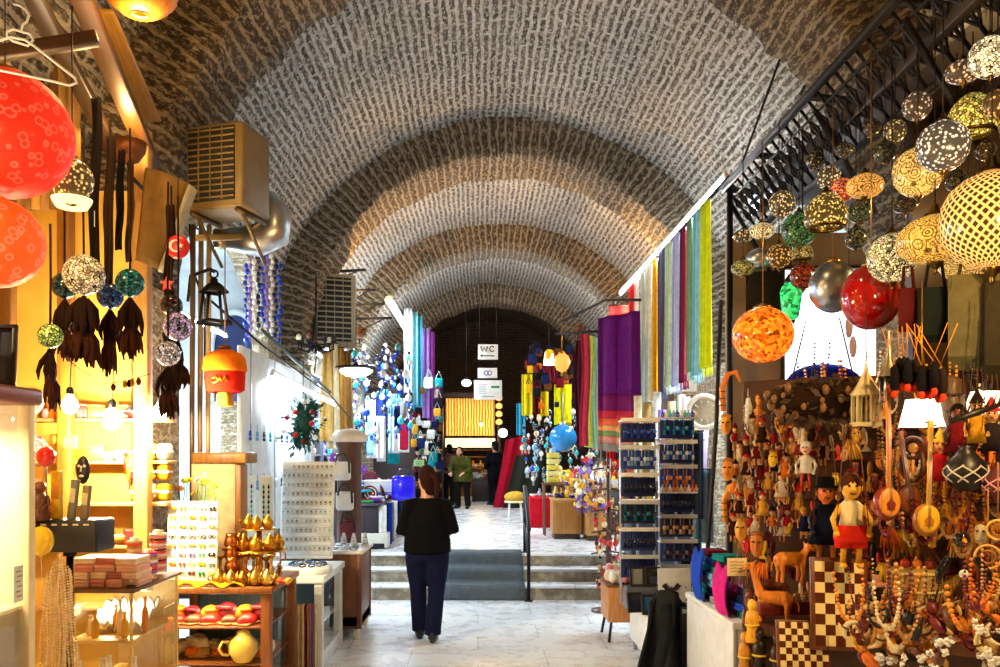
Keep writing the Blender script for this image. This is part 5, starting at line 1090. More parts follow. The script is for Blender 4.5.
# big striped blanket
B0 = P(598, 318, 11.2); B1 = P(640, 318, 10.6)
t = thing('fringed_blanket', 'large purple blanket with red, orange and green end stripes', 'blanket', (0, 0, 0), 0)
zt = B0.z; H = 1.74
bands = [(0, .58, '#5c1060'), (.58, .7, '#6e1450'), (.7, .76, '#c02a3a'), (.76, .81, '#e0603a'), (.81, .85, '#e89a5a'), (.85, .89, '#7a8a50'), (.89, .94, '#c87a6a'), (.94, 1, '#8a7a70')]
def bf(u, v): q = B0.lerp(B1, u); return (q.x+.03*math.sin(u*20)*(.3+v), q.y+.05*math.sin(u*14), zt-H*v-.06*u*v)
for a, b, c in bands: m = MB(); m.grid(lambda u, v: bf(u, a+(b-a)*v), 26, max(2, int((b-a)*20))); m.build('stripe' if b-a < .2 else 'purple_field', FABRIC, t, lin(c), solid=.014)
m = MB(); [m.tube([bf((i+.5)/30, 1), tuple(Vector(bf((i+.5)/30, 1))-Vector((0,0,.1)))], .008, 4) for i in range(30)]; m.build('fringe', FABRIC, t, lin('#3a1420'))
for i, (px, c, lb) in enumerate([(585, '#c83a50', 'narrow red shawl beside the purple blanket'), (589, '#d8e05a', 'lime shawl beside the purple blanket'), (594, '#9fd0b0', 'pale green shawl beside the purple blanket'), (580, '#501a2a', 'dark wine shawl hanging beyond the red one'), (597, '#e8a8b8', 'pink shawl touching the purple blanket')]):
    a = P(px, 334+2*i, 12.3+.1*i); m = MB(); m.grid(lambda u, v: ((u-.5)*.12+.02*math.sin(v*5+i), .05*math.sin(u*9), -1.62*v), 8, 12); t = thing('shawl', lb, 'shawl', a); m.build('cloth', FABRIC, t, lin(c), solid=.01); m = MB(); m.tube([(0,0,-.02), (0,0,.12)], .008, 5); m.build('hook', IRON, t, K['black'])
m = MB(); a = P(612, 446, 11.4); m.grid(lambda u, v: (a.x-.06+u*.42, a.y+.05*math.sin(u*12), a.z-.32*v+.05*u), 14, 6); tag(m.build('red_shawl', FABRIC, None, lin('#d8141c'), solid=.014), 'bright red shawl showing below the fringe of the purple blanket', 'shawl')
m = MB(); m.tube([P(560, 322, 13.6), P(606, 300, 13.0), P(640, 300, 10.4)], .02, 6); m.tube([P(556, 334, 13.6), P(604, 331, 13.0)], .02, 6); tag(m.build('bracket_rail', IRON, None, K['black']), 'dark bracket rail holding the purple blanket and the shawls', 'rail')
# ------------------------------------------------------------------ iron balcony truss
t = thing('balcony_truss', 'black wrought iron lattice truss running high above the hanging lamps', 'truss', (0, 0, 0))
A0, A1 = Vector((2.42, 4.3, 4.42)), Vector((2.42, 8.4, 4.42)); D = Vector((.32, 0, -.42))
m = MB(); m.tube([A0, A1], .045, 4); m.build('top_chord', IRON, t, K['black']); m = MB(); m.tube([A0+D, A1+D], .035, 4); m.build('bottom_chord', IRON, t, K['black']); m = MB(); m.tube([A0+D*.25, A1+D*.25], .014, 4); m.build('middle_chord', IRON, t, K['black'])
for k in range(26):
    a = A0.lerp(A1, (k+.5)/26); m = MB(); m.tube([a, a+D], .013, 5); b = a+D*.55; dy = Vector((0,.055,0)); m.tube([b-D*.28, b-D*.14+dy, b, b-D*.14-dy], .012, 5, closed=True); m.tube([b, b+D*.14+dy, b+D*.28, b+D*.14-dy], .012, 5, closed=True); m.build('scroll_baluster', IRON, t, K['black'])
for y in (4.9, 6.2, 7.4, 8.35):
    m = MB(); m.tube([(2.42, y, 4.4), (3.6, y, 4.3)], .03, 4); m.tube([(2.46, y, 4.3), (2.9, y, 3.55)], .024, 4); m.build('cross_beam', IRON, t, K['black'])
for i, (a, b) in enumerate([(P(735, 183, 8.3), P(786, 42, 7.6)), (P(800, 95, 7.3), P(852, -12, 6.9))]): m = MB(); m.tube([a, b], .012, 6); tag(m.build('tie_rod', IRON, None, K['black']), ('thin black tie rod from the far end of the truss up to the vault', 'thin black tie rod from the middle of the truss up to the brick arch')[i], 'rod')
m = MB(); m.tube([P(721, 300, 8.5), P(716, 430, 8.45), P(708, 545, 8.4), P(707, 600, 8.4)], .022, 8); tag(m.build('stall_post', IRON, None, lin('#3a2a1e')), 'slim dark post at the corner between the scarves and the carved goods', 'post')
m = MB(); m.tube([(2.46, 8.3, 0), (2.46, 8.3, 4.45)], .03, 8); tag(m.build('rail_post', IRON, None, lin('#241a18')), 'dark iron post carrying the near end of the long scarf rail', 'post')
# timber beam holding the lamps
m = MB(); uvbox(m, (2.66, 2.5, 4.26), (4.2, 8.4, 4.3)); struct('ceiling_boards', m, WOOD, lin('#2e2012'))
m = MB(); uvbox(m, (3.12, 6.1, 0), (6.2, 6.2, 4.26)); struct('wall_right', m, WOOD, lin('#2e2014'))
timber('trim_30', (2.6, 3.2, 4.2), (2.75, 8.4, 4.2), .12, .12, lin('#2a1c10')); timber('trim_31', (3.3, 3.2, 4.1), (3.3, 8.4, 4.1), .12, .12, lin('#2a1c10'))
# ------------------------------------------------------------------ mosaic lamps over the carved goods
LM = [ # px, py, Y, r px, shape, material, colour, emission, label
 (992, 220, 4.3, 48, 'globe', 2, '#f0b060', .75, 'biggest mosaic globe lamp, patterned as a white and amber lattice'),
 (935, 240, 4.6, 36, 'squat', 3, '#f2b850', .8, 'wide amber mosaic lamp with red and white rosettes next to the lattice globe'),
 (968, 250, 5.3, 32, 'globe', 3, '#f4c060', .8, 'amber rosette globe lamp tucked behind the lattice globe'),
 (892, 258, 4.9, 24, 'globe', 0, '#e8d8a0', .55, 'speckled cream mosaic globe beside the wide rosette lamp'),
 (918, 172, 4.7, 24, 'globe', 3, '#f4c468', .8, 'cream amber mosaic globe with faint circles below the starburst lamp'),
 (943, 146, 4.2, 25, 'globe', 1, '#f0e4d0', .7, 'starburst mosaic globe of white petals on a dark ground'),
 (973, 118, 4.75, 24, 'dome', 0, '#e2cc60', .6, 'yellow green crackle mosaic dome lamp with an open bottom'),
 (990, 57, 4.3, 20, 'globe', 0, '#f4e8c0', .7, 'black and cream shard mosaic globe hanging highest by the truss'),
 (963, 72, 4.6, 17, 'squat', 1, '#f0c8a0', .6, 'small peach dotted mosaic lamp beside the black and cream one'),
 (998, 104, 4.5, 14, 'globe', 1, '#f0b060', .7, 'small amber dotted globe half hidden beyond the yellow green dome'),
 (917, 106, 5.0, 14, 'globe', 1, '#e8c8a8', .55, 'small pinkish dotted globe hanging alone below the truss'),
 (895, 131, 5.2, 11, 'globe', 1, '#f0d090', .5, 'little dark globe with a bright dotted rim below the truss'),
 (865, 186, 5.6, 18, 'squat', 3, '#f6b050', .85, 'orange rosette lamp between the peach one and the dark leafy one'),
 (842, 190, 5.8, 12, 'globe', 0, '#f07a50', .7, 'coral red crackle lamp left of the orange rosette lamp'),
 (829, 178, 6.0, 12, 'globe', 1, '#f0d8a8', .6, 'small cream dotted globe above the coral red lamp'),
 (826, 214, 5.5, 21, 'dome', 1, '#f4d070', .85, 'bright yellow dome lamp with dark dots and an open bottom'),
 (799, 230, 5.9, 17, 'globe', 0, '#4a7a48', .4, 'dull green mosaic globe beside the bright yellow dome'),
 (782, 204, 6.2, 13, 'globe', 1, '#f4d8a0', .6, 'small cream and black dotted globe above the green one'),
 (762, 231, 6.4, 12, 'squat', 3, '#f2dca0', .6, 'flat cream mosaic lamp hanging near the end of the truss'),
 (743, 236, 6.6, 10, 'squat', 1, '#e8c088', .5, 'tiny tan lamp hanging nearest the post'),
 (779, 256, 6.0, 12, 'globe', 1, '#e0a850', .6, 'amber dotted globe under the green mosaic one'),
 (802, 253, 6.1, 11, 'dome', 0, '#c0a860', .4, 'olive crackle dome beside the amber dotted globe'),
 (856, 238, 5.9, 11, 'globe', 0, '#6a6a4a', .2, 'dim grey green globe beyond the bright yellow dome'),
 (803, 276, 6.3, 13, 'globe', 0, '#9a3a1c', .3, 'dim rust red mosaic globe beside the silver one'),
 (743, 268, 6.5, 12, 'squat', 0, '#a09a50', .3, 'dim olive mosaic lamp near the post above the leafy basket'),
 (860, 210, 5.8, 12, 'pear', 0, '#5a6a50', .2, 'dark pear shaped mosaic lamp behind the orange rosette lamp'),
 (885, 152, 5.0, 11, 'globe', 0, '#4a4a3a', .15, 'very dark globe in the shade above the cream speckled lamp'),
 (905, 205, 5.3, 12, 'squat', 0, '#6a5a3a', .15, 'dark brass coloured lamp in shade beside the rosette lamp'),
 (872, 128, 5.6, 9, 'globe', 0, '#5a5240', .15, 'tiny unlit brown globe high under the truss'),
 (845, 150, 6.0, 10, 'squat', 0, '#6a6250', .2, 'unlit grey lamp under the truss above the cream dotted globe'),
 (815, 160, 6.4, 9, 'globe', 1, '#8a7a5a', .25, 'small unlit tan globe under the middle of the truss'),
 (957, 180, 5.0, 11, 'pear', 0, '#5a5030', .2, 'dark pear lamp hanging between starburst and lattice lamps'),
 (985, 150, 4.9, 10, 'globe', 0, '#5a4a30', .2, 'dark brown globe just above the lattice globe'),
]
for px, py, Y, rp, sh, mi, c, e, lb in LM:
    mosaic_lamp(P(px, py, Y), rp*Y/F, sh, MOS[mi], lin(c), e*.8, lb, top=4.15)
def globe(px, py, Y, rp, mat, col, lb, e=1, extra=None, name='glass_globe'):
    r = rp*Y/F; p = P(px, py, Y); t = thing(name, lb, 'lamp', p, 0, 'large plain globe lamps'); m = MB(); m.ball((0,0,0), r, 32); m.build('globe', mat, t, (*col, e))
    m = MB(); m.lathe([(r*.3,r*.94), (r*.32,r*1.0), (r*.2,r*1.08), (.004,r*1.15)], 16); m.tube([(0,0,r*1.1), (0,0,max(r*1.4, 4.1-p.z))], .004, 5); m.build('fitting', METAL, t, K['tan']); return t
def honey(name, k):
    q = NT(name); v, oi = q.objcoord(False); d = q.node('TexVoronoi'); d.inputs['Scale'].default_value = 40; q.link(v, d.inputs['Vector'])
    c = q.mix(1.0, oi.outputs['Color'], q.ramp(d.outputs['Color'], [(.2, .25), (.5, .9), (.85, 2.0)]), 'MULTIPLY'); q.base(c); q.link(c, q.b.inputs['Emission Color']); q.link(q.math('MULTIPLY', oi.outputs['Alpha'], k), q.b.inputs['Emission Strength']); q.b.inputs['Roughness'].default_value = .1; q.m.cycles.emission_sampling = 'NONE'; return q.m
HONEY = honey('faceted_glass', 1.0)
o = globe(763, 335, 6.2, 30, HONEY, lin('#f07014'), 'glowing orange faceted glass globe near the corner post', .9)
o.scale = (1, 1, .93)
o = globe(833, 287, 5.8, 23.5, METAL, lin('#b4bcc8'), 'brushed silver globe hanging beside the red one'); o.scale = (1, 1, 1.1)
o = globe(871, 297, 5.2, 28.5, GLOSS, lin('#a80c08'), 'glossy red globe hanging in front of the silver one'); o.scale = (1, 1, 1.15)
o = globe(760, 259, 6.7, 14, METAL, lin('#c8d2dc'), 'small flattened silver lamp near the end of the truss', name='silver_lamp'); o.scale = (1, 1, .75)
t = thing('green_lantern', 'tapering green glass lantern in front of the bright white window', 'lantern', P(791, 300, 6.6)); m = MB(); m.lathe([(.03,-.16), (.06,-.13), (.075,-.05), (.085,.06), (.07,.1), (.05,.13)], 12); m.build('green_glass', HONEY, t, (*lin('#2fbf6a'), .7)); m = MB(); m.lathe([(.05,.13), (.055,.15), (.02,.2), (.004,.21)], 12); m.tube([(0,0,.2), (0,0,1.3)], .004, 5); m.lathe([(.035,-.16), (.03,-.18), (.004,-.2)], 12); m.build('iron_fittings', IRON, t, K['black'])
# ------------------------------------------------------------------ back wall of the carved goods stall, with its bright window
m = MB(); uvbox(m, (2.5, 8.45, 0), (6.2, 8.6, 2.35)); uvbox(m, (2.5, 8.45, 2.35), (3.02, 8.6, 4.0)); uvbox(m, (4.1, 8.45, 2.35), (6.2, 8.6, 4.0)); uvbox(m, (3.02, 8.45, 3.65), (4.1, 8.6, 4.0)); struct('wall_right', m, TAN)
m = MB(); m.grid(lambda u, v: (3.0+1.12*u, 8.56, 2.3+1.4*v), 2, 2)
def sky_pane():
    q = NT('daylit_window_glass'); q.b.inputs['Emission Color'].default_value = (.93, .97, 1, 1); q.b.inputs['Emission Strength'].default_value = 1.6; q.base((.9, .95, 1)); return q.m
struct('window_1', m, sky_pane())
m = MB(); m.tube([(3.02, 8.42, 2.35), (4.1, 8.42, 2.35), (4.1, 8.42, 3.65), (3.02, 8.42, 3.65)], .03, 4, closed=True); struct('trim_32', m, WOOD, lin('#3a2814'))
o = thing('blue_awning', 'rounded bright blue awning edge below the white window', 'awning', P(824, 385, 7.9)); m = MB(); m.ball((0,0,0), .36, 24, sc=(1,.4,.55)); m.build('blue_hood', FABRIC, o, lin('#1420a0')); m = MB(); m.tube([(-.38,0,-.02), (0,-.16,-.03), (.38,0,-.02)], .014, 6); m.build('hem', FABRIC, o, K['navy'])
t = thing('shell_strips', 'two pale pink paper fish ornaments hanging beside the white window', 'ornament', P(849, 335, 6.5)); 
for k in range(2): m = MB(); m.ball((.03*k,0,.06-.15*k), .05, 12, sc=(.6,.4,1.7)); m.build('pale_shell', SATIN, t, lin('#d8c0d8'))
m = MB(); m.tube([(0,0,.1), (0,0,.9)], .003, 4); m.build('thread', MATTE, t, K['black'])
MARK = set(bpy.data.objects)
# ------------------------------------------------------------------ carved goods stall: pegboard, racks
PA, PB = Vector((1.61, 5.2, 0)), Vector((2.9, 4.4, 0))
def YW(px):
    """distance of the pegboard seen at photo column px"""
    k = (px-VX)/F
    s = (k*PA.y-PA.x)/((PB.x-PA.x)-k*(PB.y-PA.y)); return PA.y+(PB.y-PA.y)*s
def W(px, py, off=.12): return P(px, py, YW(px)-off)
PYAW = math.atan2(PB.y-PA.y, PB.x-PA.x)
m = MB(); L = (PB-PA).length; m.rbox((L/2, .06, 1.12), (L, .04, 2.24), .01)
for k in range(5): m.rbox((L/2, .03, .35+.4*k), (L, .03, .05), .006)
o = m.build('display_wall', MATTE, None, lin('#42200a'), loc=PA, rot=(0, 0, PYAW)); tag(o, 'dark timber pegboard behind all the carved goods', 'pegboard')
m = MB()
t = thing('goods_counter', 'low dark timber counter under the carved goods', 'counter', (0, 0, 0))
def cpt(px, Y): return ((px-VX)*Y/F, Y)
q = [cpt(744, 4.45), cpt(1010, 3.85), cpt(1010, 4.25), cpt(744, 4.95)]
m.prism(q, .05, plane='XY', c=(0,0,.875)); m.build('counter_top', WOOD, t, lin('#5a3214')); m = MB(); q2 = [cpt(748, 4.5), cpt(1008, 3.9), cpt(1008, 4.22), cpt(748, 4.92)]; m.prism(q2, .85, plane='XY', c=(0,0,.425)); m.build('counter_front', WOOD, t, lin('#44240e'))
CT = .901
def on_counter(px, dy=.25):
    Y = 4.45+(3.85-4.45)*(px-742)/268+dy*.6+.05; return ((px-VX)*Y/F, Y, CT)
# ---- hanging string puppets
def puppet(p, s, label, grp, cols, rz=0, hat='cone', cat='puppet', skirt=False):
    t = thing('string_puppet', label, cat, p, rz, grp); t.scale = (s, s, s)
    g = lambda k, d: lin(cols.get(k, d))
    m = MB(); m.ball((0,0,.13), .034, 14, sc=(.9,.95,1.1)); m.ball((0,-.034,.128), .008, 8); [m.ball((x*.034,0,.13), .009, 6, sc=(.4,.8,1.1)) for x in (-1,1)]; m.tube([(0,0,.1), (0,0,.085)], .012, 8); hd_ = m.build('head', SATIN, t, g('skin', '#f0b070'))
    m = MB(); [m.ball((x*.012,-.032,.14), .005, 6) for x in (-1,1)]; m.tube([(-.01,-.033,.115), (0,-.034,.112), (.01,-.033,.115)], .0025, 5); m.build('painted_face', MATTE, hd_, K['black'])
    m = MB()
    if hat == 'cone': m.lathe([(.034,.15), (.036,.155), (.026,.18), (.004,.225)], 14)
    elif hat == 'flat': m.lathe([(.052,.152), (.052,.158), (.032,.16), (.03,.19), (.002,.195)], 16)
    else: m.ball((0,.008,.142), .037, 12, sc=(1,1,1.05))
    m.build('hat' if hat != 'hair' else 'hair', FABRIC, hd_, g('hat', '#701522'))
    m = MB(); m.lathe([(.022,.09), (.038,.075), (.034,.03), (.045 if not skirt else .07,-.02 if not skirt else -.06), (.002,-.02)], 14, sy=.7); m.build('torso', FABRIC, t, g('top', '#b01820'))
    for x in (-1, 1):
        m = MB(); m.tube([(x*.034,0,.07), (x*.058,-.006,.03), (x*.05,-.025,-.01)], [.011,.009,.008], 8); m.ball((x*.05,-.028,-.018), .011, 8); m.build('arm', SATIN, t, g('arm', '#f0b070'))
        m = MB(); m.tube([(x*.018,0,-.015), (x*.024,-.01,-.065), (x*.024,.004,-.115)], [.013,.01,.009], 8); m.ball((x*.025,-.012,-.122), .015, 8, sc=(.8,1.5,.7)); m.build('leg', SATIN, t, g('leg', '#f0b030'))
    m = MB(); m.tube([(0,0,.2), (0,0,.34)], .0018, 4); [m.tube([(x*.05,-.025,0), (x*.02,0,.34)], .0015, 4) for x in (-1,1)]; m.build('strings', MATTE, t, K['brown'])
    return t
PC = [('#b01820', '#f4d8b0', '#f0b070', '#701522'), ('#e07018', '#f2e2c8', '#f4c8a0', '#1a1a22'), ('#16224f', '#f0b070', '#e89860', '#d8b020'), ('#801a24', '#f4c8a0', '#f0b070', '#e8e0d0'), ('#e8b040', '#d8803a', '#f0b878', '#b01820'), ('#f0e2cc', '#f0b070', '#f4c090', '#3a1a12'), ('#3a1c16', '#e8a050', '#e8a868', '#c82020')]
protos = [puppet(W(735, 440), .7, 'small red bodied string puppet in the thick cluster by the corner post', 'small string puppets', {'top': '#b01820'}), puppet(W(742, 455), .72, 'small string puppet in a skirt in the thick cluster by the corner post', 'small string puppets in skirts', {'top': '#e07018', 'hat': '#1a1a22'}, hat='hair', skirt=True)]
n = 0
for r_ in range(6):
    for c_ in range(9):
        px = 732+10.5*c_+R.uniform(-4, 4)+(5 if r_ % 2 else 0); py = 436+18*r_+R.uniform(-5, 5)
        if (px > 806 and py > 455) or n < 2 and r_ == 0 and c_ < 2: n += 1; continue
        a, b, c, d = PC[R.randrange(7)]; k = n % 2; n += 1
        dup(protos[k], W(px, py, .1+.05*((r_+c_) % 4)), PYAW+R.uniform(-.7, .7), cols={'torso': lin(a), 'arm': lin(b), 'head': lin(c), 'hat': lin(d), 'hair': lin(d), 'leg': lin(b)}, sc=R.uniform(.62, .85))
puppet(W(806, 470, .35), 1.15, 'white bearded puppet in pale clothes hanging beside the dark blue one', None, {'top': '#f2ead8', 'hat': '#f6f0e4', 'skin': '#f0b898', 'leg': '#c03020', 'arm': '#f2ead8'}, PYAW, 'hair')
puppet(W(826, 528, .4), 1.8, 'tall puppet in a dark navy robe with an orange face and a black hat', None, {'top': '#101830', 'hat': '#14141c', 'skin': '#e87828', 'arm': '#101830', 'leg': '#d88828'}, PYAW+.3, 'flat', skirt=True)
t = puppet(W(851, 528, .75), 1.8, 'big wooden jointed doll in bright red shorts with yellow limbs and a pale top', None, {'top': '#f0dca8', 'hat': '#4a2410', 'skin': '#f4b83c', 'arm': '#f0b428', 'leg': '#f0b020'}, PYAW+.35, 'hair')
m = MB(); m.lathe([(.05,.01), (.056,-.03), (.05,-.05), (.002,-.02)], 14, sy=.75); [m.lathe([(.026,-.02), (.028,-.065), (.002,-.06)], 10, c=(x*.024,0,0)) for x in (-1,1)]; m.build('shorts', FABRIC, t, lin('#e8301c'))
# ---- carved animals
def animal(p, s, col, label, grp, neck=.12, rz=0, horns=False):
    t = thing('carved_animal', label, 'carving', p, rz, grp); m = MB()
    m.tube([(-.1*s,0,.13*s), (-.06*s,0,.14*s), (.04*s,0,.14*s), (.09*s,0,.145*s)], [.03*s,.045*s,.04*s,.035*s], 10)
    for x in (-.075, .07):
        for y in (-.022, .022): m.tube([(x*s,y*s,.12*s), ((x+.008)*s,y*s,.06*s), (x*s,y*s,0)], [.02*s,.012*s,.011*s], 8)
    m.tube([(.08*s,0,.15*s), (.11*s,0,(.15+neck*.6)*s), (.125*s,0,(.15+neck)*s)], [.028*s,.02*s,.017*s], 9); m.tube([(.11*s,0,(.16+neck)*s), (.15*s,0,(.155+neck)*s), (.18*s,0,(.135+neck)*s)], [.02*s,.022*s,.012*s], 9)
    for y in (-1, 1): m.tube([(.115*s,y*.012*s,(.17+neck)*s), (.11*s,y*.022*s,(.195+neck)*s)], [.007*s,.003*s], 6)
    m.tube([(-.105*s,0,.14*s), (-.13*s,0,.11*s), (-.13*s,0,.07*s)], [.008*s,.006*s,.007*s], 6); fuse(m.build('body', WOOD, t, col), .006*s, 2)
    m = MB(); [m.ball((.14*s,y*.02*s,(.162+neck)*s), .005*s, 6) for y in (-1,1)]; m.build('eyes', GLOSS, t, K['black'])
    if horns: m = MB(); [m.tube([(.12*s,y*.015*s,(.17+neck)*s), (.1*s,y*.05*s,(.22+neck)*s), (.13*s,y*.06*s,(.26+neck)*s)], [.008*s,.006*s,.002*s], 6) for y in (-1,1)]; m.build('horns', SATIN, t, K['cream'])
    return t
animal(on_counter(775, .1), 1.15, lin('#d8801c'), 'orange carved long necked animal behind the small chess board', None, .16, 2.6)
animal(W(790, 582, .55), 1.1, lin('#e0861c'), 'bright orange carved animal lying over the dark animal by the big chess board', None, .05, .3)
animal(W(772, 604, .5), .95, lin('#6a2c10'), 'dark brown carved animal standing below the orange one', None, .06, 2.9)
animal(on_counter(900, .2), 1.2, lin('#8a4418'), 'reddish brown carved animal in front of the straw drum', None, .06, .4, True)
animal(on_counter(935, .25), 1.0, lin('#a85a20'), 'light brown carved animal beside the reddish brown one', None, .1, 2.4)
# wall masks and ships
def mask(p, s, col, label, rz=PYAW):
    t = thing('carved_mask', label, 'mask', p, rz); m = MB(); m.ball((0,0,0), .06*s, 16, sc=(.75,.4,1.35)); m.ball((0,-.026*s,-.005), .014*s, 8, sc=(.7,1,2)); m.ball((0,-.02*s,-.045*s), .016*s, 8, sc=(1.4,.6,.6)); m.build('face', WOOD, t, col)
    m = MB(); [m.ball((x*.02*s,-.022*s,.02*s), .009*s, 8, sc=(1.4,.6,.7)) for x in (-1,1)]; m.build('eyes', MATTE, t, K['black']); m = MB(); m.ball((0,.004,.07*s), .045*s, 12, sc=(1,.4,.5)); m.build('headdress', WOOD, t, tuple(q*.5 for q in col)); return t
for a in [(728, 470, 1.1, '#e08818', 'long orange carved mask nearest the corner post'), (726, 425, 1.0, '#f0a028', 'bright orange carved mask high beside the corner post'), (757, 545, 1.2, '#c8741c', 'tan carved mask under the puppet cluster'), (741, 530, 1.1, '#e09a28', 'golden carved mask under the puppet cluster'), (783, 622, 1.25, '#e07a14', 'orange carved mask above the small chess board'), (750, 600, 1.0, '#7a3414', 'dark red brown carved mask by the price tag'), (766, 640, 1.1, '#2c1a0e', 'nearly black carved mask low beside the pole')]:
    mask(W(a[0], a[1], .3), a[2], lin(a[3]), a[4])
def arch_piece(p, s, col, label):
    t = thing('curved_carving', label, 'carving', p, PYAW); m = MB(); m.tube([(-.06*s,0,-.2*s), (-.07*s,0,0), (-.02*s,0,.12*s), (.05*s,0,.14*s), (.09*s,0,.05*s)], [.022*s,.026*s,.024*s,.02*s,.01*s], 10); m.build('curved_body', WOOD, t, col); m = MB(); [m.torus((-.066*s,0,-.15*s+.06*k*s), .027*s, .004*s, 12, 5) for k in range(3)]; m.build('painted_rings', MATTE, t, K['black'])
arch_piece(W(730, 388, .15), 1.0, lin('#d8741a'), 'curved orange carving hung below the orange globe lamp'); arch_piece(W(716+16, 500, .12), 1.0, lin('#f09a20'), 'curved yellow orange carving hung beside the puppet cluster')
# tall painted carved strips under the white window
for i, (px, y0, y1, c, lb) in enumerate([(786, 394, 455, '#8a2a18', 'red carved strip hanging under the leafy basket'), (803, 398, 478, '#e0a020', 'golden carved pole hanging under the leafy basket'), (775, 400, 450, '#3a1a10', 'dark carved strip beside the red one'), (818, 404, 440, '#a03018', 'red brown carved strip beside the golden pole'), (832, 392, 436, '#46622a', 'green panel hanging beside the cream birdcage'), (842, 402, 452, '#d8b070', 'pale carved strip by the green panel'), (768, 556, 600, '#f0a028', 'orange carved pole beside the price tag'), (758, 405, 440, '#c87a28', 'tan carved bird strip beyond the leafy basket'), (748, 398, 452, '#dfe9ee', 'pale blue white cloth strip under the orange globe lamp')]):
    a = W(px, y0, .2); L = (y1-y0)*a.y/F; t = thing('carved_strip', lb, 'carving', a, PYAW); m = MB(); m.tube([(0,0,0), (.006,0,-L*.25), (-.006,0,-L*.5), (.006,0,-L*.75), (0,0,-L)], [.016,.03,.02,.032,.012], 8, flat=.6); m.build('strip_body', WOOD, t, lin(c)); m = MB(); [m.torus((0,0,-L*(.2+.2*k)), .028, .005, 12, 5) for k in range(4)]; m.tube([(0,0,0), (0,.0,.08)], .002, 4); m.build('carved_bands', MATTE, t, tuple(min(1, q*1.6) for q in lin(c)))
# leafy basket
t = thing('dried_bundle', 'large shaggy hanging mass of dried brown pods and leaves under the white window', 'dried plants', W(823, 400, .55)); t.scale = (.85, .85, .85); m = MB()
for i in range(330):
    a, b = R.uniform(0, 6.28), R.uniform(-1.2, 1.5); q = R.uniform(.55, 1); c = Vector((.36*q*math.cos(a)*math.cos(b), .24*q*math.sin(a)*math.cos(b), .16*q*math.sin(b))); d = Vector((R.uniform(-1,1), R.uniform(-1,1), R.uniform(-1.2,.3))).normalized()*R.uniform(.05,.1); s_ = d.cross(Vector((.3,.7,.4))).normalized()*.018
    m.add([c, c+d*.5+s_, c+d, c+d*.5-s_], [(0,1,2,3)])
m.build('dry_leaves', MATTE, t, lin('#4a3218')); m = MB()
for i in range(60): a, b = R.uniform(0, 6.28), R.uniform(-.8, .6); m.ball((.34*math.cos(a)*math.cos(b), .24*math.sin(a)*math.cos(b), .15*math.sin(b)), R.uniform(.012, .026), 7, sc=(1,.8,1.4))
m.build('seed_pods', SATIN, t, lin('#7a5224')); m = MB(); m.ball((0,0,0), .25, 16, sc=(1.25,.8,.52)); m.build('basket_core', FABRIC, t, lin('#2a1a0c')); m = MB(); [m.tube([(x*.2,0,.08), (x*.1,0,.5)], .005, 4) for x in (-1,1)]; m.build('hanging_cords', MATTE, t, K['black'])
# cream birdcage, pouches with red tips, white shade
t = thing('birdcage_lantern', 'cream painted wooden birdcage lantern beside the white window', 'lantern', W(866, 406, .7), PYAW); m = MB(); m.lathe([(.085,-.12), (.09,-.1), (.08,-.095)], 6); m.lathe([(.08,.06), (.09,.07), (.05,.13), (.015,.2), (.004,.26)], 6); [m.tube([(.075*math.cos(a*1.047), .075*math.sin(a*1.047), -.1), (.075*math.cos(a*1.047), .075*math.sin(a*1.047), .07)], .009, 5) for a in range(6)]; m.build('frame', SATIN, t, lin('#ecd9a0')); m = MB(); [m.tube([(.075*math.cos(a*.3491), .075*math.sin(a*.3491), -.1), (.075*math.cos(a*.3491), .075*math.sin(a*.3491), .07)], .003, 4) for a in range(18)]; m.build('bars', SATIN, t, lin('#d8c080')); m = MB(); m.tube([(0,0,.25), (0,0,.7)], .003, 4); m.build('cord', MATTE, t, K['black'])
t = thing('wind_chime', 'conical cream metal chime hanging above the dark pouches', 'chime', W(889, 366, .85)); m = MB(); m.lathe([(.06,-.06), (.045,-.03), (.02,.03), (.008,.1), (.003,.2)], 14); m.build('cone', METAL, t, lin('#e8d8b0'))
for k in range(5): m = MB(); m.tube([(.045*math.cos(k*1.257), .045*math.sin(k*1.257), -.06), (.045*math.cos(k*1.257), .045*math.sin(k*1.257), -.2)], .006, 6); m.build('chime_tube', METAL, t, K['silver'])
for i in range(14):
    px = 886+4.4*i+R.uniform(-1, 1); py = 366+R.uniform(-4, 9)+abs(i-5)*.8; a = W(px, py, .8+.04*(i % 3)); t = thing('tasselled_pouch', 'small dark pouch with a red tip in the fan of cords below the red globe', 'pouch', a, R.uniform(0, 3), 'dark pouches with red tips'); m = MB(); m.lathe([(.004,.05), (.018,.03), (.026,-.03), (.024,-.08), (.01,-.1)], 10); m.build('pouch_body', FABRIC, t, lin(('#1a1412', '#241a14', '#0e0c10')[i % 3])); m = MB(); m.ball((0,0,-.115), .018, 8, sc=(1,1,1.5)); m.build('red_tip', FABRIC, t, lin('#e0401c')); top = W(905, 318, .82)-a; m = MB(); m.tube([(0,0,.045), tuple(top)], .0028, 4); m.build('cord', FABRIC, t, lin('#d88a30'))
t = thing('white_shade_lamp', 'glowing white lamp shade in the middle of the carved goods', 'lamp', W(922, 412, .45)); m = MB(); m.lathe([(.13,-.09), (.125,-.085), (.09,.07), (.092,.075)], 24, rip=.02, ripn=12); m.build('shade', GLOW, t, (1, .93, .75, .28)); m = MB(); m.lathe([(.03,.06), (.03,.12), (.004,.13)], 10); m.tube([(0,0,.12), (0,0,.8)], .004, 5); m.build('fitting', METAL, t, K['gold'])
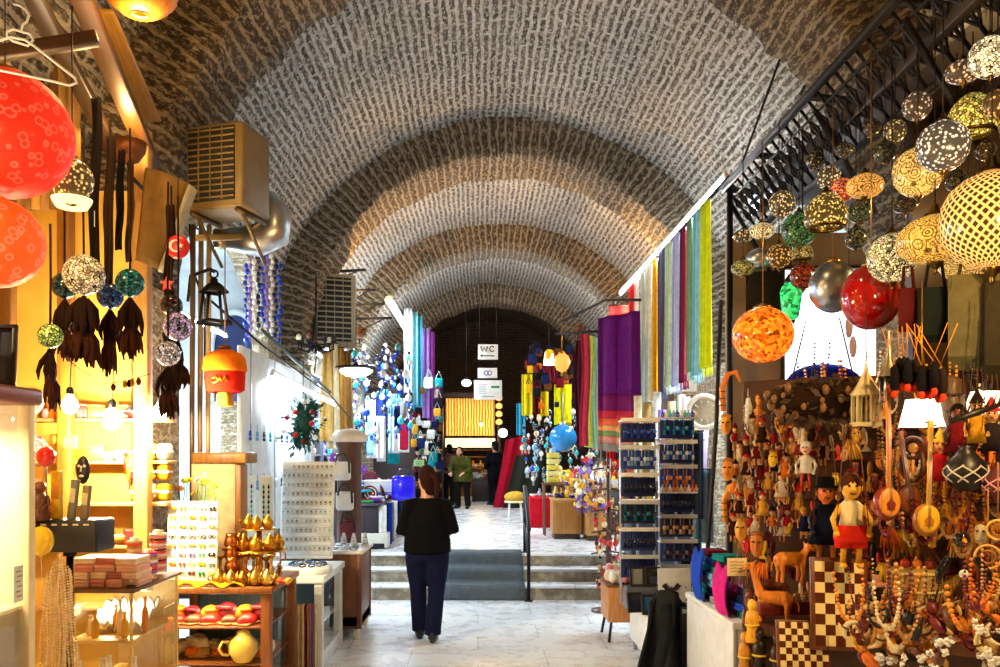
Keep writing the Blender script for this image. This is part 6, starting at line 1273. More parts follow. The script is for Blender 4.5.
t = thing('second_shade_lamp', 'pale lit shade glimpsed behind the spiky branch', 'lamp', W(985, 404, .3)); m = MB(); m.lathe([(.12,-.06), (.08,.07), (.082,.075)], 22); m.build('shade', GLOW, t, (1, .9, .65, .2)); m = MB(); m.tube([(0,0,.07), (0,0,.7)], .004, 5); m.build('flex', MATTE, t, K['black'])
# grey green sack and dark bags hung above
for i, (px, py, w_, h_, Y, c, lb) in enumerate([(974, 322, .25, .5, 4.45, '#6a6444', 'big olive grey cloth sack hanging under the lattice globe'), (935, 315, .17, .3, 4.6, '#1c2420', 'dark green black bag hanging beside the olive sack'), (908, 310, .1, .24, 4.7, '#5a1a18', 'dark red pouch hanging beyond the dark green bag'), (1003, 330, .16, .5, 4.3, '#3a3424', 'brown cloth bag at the end beside the olive sack'), (765, 302, .3, .5, 6.9, '#1e1a14', 'black cloth bag hanging behind the orange globe lamp')]):
    t = thing('cloth_bag', lb, 'bag', P(px, py, Y), -.2); m = MB(); m.grid(lambda u, v: (w_*(u-.5)*(1-.15*math.cos(v*PI)**2*(v < .2)), -.05*math.sin(PI*u)*math.sin(PI*min(1, v*1.1+.1)), h_*(.5-v)), 14, 14); m.grid(lambda u, v: (w_*(.5-u), .05*math.sin(PI*u)*math.sin(PI*min(1, v*1.1+.1)), h_*(.5-v)), 14, 14); m.build('bag_body', FABRIC, t, lin(c)); m = MB(); m.tube([(-w_*.3,0,h_*.48), (-w_*.2,0,h_*.5+.12), (w_*.2,0,h_*.5+.12), (w_*.3,0,h_*.48)], .009, 6); m.tube([(0,0,h_*.5+.12), (0,0,h_*.5+.6)], .003, 4); m.build('strap', FABRIC, t, tuple(q*.6 for q in lin(c)))
# ---- long necked lutes
def lute(p, L, col, bcol, label, rot):
    t = thing('long_necked_lute', label, 'lute', p, rot=rot); m = MB(); m.ball((0,0,0), .075, 20, sc=(1,.8,1.3)); m.build('bowl', GLOSS, t, bcol); m = MB(); m.ball((0,-.042,.01), .062, 16, sc=(1,.25,1.3)); m.build('soundboard', WOOD, t, col); m = MB(); m.rbox((0,-.03,.08+L/2), (.024,.02,L), .006); m.rbox((0,-.02,.1+L), (.03,.03,.12), .006); m.build('neck', WOOD, t, col)
    m = MB(); [m.tube([(x*.006,-.062,-.05), (x*.006,-.044,.12+L)], .0012, 4) for x in (-1,0,1)]; m.build('strings', METAL, t, K['silver'])
    for k in range(6): m = MB(); s = -1 if k % 2 else 1; m.tube([(0,-.02,.06+L+.018*k), (s*.035,-.02,.06+L+.018*k)], .005, 6); m.build('tuning_peg', WOOD, t, K['black'])
lute(W(886, 504, .85), .5, lin('#e08a28'), lin('#8a2414'), 'glossy red brown bowl lute with a long orange neck', (-.05, .02, PYAW+.6))
lute(W(926, 520, .6), .42, lin('#f4b820'), lin('#c07820'), 'bright yellow necked lute hung beside the red brown one', (0, .03, PYAW+.4))
lute(W(908, 500, .5), .26, lin('#7a3a14'), lin('#5a2a10'), 'short dark brown lute hung between the two long lutes', (0, -.12, PYAW+.4))
t = thing('scroll_carving', 'dark carved wooden scroll frame hanging above the lutes', 'carving', W(913, 448, .5), PYAW); m = MB(); m.torus((0,0,0), .06, .014, 20, 8, M=Matrix.Rotation(PI/2, 4, 'X')); m.tube([(-.05,0,-.03), (-.07,0,-.12), (-.03,0,-.2)], [.014,.02,.01], 8); m.tube([(.05,0,-.03), (.06,0,-.14), (.02,0,-.2)], [.014,.018,.01], 8); m.build('scroll_frame', WOOD, t, lin('#4a2410')); m = MB(); m.ball((0,0,0), .03, 12, sc=(1,.5,1)); m.tube([(0,0,-.03), (0,0,-.17)], .01, 6); m.build('inner_post', WOOD, t, lin('#e0a050'))
t = thing('totem_post', 'thick grey brown carved totem hanging between the two lit shades', 'carving', W(951, 420, .4), PYAW); m = MB(); m.lathe([(.02,-.22), (.06,-.2), (.07,-.1), (.055,-.04), (.075,.0), (.07,.12), (.05,.18), (.055,.24), (.01,.27)], 12, rip=.07, ripn=6); m.build('post', WOOD, t, lin('#5a4028')); m = MB(); [m.torus((0,0,z), .07, .008, 14, 6) for z in (-.12,.05,.15)]; m.build('carved_rings', WOOD, t, lin('#2a1a0e'))
t = thing('spiky_branch', 'dark spiky branch carving sticking out before the lit shade', 'carving', W(978, 412, .7)); m = MB(); m.tube([(-.15,0,-.05), (0,0,0), (.15,0,.05)], [.016,.02,.008], 8); [m.tube([(-.1+.035*k,0,-.03+.012*k), (-.08+.035*k,-.02,.05+.01*k)], [.008,.002], 6) for k in range(7)]; m.build('branch', WOOD, t, lin('#1a1410')); m = MB(); m.tube([(0,0,.02), (0,0,.5)], .003, 4); m.build('cord', MATTE, t, K['black'])
# dark corded gourds
for (px, py, r, c, lc, lb) in ((966, 470, .115, '#141216', '#d8cdb8', 'black gourd wrapped in a crossing white cord net'), (1000, 482, .09, '#5a2430', '#e8a0a0', 'maroon gourd wrapped in a pink cord net')):
    t = thing('netted_gourd', lb, 'gourd', W(px, py, .6)); m = MB(); m.lathe([(.3*r,-1.05*r), (.75*r,-.8*r), (1*r,-.2*r), (.9*r,.35*r), (.5*r,.75*r), (.3*r,1.1*r), (.34*r,1.2*r), (.2*r,1.2*r)], 22); m.build('gourd_body', SATIN, t, lin(c)); m = MB()
    for k in range(7):
        for s in (-1, 1): m.tube([(math.cos(2*PI*k/7+s*f*1.7)*r*1.02*math.sqrt(max(.05, 1-(f*1.5-.75)**2)), math.sin(2*PI*k/7+s*f*1.7)*r*1.02*math.sqrt(max(.05, 1-(f*1.5-.75)**2)), r*(-.7+1.15*f)) for f in [j/8 for j in range(9)]], .0045, 5)
    m.build('cord_net', FABRIC, t, lin(lc)); m = MB(); m.tube([(0,0,1.15*r), (0,0,.5)], .003, 4); m.build('cord', MATTE, t, K['black'])
# dolls in dark clothes hung among
for a in [(958, 440, 1.2, {'top': '#7a1420', 'hat': '#140e0c', 'skin': '#7a3a1c', 'arm': '#3a1a10', 'leg': '#2a140c'}, 'hair', 'dark faced doll in a crimson dress beside the totem'), (977, 432, 1.1, {'top': '#c89020', 'hat': '#2a1408', 'skin': '#f0b070', 'arm': '#e0a860', 'leg': '#5a2a14'}, 'cone', 'pale faced doll in a golden dress beyond the crimson one'), (992, 440, 1.1, {'top': '#2a2024', 'hat': '#c0301c', 'skin': '#e8a870', 'arm': '#d89858', 'leg': '#3a2014'}, 'cone', 'doll with a red cap and dark dress at the end of the row'), (940, 470, 1.1, {'top': '#b0181c', 'hat': '#e0b040', 'skin': '#d88848', 'arm': '#e0a050', 'leg': '#f0b040'}, 'cone', 'doll in red with a gold cap hung beside the yellow necked lute')]:
    puppet(W(a[0], a[1], .5), a[2], a[5], None, a[3], PYAW, a[4], skirt=True)
# black seated cat figure, tall black bottle, straw drum
t = thing('penguin_figure', 'tall black carved bird figure with a small white belly spot', 'carving', W(962, 592, 1.0), PYAW+.3); m = MB(); m.lathe([(.05,-.08), (.065,.0), (.075,.1), (.06,.19), (.035,.23)], 18); m.ball((0,0,.27), .042, 14); [m.tube([(x*.06,0,.18), (x*.11,-.02,.1), (x*.12,-.03,.04)], [.02,.026,.01], 8) for x in (-1,1)]; fuse(m.build('body', GLOSS, t, lin('#120f10')), .008, 3); m = MB(); m.ball((-.01,-.068,.1), .024, 10, sc=(1,.4,1)); m.build('belly_spot', GLOSS, t, K['white']); m = MB(); m.tube([(0,-.04,.27), (0,-.08,.262)], [.012,.003], 8); m.build('beak', SATIN, t, K['amber'])
for x in (-1, 1): m = MB(); m.tube([(x*.03,0,-.06), (x*.035,0,-.22)], [.018,.02], 8); m.ball((x*.037,-.02,-.225), .026, 8, sc=(.9,1.5,.5)); m.build('leg', WOOD, t, lin('#8a4a1c'))
t = thing('black_bottle', 'tall square black bottle with a pink wrapped neck beside the straw drum', 'bottle', on_counter(876, .1), .3); m = MB(); m.rbox((0,0,.14), (.07,.07,.28), .012); m.lathe([(.03,.28), (.018,.3), (.018,.36), (.024,.365), (.02,.37)], 14); m.build('bottle_body', GLOSS, t, lin('#0c0a0a')); m = MB(); m.lathe([(.021,.3), (.024,.33), (.021,.35)], 12); m.rbox((0,0,.285), (.08,.08,.03), .012); m.build('wrapping', FABRIC, t, lin('#c88a7a'))
dc = on_counter(915, .32); m = MB(); m.rbox((0,0,.06), (.3,.2,.12), .01); tag(m.build('wooden_riser', WOOD, None, lin('#4a2810'), loc=dc), 'dark wooden riser block under the straw drum', 'riser'); t = thing('straw_drum', 'round straw coloured woven drum on a dark riser behind the black bottle', 'drum', (dc[0], dc[1], CT+.097)); m = MB(); m.lathe([(.13,0), (.145,.01), (.15,.1), (.15,.22), (.142,.26), (.002,.262)], 32, rip=.012, ripn=32); m.build('woven_body', FABRIC, t, lin('#a8894a')); m = MB(); [m.torus((0,0,z), .151, .009, 32, 6) for z in (.03,.13,.24)]; m.build('bands', FABRIC, t, lin('#d8c48a')); m = MB(); [m.tube([(.153*math.cos(a*.5236), .153*math.sin(a*.5236), .03), (.153*math.cos(a*.5236+.26), .153*math.sin(a*.5236+.26), .24)], .004, 4) for a in range(12)]; m.build('lacing', FABRIC, t, lin('#5a4420'))
for i in range(3): t = thing('red_pod', 'small reddish wooden fruit lying on the straw drum', 'carving', (on_counter(905+12*i, .3)[0], on_counter(905+12*i, .3)[1], CT+.31), 0, 'wooden fruit on the drum'); m = MB(); m.ball((0,0,.03), .03, 10); m.build('fruit', SATIN, t, lin(('#c83a18', '#e08018', '#8a2a14')[i])); m = MB(); m.tube([(0,0,.055), (.006,0,.075)], .004, 5); m.build('stalk', WOOD, t, K['brown'])
for (px, py, r, lb) in ((988, 557, .06, 'bigger rattan hoop hung at the end of the counter'), (992, 587, .045, 'smaller rattan hoop hung below the bigger one'), (998, 530, .05, 'rattan hoop hung above the other two')): t = thing('rattan_hoop', lb, 'hoop', W(px, py, .9), PYAW); m = MB(); m.torus((0,0,0), r, .007, 26, 7, M=Matrix.Rotation(PI/2, 4, 'X')); m.build('hoop', WOOD, t, lin('#e0b050')); m = MB(); m.torus((0,0,0), r*.55, .005, 20, 6, M=Matrix.Rotation(PI/2, 4, 'X')); [m.tube([(r*.5*math.cos(a), 0, r*.5*math.sin(a)), (r*math.cos(a), 0, r*math.sin(a))], .004, 5) for a in (0, 2.1, 4.2)]; m.tube([(0,0,r), (0,0,r+.3)], .003, 4); m.build('inner_ring', WOOD, t, lin('#a87028'))
# ---- chess boards
def checks(c1, c2, n):
    q = NT('inlaid_board'); uv = q.node('UVMap'); ck = q.node('TexChecker'); ck.inputs['Scale'].default_value = n; ck.inputs['Color1'].default_value = (*c1, 1); ck.inputs['Color2'].default_value = (*c2, 1); q.link(uv.outputs[0], ck.inputs['Vector']); q.base(ck.outputs['Color']); q.b.inputs['Roughness'].default_value = .25; return q.m
CHK = checks(lin('#f6e2a0'), lin('#5a2a14'), 8)
def board(p, s, rot, label, w=1.0):
    t = thing('chess_board', label, 'chess board', p, rot=rot); m = MB(); m.grid(lambda u, v: (s*w*(u-.5), -.013, s*(v-.5)), 1, 1, uvs=(w, 1)); m.build('inlaid_squares', CHK, t); m = MB(); m.rbox((0,0,0), (s*(w+.1),.022,s*1.1), .006)
    m.build('board_frame', WOOD, t, lin('#6a3418'))
board(W(839, 604, .72), .5, (-.15, .06, .1), 'tall inlaid chess board propped upright under the wooden doll', .625)
board(W(803, 648, .85), .3, (-.2, .05, .1), 'smaller inlaid chess board low in front of the large one')
tr = thing('chess_box', 'open red brown chess box holding rows of pale pieces', 'chess box', W(784, 610, .5), .1); m = MB(); m.rbox((0,0,0), (.34,.16,.03), .005); [m.rbox((0,y*.075,.03), (.34,.012,.05), .004) for y in (-1,1)]; [m.rbox((x*.165,0,.03), (.012,.16,.05), .004) for x in (-1,1)]; m.build('box_tray', WOOD, tr, lin('#7a2a18'))
bp = tr.location
for i in range(14):
    t = thing('chess_piece', 'turned chess piece standing in the open red brown box', 'chess piece', (bp.x-.14+.046*(i % 7), bp.y-.035+.07*(i//7), bp.z+.016), 0, 'chess pieces in the box'); k = i % 3; m = MB(); m.lathe([(.017,0), (.018,.008), (.009,.02), (.007,.045), (.014,.05), (.004,.055)], 12); m.build('stem', SATIN, t, K['cream'] if i < 7 else K['brown']); m = MB(); m.ball((0,0,.062), .011, 10, sc=(1,1,(1,1.5,.8)[k])); m.build('top_knob', SATIN, t, K['cream'] if i < 7 else K['brown'])
# ---- price tag, spear pole, small figures
t = thing('price_tag', 'cream cardboard price tag with faint handwriting hung below the puppets', 'price tag', W(737, 567, .6), .05); m = MB(); m.rbox((0,0,0), (.14,.006,.125), .004); m.build('card', MATTE, t, lin('#f2dfae')); m = MB(); [m.tube([(-.05,-.005,.035-.022*k), (-.01,-.005,.038-.022*k), (.02,-.005,.033-.022*k), (.05,-.005,.036-.022*k)], .003, 4) for k in range(4)]; m.build('handwriting', MATTE, t, lin('#b0905a')); m = MB(); m.tube([(0,0,.06), (.02,0,.3)], .002, 4); m.build('string', MATTE, t, K['tan'])
t = thing('carved_stick', 'pale straight stick standing at the end of the white table', 'stick', (P(741, 640, 6.6).x, 6.6, 0)); m = MB(); m.tube([(0,0,0), (0,0,.62)], .013, 8); m.build('shaft', WOOD, t, lin('#f0d8a0')); m = MB(); m.ball((0,0,.63), .018, 10); m.build('knob', WOOD, t, K['cream'])
for i, (px, py, c, lb) in enumerate([(752, 620, '#f0b030', 'yellow carved standing figure beside the pale stick'), (759, 650, '#1c140c', 'black carved figure with a yellow band by the pale stick'), (745, 652, '#c8861c', 'golden carved figure low behind the pale stick'), (777, 655, '#2a140a', 'dark tall carved figure beside the smaller chess board'), (787, 652, '#e0821c', 'slim orange carved figure touching the smaller chess board')]):
    a = W(px, py, .75); t = thing('carved_figure', lb, 'figurine', a, PYAW); m = MB(); m.lathe([(.04,-.14), (.045,-.12), (.03,-.06), (.045,.0), (.035,.05), (.015,.065)], 14); m.build('robed_body', WOOD, t, lin(c)); m = MB(); m.ball((0,0,.095), .032, 12, sc=(.9,.95,1.2)); m.ball((0,-.03,.09), .008, 6); m.build('head', WOOD, t, tuple(min(1, q*1.3) for q in lin(c))); m = MB(); m.torus((0,0,-.03), .04, .007, 14, 6); m.build('band', MATTE, t, lin('#f0d040'))
# ---- necklaces, horns and shells heaped over the counter
def necklace_mesh(w_, h_, r, n, big=1.7):
    m = MB()
    for i in range(n):
        f = i/(n-1)*2-1; m.ball((w_*math.sin(f*PI/2), .01*math.cos(f*7), h_*abs(f)**2.2), r*(big if abs(f) < .12 else 1+.2*math.sin(i*2.1)), 6)
    return m
NP = [necklace_mesh(.06, .22, .009, 34), necklace_mesh(.05, .17, .011, 24, 2.2), necklace_mesh(.045, .26, .0075, 44, 2.6)]
NC = ['brown', 'amber', 'maroon', 'cream', 'orange', 'black', 'tan', 'gold']
nproto = []
for k, mm in enumerate(NP): nproto.append(tag(mm.build('bead_necklace', SATIN, None, K[NC[k]], loc=W(945+9*k, 520, .55), rot=(0, 0, PYAW)), ('round bead necklace', 'chunky bead necklace', 'fine bead necklace')[k]+' hung among the carved goods', 'necklace', ('round', 'chunky', 'fine')[k]+' bead necklaces'))
for i in range(100):
    if i < 40: px, py, of = R.uniform(868, 1000), R.uniform(470, 560), R.uniform(.3, .55)
    elif i < 70: px, py, of = R.uniform(750, 1000), R.uniform(380, 440), R.uniform(.12, .3)
    else: px, py, of = R.uniform(850, 1000), R.uniform(600, 655), R.uniform(.9, 1.15)
    q = nproto[i % 3].copy(); C.objects.link(q); q.location = W(px, py, of); q.rotation_euler = (0, R.uniform(-.1,.1), PYAW+R.uniform(-.5,.5)); q.color = (*K[NC[R.randrange(8)]], 1); q.scale = (R.uniform(.8,1.2),)*3
AMB = ['amber', 'orange', 'gold', 'brown', 'yellow', 'cream', 'maroon', 'tan', 'red', 'black']
def scatter(pr, n, rng, part, cols, off=(.06,.3)):
    for i in range(n):
        q = dup(pr, W(R.uniform(*rng[0]), R.uniform(*rng[1]), R.uniform(*off)), rot=(R.uniform(-.2,.2), R.uniform(-.25,.25), PYAW+R.uniform(-.5,.5)), sc=R.uniform(.6,1.15), cols={part: K[cols[R.randrange(len(cols))]]})
t = mask(W(842, 420, .1), .8, K['amber'], 'small carved face mask in the packed rows on the pegboard'); t['group'] = 'small masks on the pegboard'
scatter(t, 60, ((745, 1000), (385, 600)), 'face', AMB)
t = thing('carved_fish', 'little painted carved fish hanging in the packed rows on the pegboard', 'carving', W(870, 470, .1), PYAW, 'carved fish on the pegboard'); m = MB(); m.ball((0,0,0), .035, 10, sc=(.6,.45,1.9)); m.prism([(0,-.055), (.035,-.1), (-.035,-.1)], .012); m.build('fish_body', SATIN, t, K['gold']); m = MB(); m.tube([(0,0,.06), (0,0,.16)], .002, 4); m.build('cord', MATTE, t, K['black'])
scatter(t, 90, ((740, 1000), (390, 610)), 'fish_body', AMB)
t = thing('wooden_tassel', 'bunch of thin carved sticks hanging in the packed rows on the pegboard', 'carving', W(905, 545, .1), PYAW, 'stick bunches on the pegboard'); m = MB(); [m.tube([(.006*a,0,.05), (.02*a,-.01*(a % 2),-.04), (.026*a,0,-.13)], [.006,.011,.007], 6) for a in range(-3, 4)]; m.build('sticks', WOOD, t, K['amber']); m = MB(); m.torus((0,0,.05), .022, .006, 12, 5); m.tube([(0,0,.05), (0,0,.14)], .002, 4); m.build('binding', FABRIC, t, K['maroon'])
scatter(t, 70, ((845, 1000), (440, 610)), 'sticks', ['amber', 'orange', 'gold', 'yellow', 'brown'])
scatter(t, 26, ((738, 806), (535, 640)), 'sticks', ['amber', 'orange', 'brown', 'maroon'], (.06,.3))
hp_ = None
for i in range(26):
    px, py = 850+6*i+R.uniform(-4,4), 618+R.uniform(-8, 34); s = R.uniform(.7, 1.3)
    if hp_ is None:
        t = thing('horn_charm', 'pale curved horn in the heap at the front of the counter', 'horn', W(px, py, 1.0), 0, 'curved horns'); m = MB(); m.tube([(.05*math.cos(a), 0, .05*math.sin(a)) for a in [3.4+.32*j for j in range(9)]], [.004,.007,.01,.012,.013,.012,.01,.007,.003], 8); m.build('horn', SATIN, t, lin('#f0dc9a')); m = MB(); m.torus((0,0,-.05), .015, .004, 10, 5, M=Matrix.Rotation(PI/2, 4, 'Y')); m.build('binding', FABRIC, t, K['brown']); hp_ = t
    else: dup(hp_, W(px, py, .9+.25*R.random()), rot=(R.uniform(-.4,.4), R.uniform(0, 6.28), PYAW), sc=s, cols={'horn': lin(('#f0dc9a', '#e8d8b0', '#d8b060')[i % 3])})
sp = None
for i in range(46):
    px, py = R.choice([(948, 645), (985, 628), (930, 660), (975, 655), (890, 662), (992, 660)]); px += R.uniform(-16, 16); py += R.uniform(-9, 12)
    if sp is None: m = MB(); [m.ball((.014*math.cos(a), .014*math.sin(a), .01*math.sin(a*2.3)), .012, 6, sc=(1,.8,1.3)) for a in (0, 1.2, 2.5, 3.7, 5)]; sp = tag(m.build('shell_cluster', SATIN, None, K['white'], loc=W(px, py, 1.1)), 'little cluster of white shells strung at the front of the counter', 'shells', 'white shell clusters')
    else: q = sp.copy(); C.objects.link(q); q.location = W(px, py, 1.0+.2*R.random()); q.rotation_euler = (R.uniform(0,3), R.uniform(0,3), 0); q.scale = (R.uniform(.5,1.0),)*3
for i in range(64):
    px, py = R.uniform(860, 1000), R.uniform(606, 664); m = MB(); cn = ('brown', 'maroon', 'amber', 'orange', 'tan', 'black')[i % 6]
    if i == 0: m.ball((0,0,0), .026, 10, sc=(1,.8,1.5)); m.tube([(0,0,.035), (0,.01,.075)], .004, 5); wb = tag(m.build('wooden_pendant', WOOD, None, K[cn], loc=W(px, py, .95)), 'polished brown wooden drop heaped over the front of the counter', 'pendant', 'wooden drops')
    else: q = wb.copy(); C.objects.link(q); q.location = W(px, py, .8+.3*R.random()); q.rotation_euler = (R.uniform(-1,1), R.uniform(-1,1), R.uniform(0,3)); q.color = (*K[cn], 1); q.scale = (R.uniform(.7,1.5),)*3

for o in list(bpy.data.objects):
    if o not in MARK and o.parent is None and o.name.split('.')[0] not in ('display_wall', 'goods_counter', 'cloth_bag', 'dried_bundle', 'chess_piece', 'chess_box'):
        f = min(.82, max(.6, .67+(5.15-o.location.y)*.2)); o.scale = tuple(q*f for q in o.scale)
# ------------------------------------------------------------------ white tables along the aisle
t = thing('white_stall_table', 'long white boxed table carrying the piled folded scarves', 'table', (1.77, 5.85, 0)); m = MB(); m.rbox((0,0,.73), (.4,1.2,.04), .008); m.build('table_top', SATIN, t, lin('#eef2f6')); m = MB(); m.rbox((-.175,0,.36), (.03,1.16,.7), .006); m.build('side_panel', SATIN, t, lin('#e2e8ee')); m = MB(); m.rbox((0,.56,.36), (.32,.03,.7), .006); m.build('end_panel', SATIN, t, lin('#e2e8ee')); m = MB(); m.rbox((0,-.56,.36), (.32,.03,.7), .006); m.build('end_panel', SATIN, t, lin('#e2e8ee'))
t = thing('white_low_table', 'lower white table under the card racks', 'table', (1.72, 7.35, 0)); m = MB(); m.rbox((0,0,.45), (.66,1.1,.03), .008); m.build('table_top', SATIN, t, lin('#e8eef2')); m = MB(); m.rbox((-.3,0,.27), (.025,1.06,.34), .006); m.build('side_panel', SATIN, t, lin('#f2f6f8')); m = MB(); m.rbox((0,-.5,.27), (.58,.025,.34), .006); m.build('front_panel', SATIN, t, lin('#dfe6ec'))
for sx in (-1, 1):
    for sy in (-1, 1): m = MB(); m.tube([(sx*.27,sy*.48,0), (sx*.27,sy*.48,.44)], .02, 8); m.build('leg', SATIN, t, K['grey'])
t = thing('dark_coat', 'dark grey coat draped over the gap between the two white tables', 'coat', (1.46, 6.68, 0)); m = MB()
m.grid(lambda u, v: (-.12+.33*u-.12*v*(1-u)+.02*math.sin(u*14+v*5), -.03+.1*math.sin(u*9)*(.3+v)-.12*v, .72*(1-v)**1.1*(.55+.45*math.sin(PI*(.25+.6*u)))+.015), 22, 18); m.build('coat_cloth', FABRIC, t, lin('#24282c'), solid=.02); m = MB(); m.tube([(.02,-.05,.62), (.0,-.12,.4), (-.08,-.17,.1)], [.05,.06,.05], 10); m.build('sleeve', FABRIC, t, lin('#1e2226'))
t = thing('dark_box', 'black open box standing under the end of the long white table', 'box', (1.72, 6.72, 0)); m = MB(); m.rbox((0,0,.3), (.3,.3,.6), .015); m.build('box_body', MATTE, t, lin('#101014')); m = MB(); m.rbox((0,-.155,.58), (.28,.01,.03), .003); m.build('rim', SATIN, t, K['grey'])
# folded scarves in piles
FC = ['magenta', 'navy', 'turquoise', 'blue', 'purple', 'black', 'teal', 'violet', 'maroon', 'pink', 'grey', 'blue', 'navy', 'sky blue']
fp = None; n = 0
for c_ in range(7):
    for r_ in range(6+(c_ % 2)):
        x, y, z = 1.72+R.uniform(-.015,.015), 5.36+.17*c_, .752+.05*r_
        for xx in (0,):
            col = K[FC[R.randrange(14)]]
            if fp is None: fp = clutter('folded_cloth', (x, y, z), col, 'folded scarf in the colourful piles on the long white table', 'folded scarves on the white table', 1.57)
            else: dup(fp, (x+xx, y, z), 1.57+R.uniform(-.15,.15), cols={'cloth_fold': col, 'upper_fold': tuple(min(1, q*1.2) for q in col)})
m = MB(); m.grid(lambda u, v: (1.6-.03*math.sin(v*3), 5.4+.28*u, 1.06-.32*v+.02*math.sin(u*8)), 10, 10); tag(m.build('draped_scarf', FABRIC, None, K['magenta'], solid=.01), 'bright magenta scarf spilling over the edge of the folded piles', 'scarf')
m = MB(); m.grid(lambda u, v: (1.6-.03*math.sin(v*3), 6.0+.25*u, 1.1-.36*v+.02*math.sin(u*8)), 10, 10); tag(m.build('draped_scarf', FABRIC, None, K['blue'], solid=.01), 'bright blue scarf spilling over the edge of the folded piles', 'scarf')
# ------------------------------------------------------------------ racks of blue bead trinkets
def rack(p, w_, tiers, z0, z1, label):
    t = thing('trinket_rack', label, 'rack', p); m = MB(); [m.tube([(s*w_/2,.06,0), (s*w_/2,.06,z1)], .012, 6) for s in (-1,1)]; m.tube([(0,.06,0), (0,.06,z1)], .012, 6); m.build('frame', METAL, t, K['silver'])
    for k in range(tiers):
        z = z0+(z1-z0)*k/(tiers-1); m = MB(); m.rbox((0,.0,z), (w_+.04,.14,.012), .003); m.rbox((0,-.06,z+.014), (w_+.04,.012,.03), .003); m.build('tier', SATIN, t, K['white'] if k % 2 else K['silver'])
        m = MB(); m.rbox((0,.045,z-.1), (w_,.012,.17), .003); m.build('backing_card', MATTE, t, lin(('#1a2450', '#24407a', '#181e3c')[k % 3]))
    m = MB(); m.lathe([(.14,0), (.14,.015), (.03,.03)], 20); m.build('base', METAL, t, K['silver']); return t
bp_ = None
def beads(rk, w_, tiers, z0, z1, nper, cols):
    global bp_
    for k in range(tiers):
        z = z0+(z1-z0)*k/(tiers-1)
        for i in range(nper):
            p = Vector(rk.location)+Vector((-w_/2+.02+(w_-.04)*i/(nper-1), -.05-.0*k, z-.012)); cs = cols[k % len(cols)]; c = K[cs[i % len(cs)]]
            if bp_ is None:
                bp_ = thing('bead_charm', 'small bead charm hanging in the tiers of the trinket racks', 'charm', p, 0, 'bead charms on the racks'); m = MB(); m.ball((0,0,-.08), .017, 8, sc=(1,.7,1.2)); m.build('eye_bead', GLOSS, bp_, c); m = MB(); m.tube([(0,0,0), (0,0,-.06)], .004, 5); [m.tube([(x*.004,0,-.085), (x*.01,0,-.14)], .004, 5) for x in (-1,0,1)]; m.build('cord_and_tassel', FABRIC, bp_, c)
            else: dup(bp_, p, R.uniform(-.4,.4), cols={'eye_bead': c, 'cord_and_tassel': tuple(q*.8 for q in K[cs[(i+1) % len(cs)]])})
r1 = rack((1.42, 7.5, .466), .3, 6, .42, 1.62, 'silver trinket rack nearer the aisle with dark blue bead charms'); beads(r1, .3, 6, .42, 1.62, 10, [('navy', 'black', 'blue'), ('navy', 'black'), ('navy', 'teal', 'black'), ('black', 'navy'), ('grey', 'blue', 'silver', 'sky blue'), ('navy', 'blue')])
r2 = rack((1.83, 7.8, .466), .3, 7, .3, 1.66, 'silver trinket rack beside the post with bright blue and amber charms'); beads(r2, .3, 7, .3, 1.66, 10, [('blue', 'coral', 'navy'), ('maroon', 'grey', 'black'), ('cream', 'amber', 'navy'), ('navy', 'black'), ('blue', 'orange', 'amber'), ('blue', 'white', 'sky blue'), ('blue', 'turquoise', 'navy')])
for i in range(20):
    q = clutter('vase', (1.68+.034*(i % 10), 7.74, .466+.3+.2267*(3 if i < 10 else 6)+.008), K[('cream', 'amber', 'white', 'coral', 'gold')[i % 5]] if i < 10 else K[('turquoise', 'sky blue', 'blue', 'white')[i % 4]], ('tiny cream and amber vase in the middle tier of the rack beside the post', 'tiny blue vase on the top tier of the rack beside the post')[i//10], ('tiny cream vases', 'tiny blue vases')[i//10], 0, .36)
# cards standing at the foot of the near rack
for i, (x, y, c, lb) in enumerate([(1.32, 7.12, '#2a2c34', 'black framed photo card at the foot of the nearer rack'), (1.42, 7.02, '#3a6ab0', 'blue framed photo card at the foot of the nearer rack'), (1.55, 7.1, '#5a6470', 'grey framed photo card at the foot of the nearer rack'), (1.37, 7.3, '#8a9088', 'pale framed card standing higher on the nearer rack'), (1.5, 7.3, '#22242a', 'dark card standing higher beside the pale one')]):
    picture_frame(Vector((x, y, .468 if i < 3 else .66)), .13, .17, -.25, .2-.2*i*.3, lin('#1c1c20'), lin(c), lb)
m = MB(); m.rbox((1.44, 7.34, .56), (.34,.16,.19), .01); tag(m.build('card_stand', SATIN, None, lin('#5a6068')), 'grey stepped stand carrying the upper framed cards', 'stand')
t = thing('painted_board', 'white board painted with a dark butterfly and small blossoms', 'board', (1.63, 7.02, .47), rot=(-.1, 0, .05)); m = MB(); m.rbox((0,0,.19), (.28,.015,.38), .005); m.build('board', SATIN, t, lin('#e4ecf4')); m = MB()
for s in (-1, 1): m.prism([(0,.2), (s*.05,.26), (s*.08,.235), (s*.05,.2)], .006, c=(-.03,-.012,0)); m.prism([(0,.19), (s*.045,.18), (s*.05,.15), (s*.015,.16)], .006, c=(-.03,-.012,0))
m.tube([(-.03,-.012,.15), (-.03,-.012,.23)], .006, 6); m.build('butterfly', MATTE, t, lin('#2c2040')); m = MB(); [m.ball((.07*math.cos(k*2.1)+.02, -.01, .12+.1*math.sin(k*1.3)), .009, 6, sc=(1,.4,1)) for k in range(7)]; m.build('blossoms', MATTE, t, lin('#7a8ab0'))
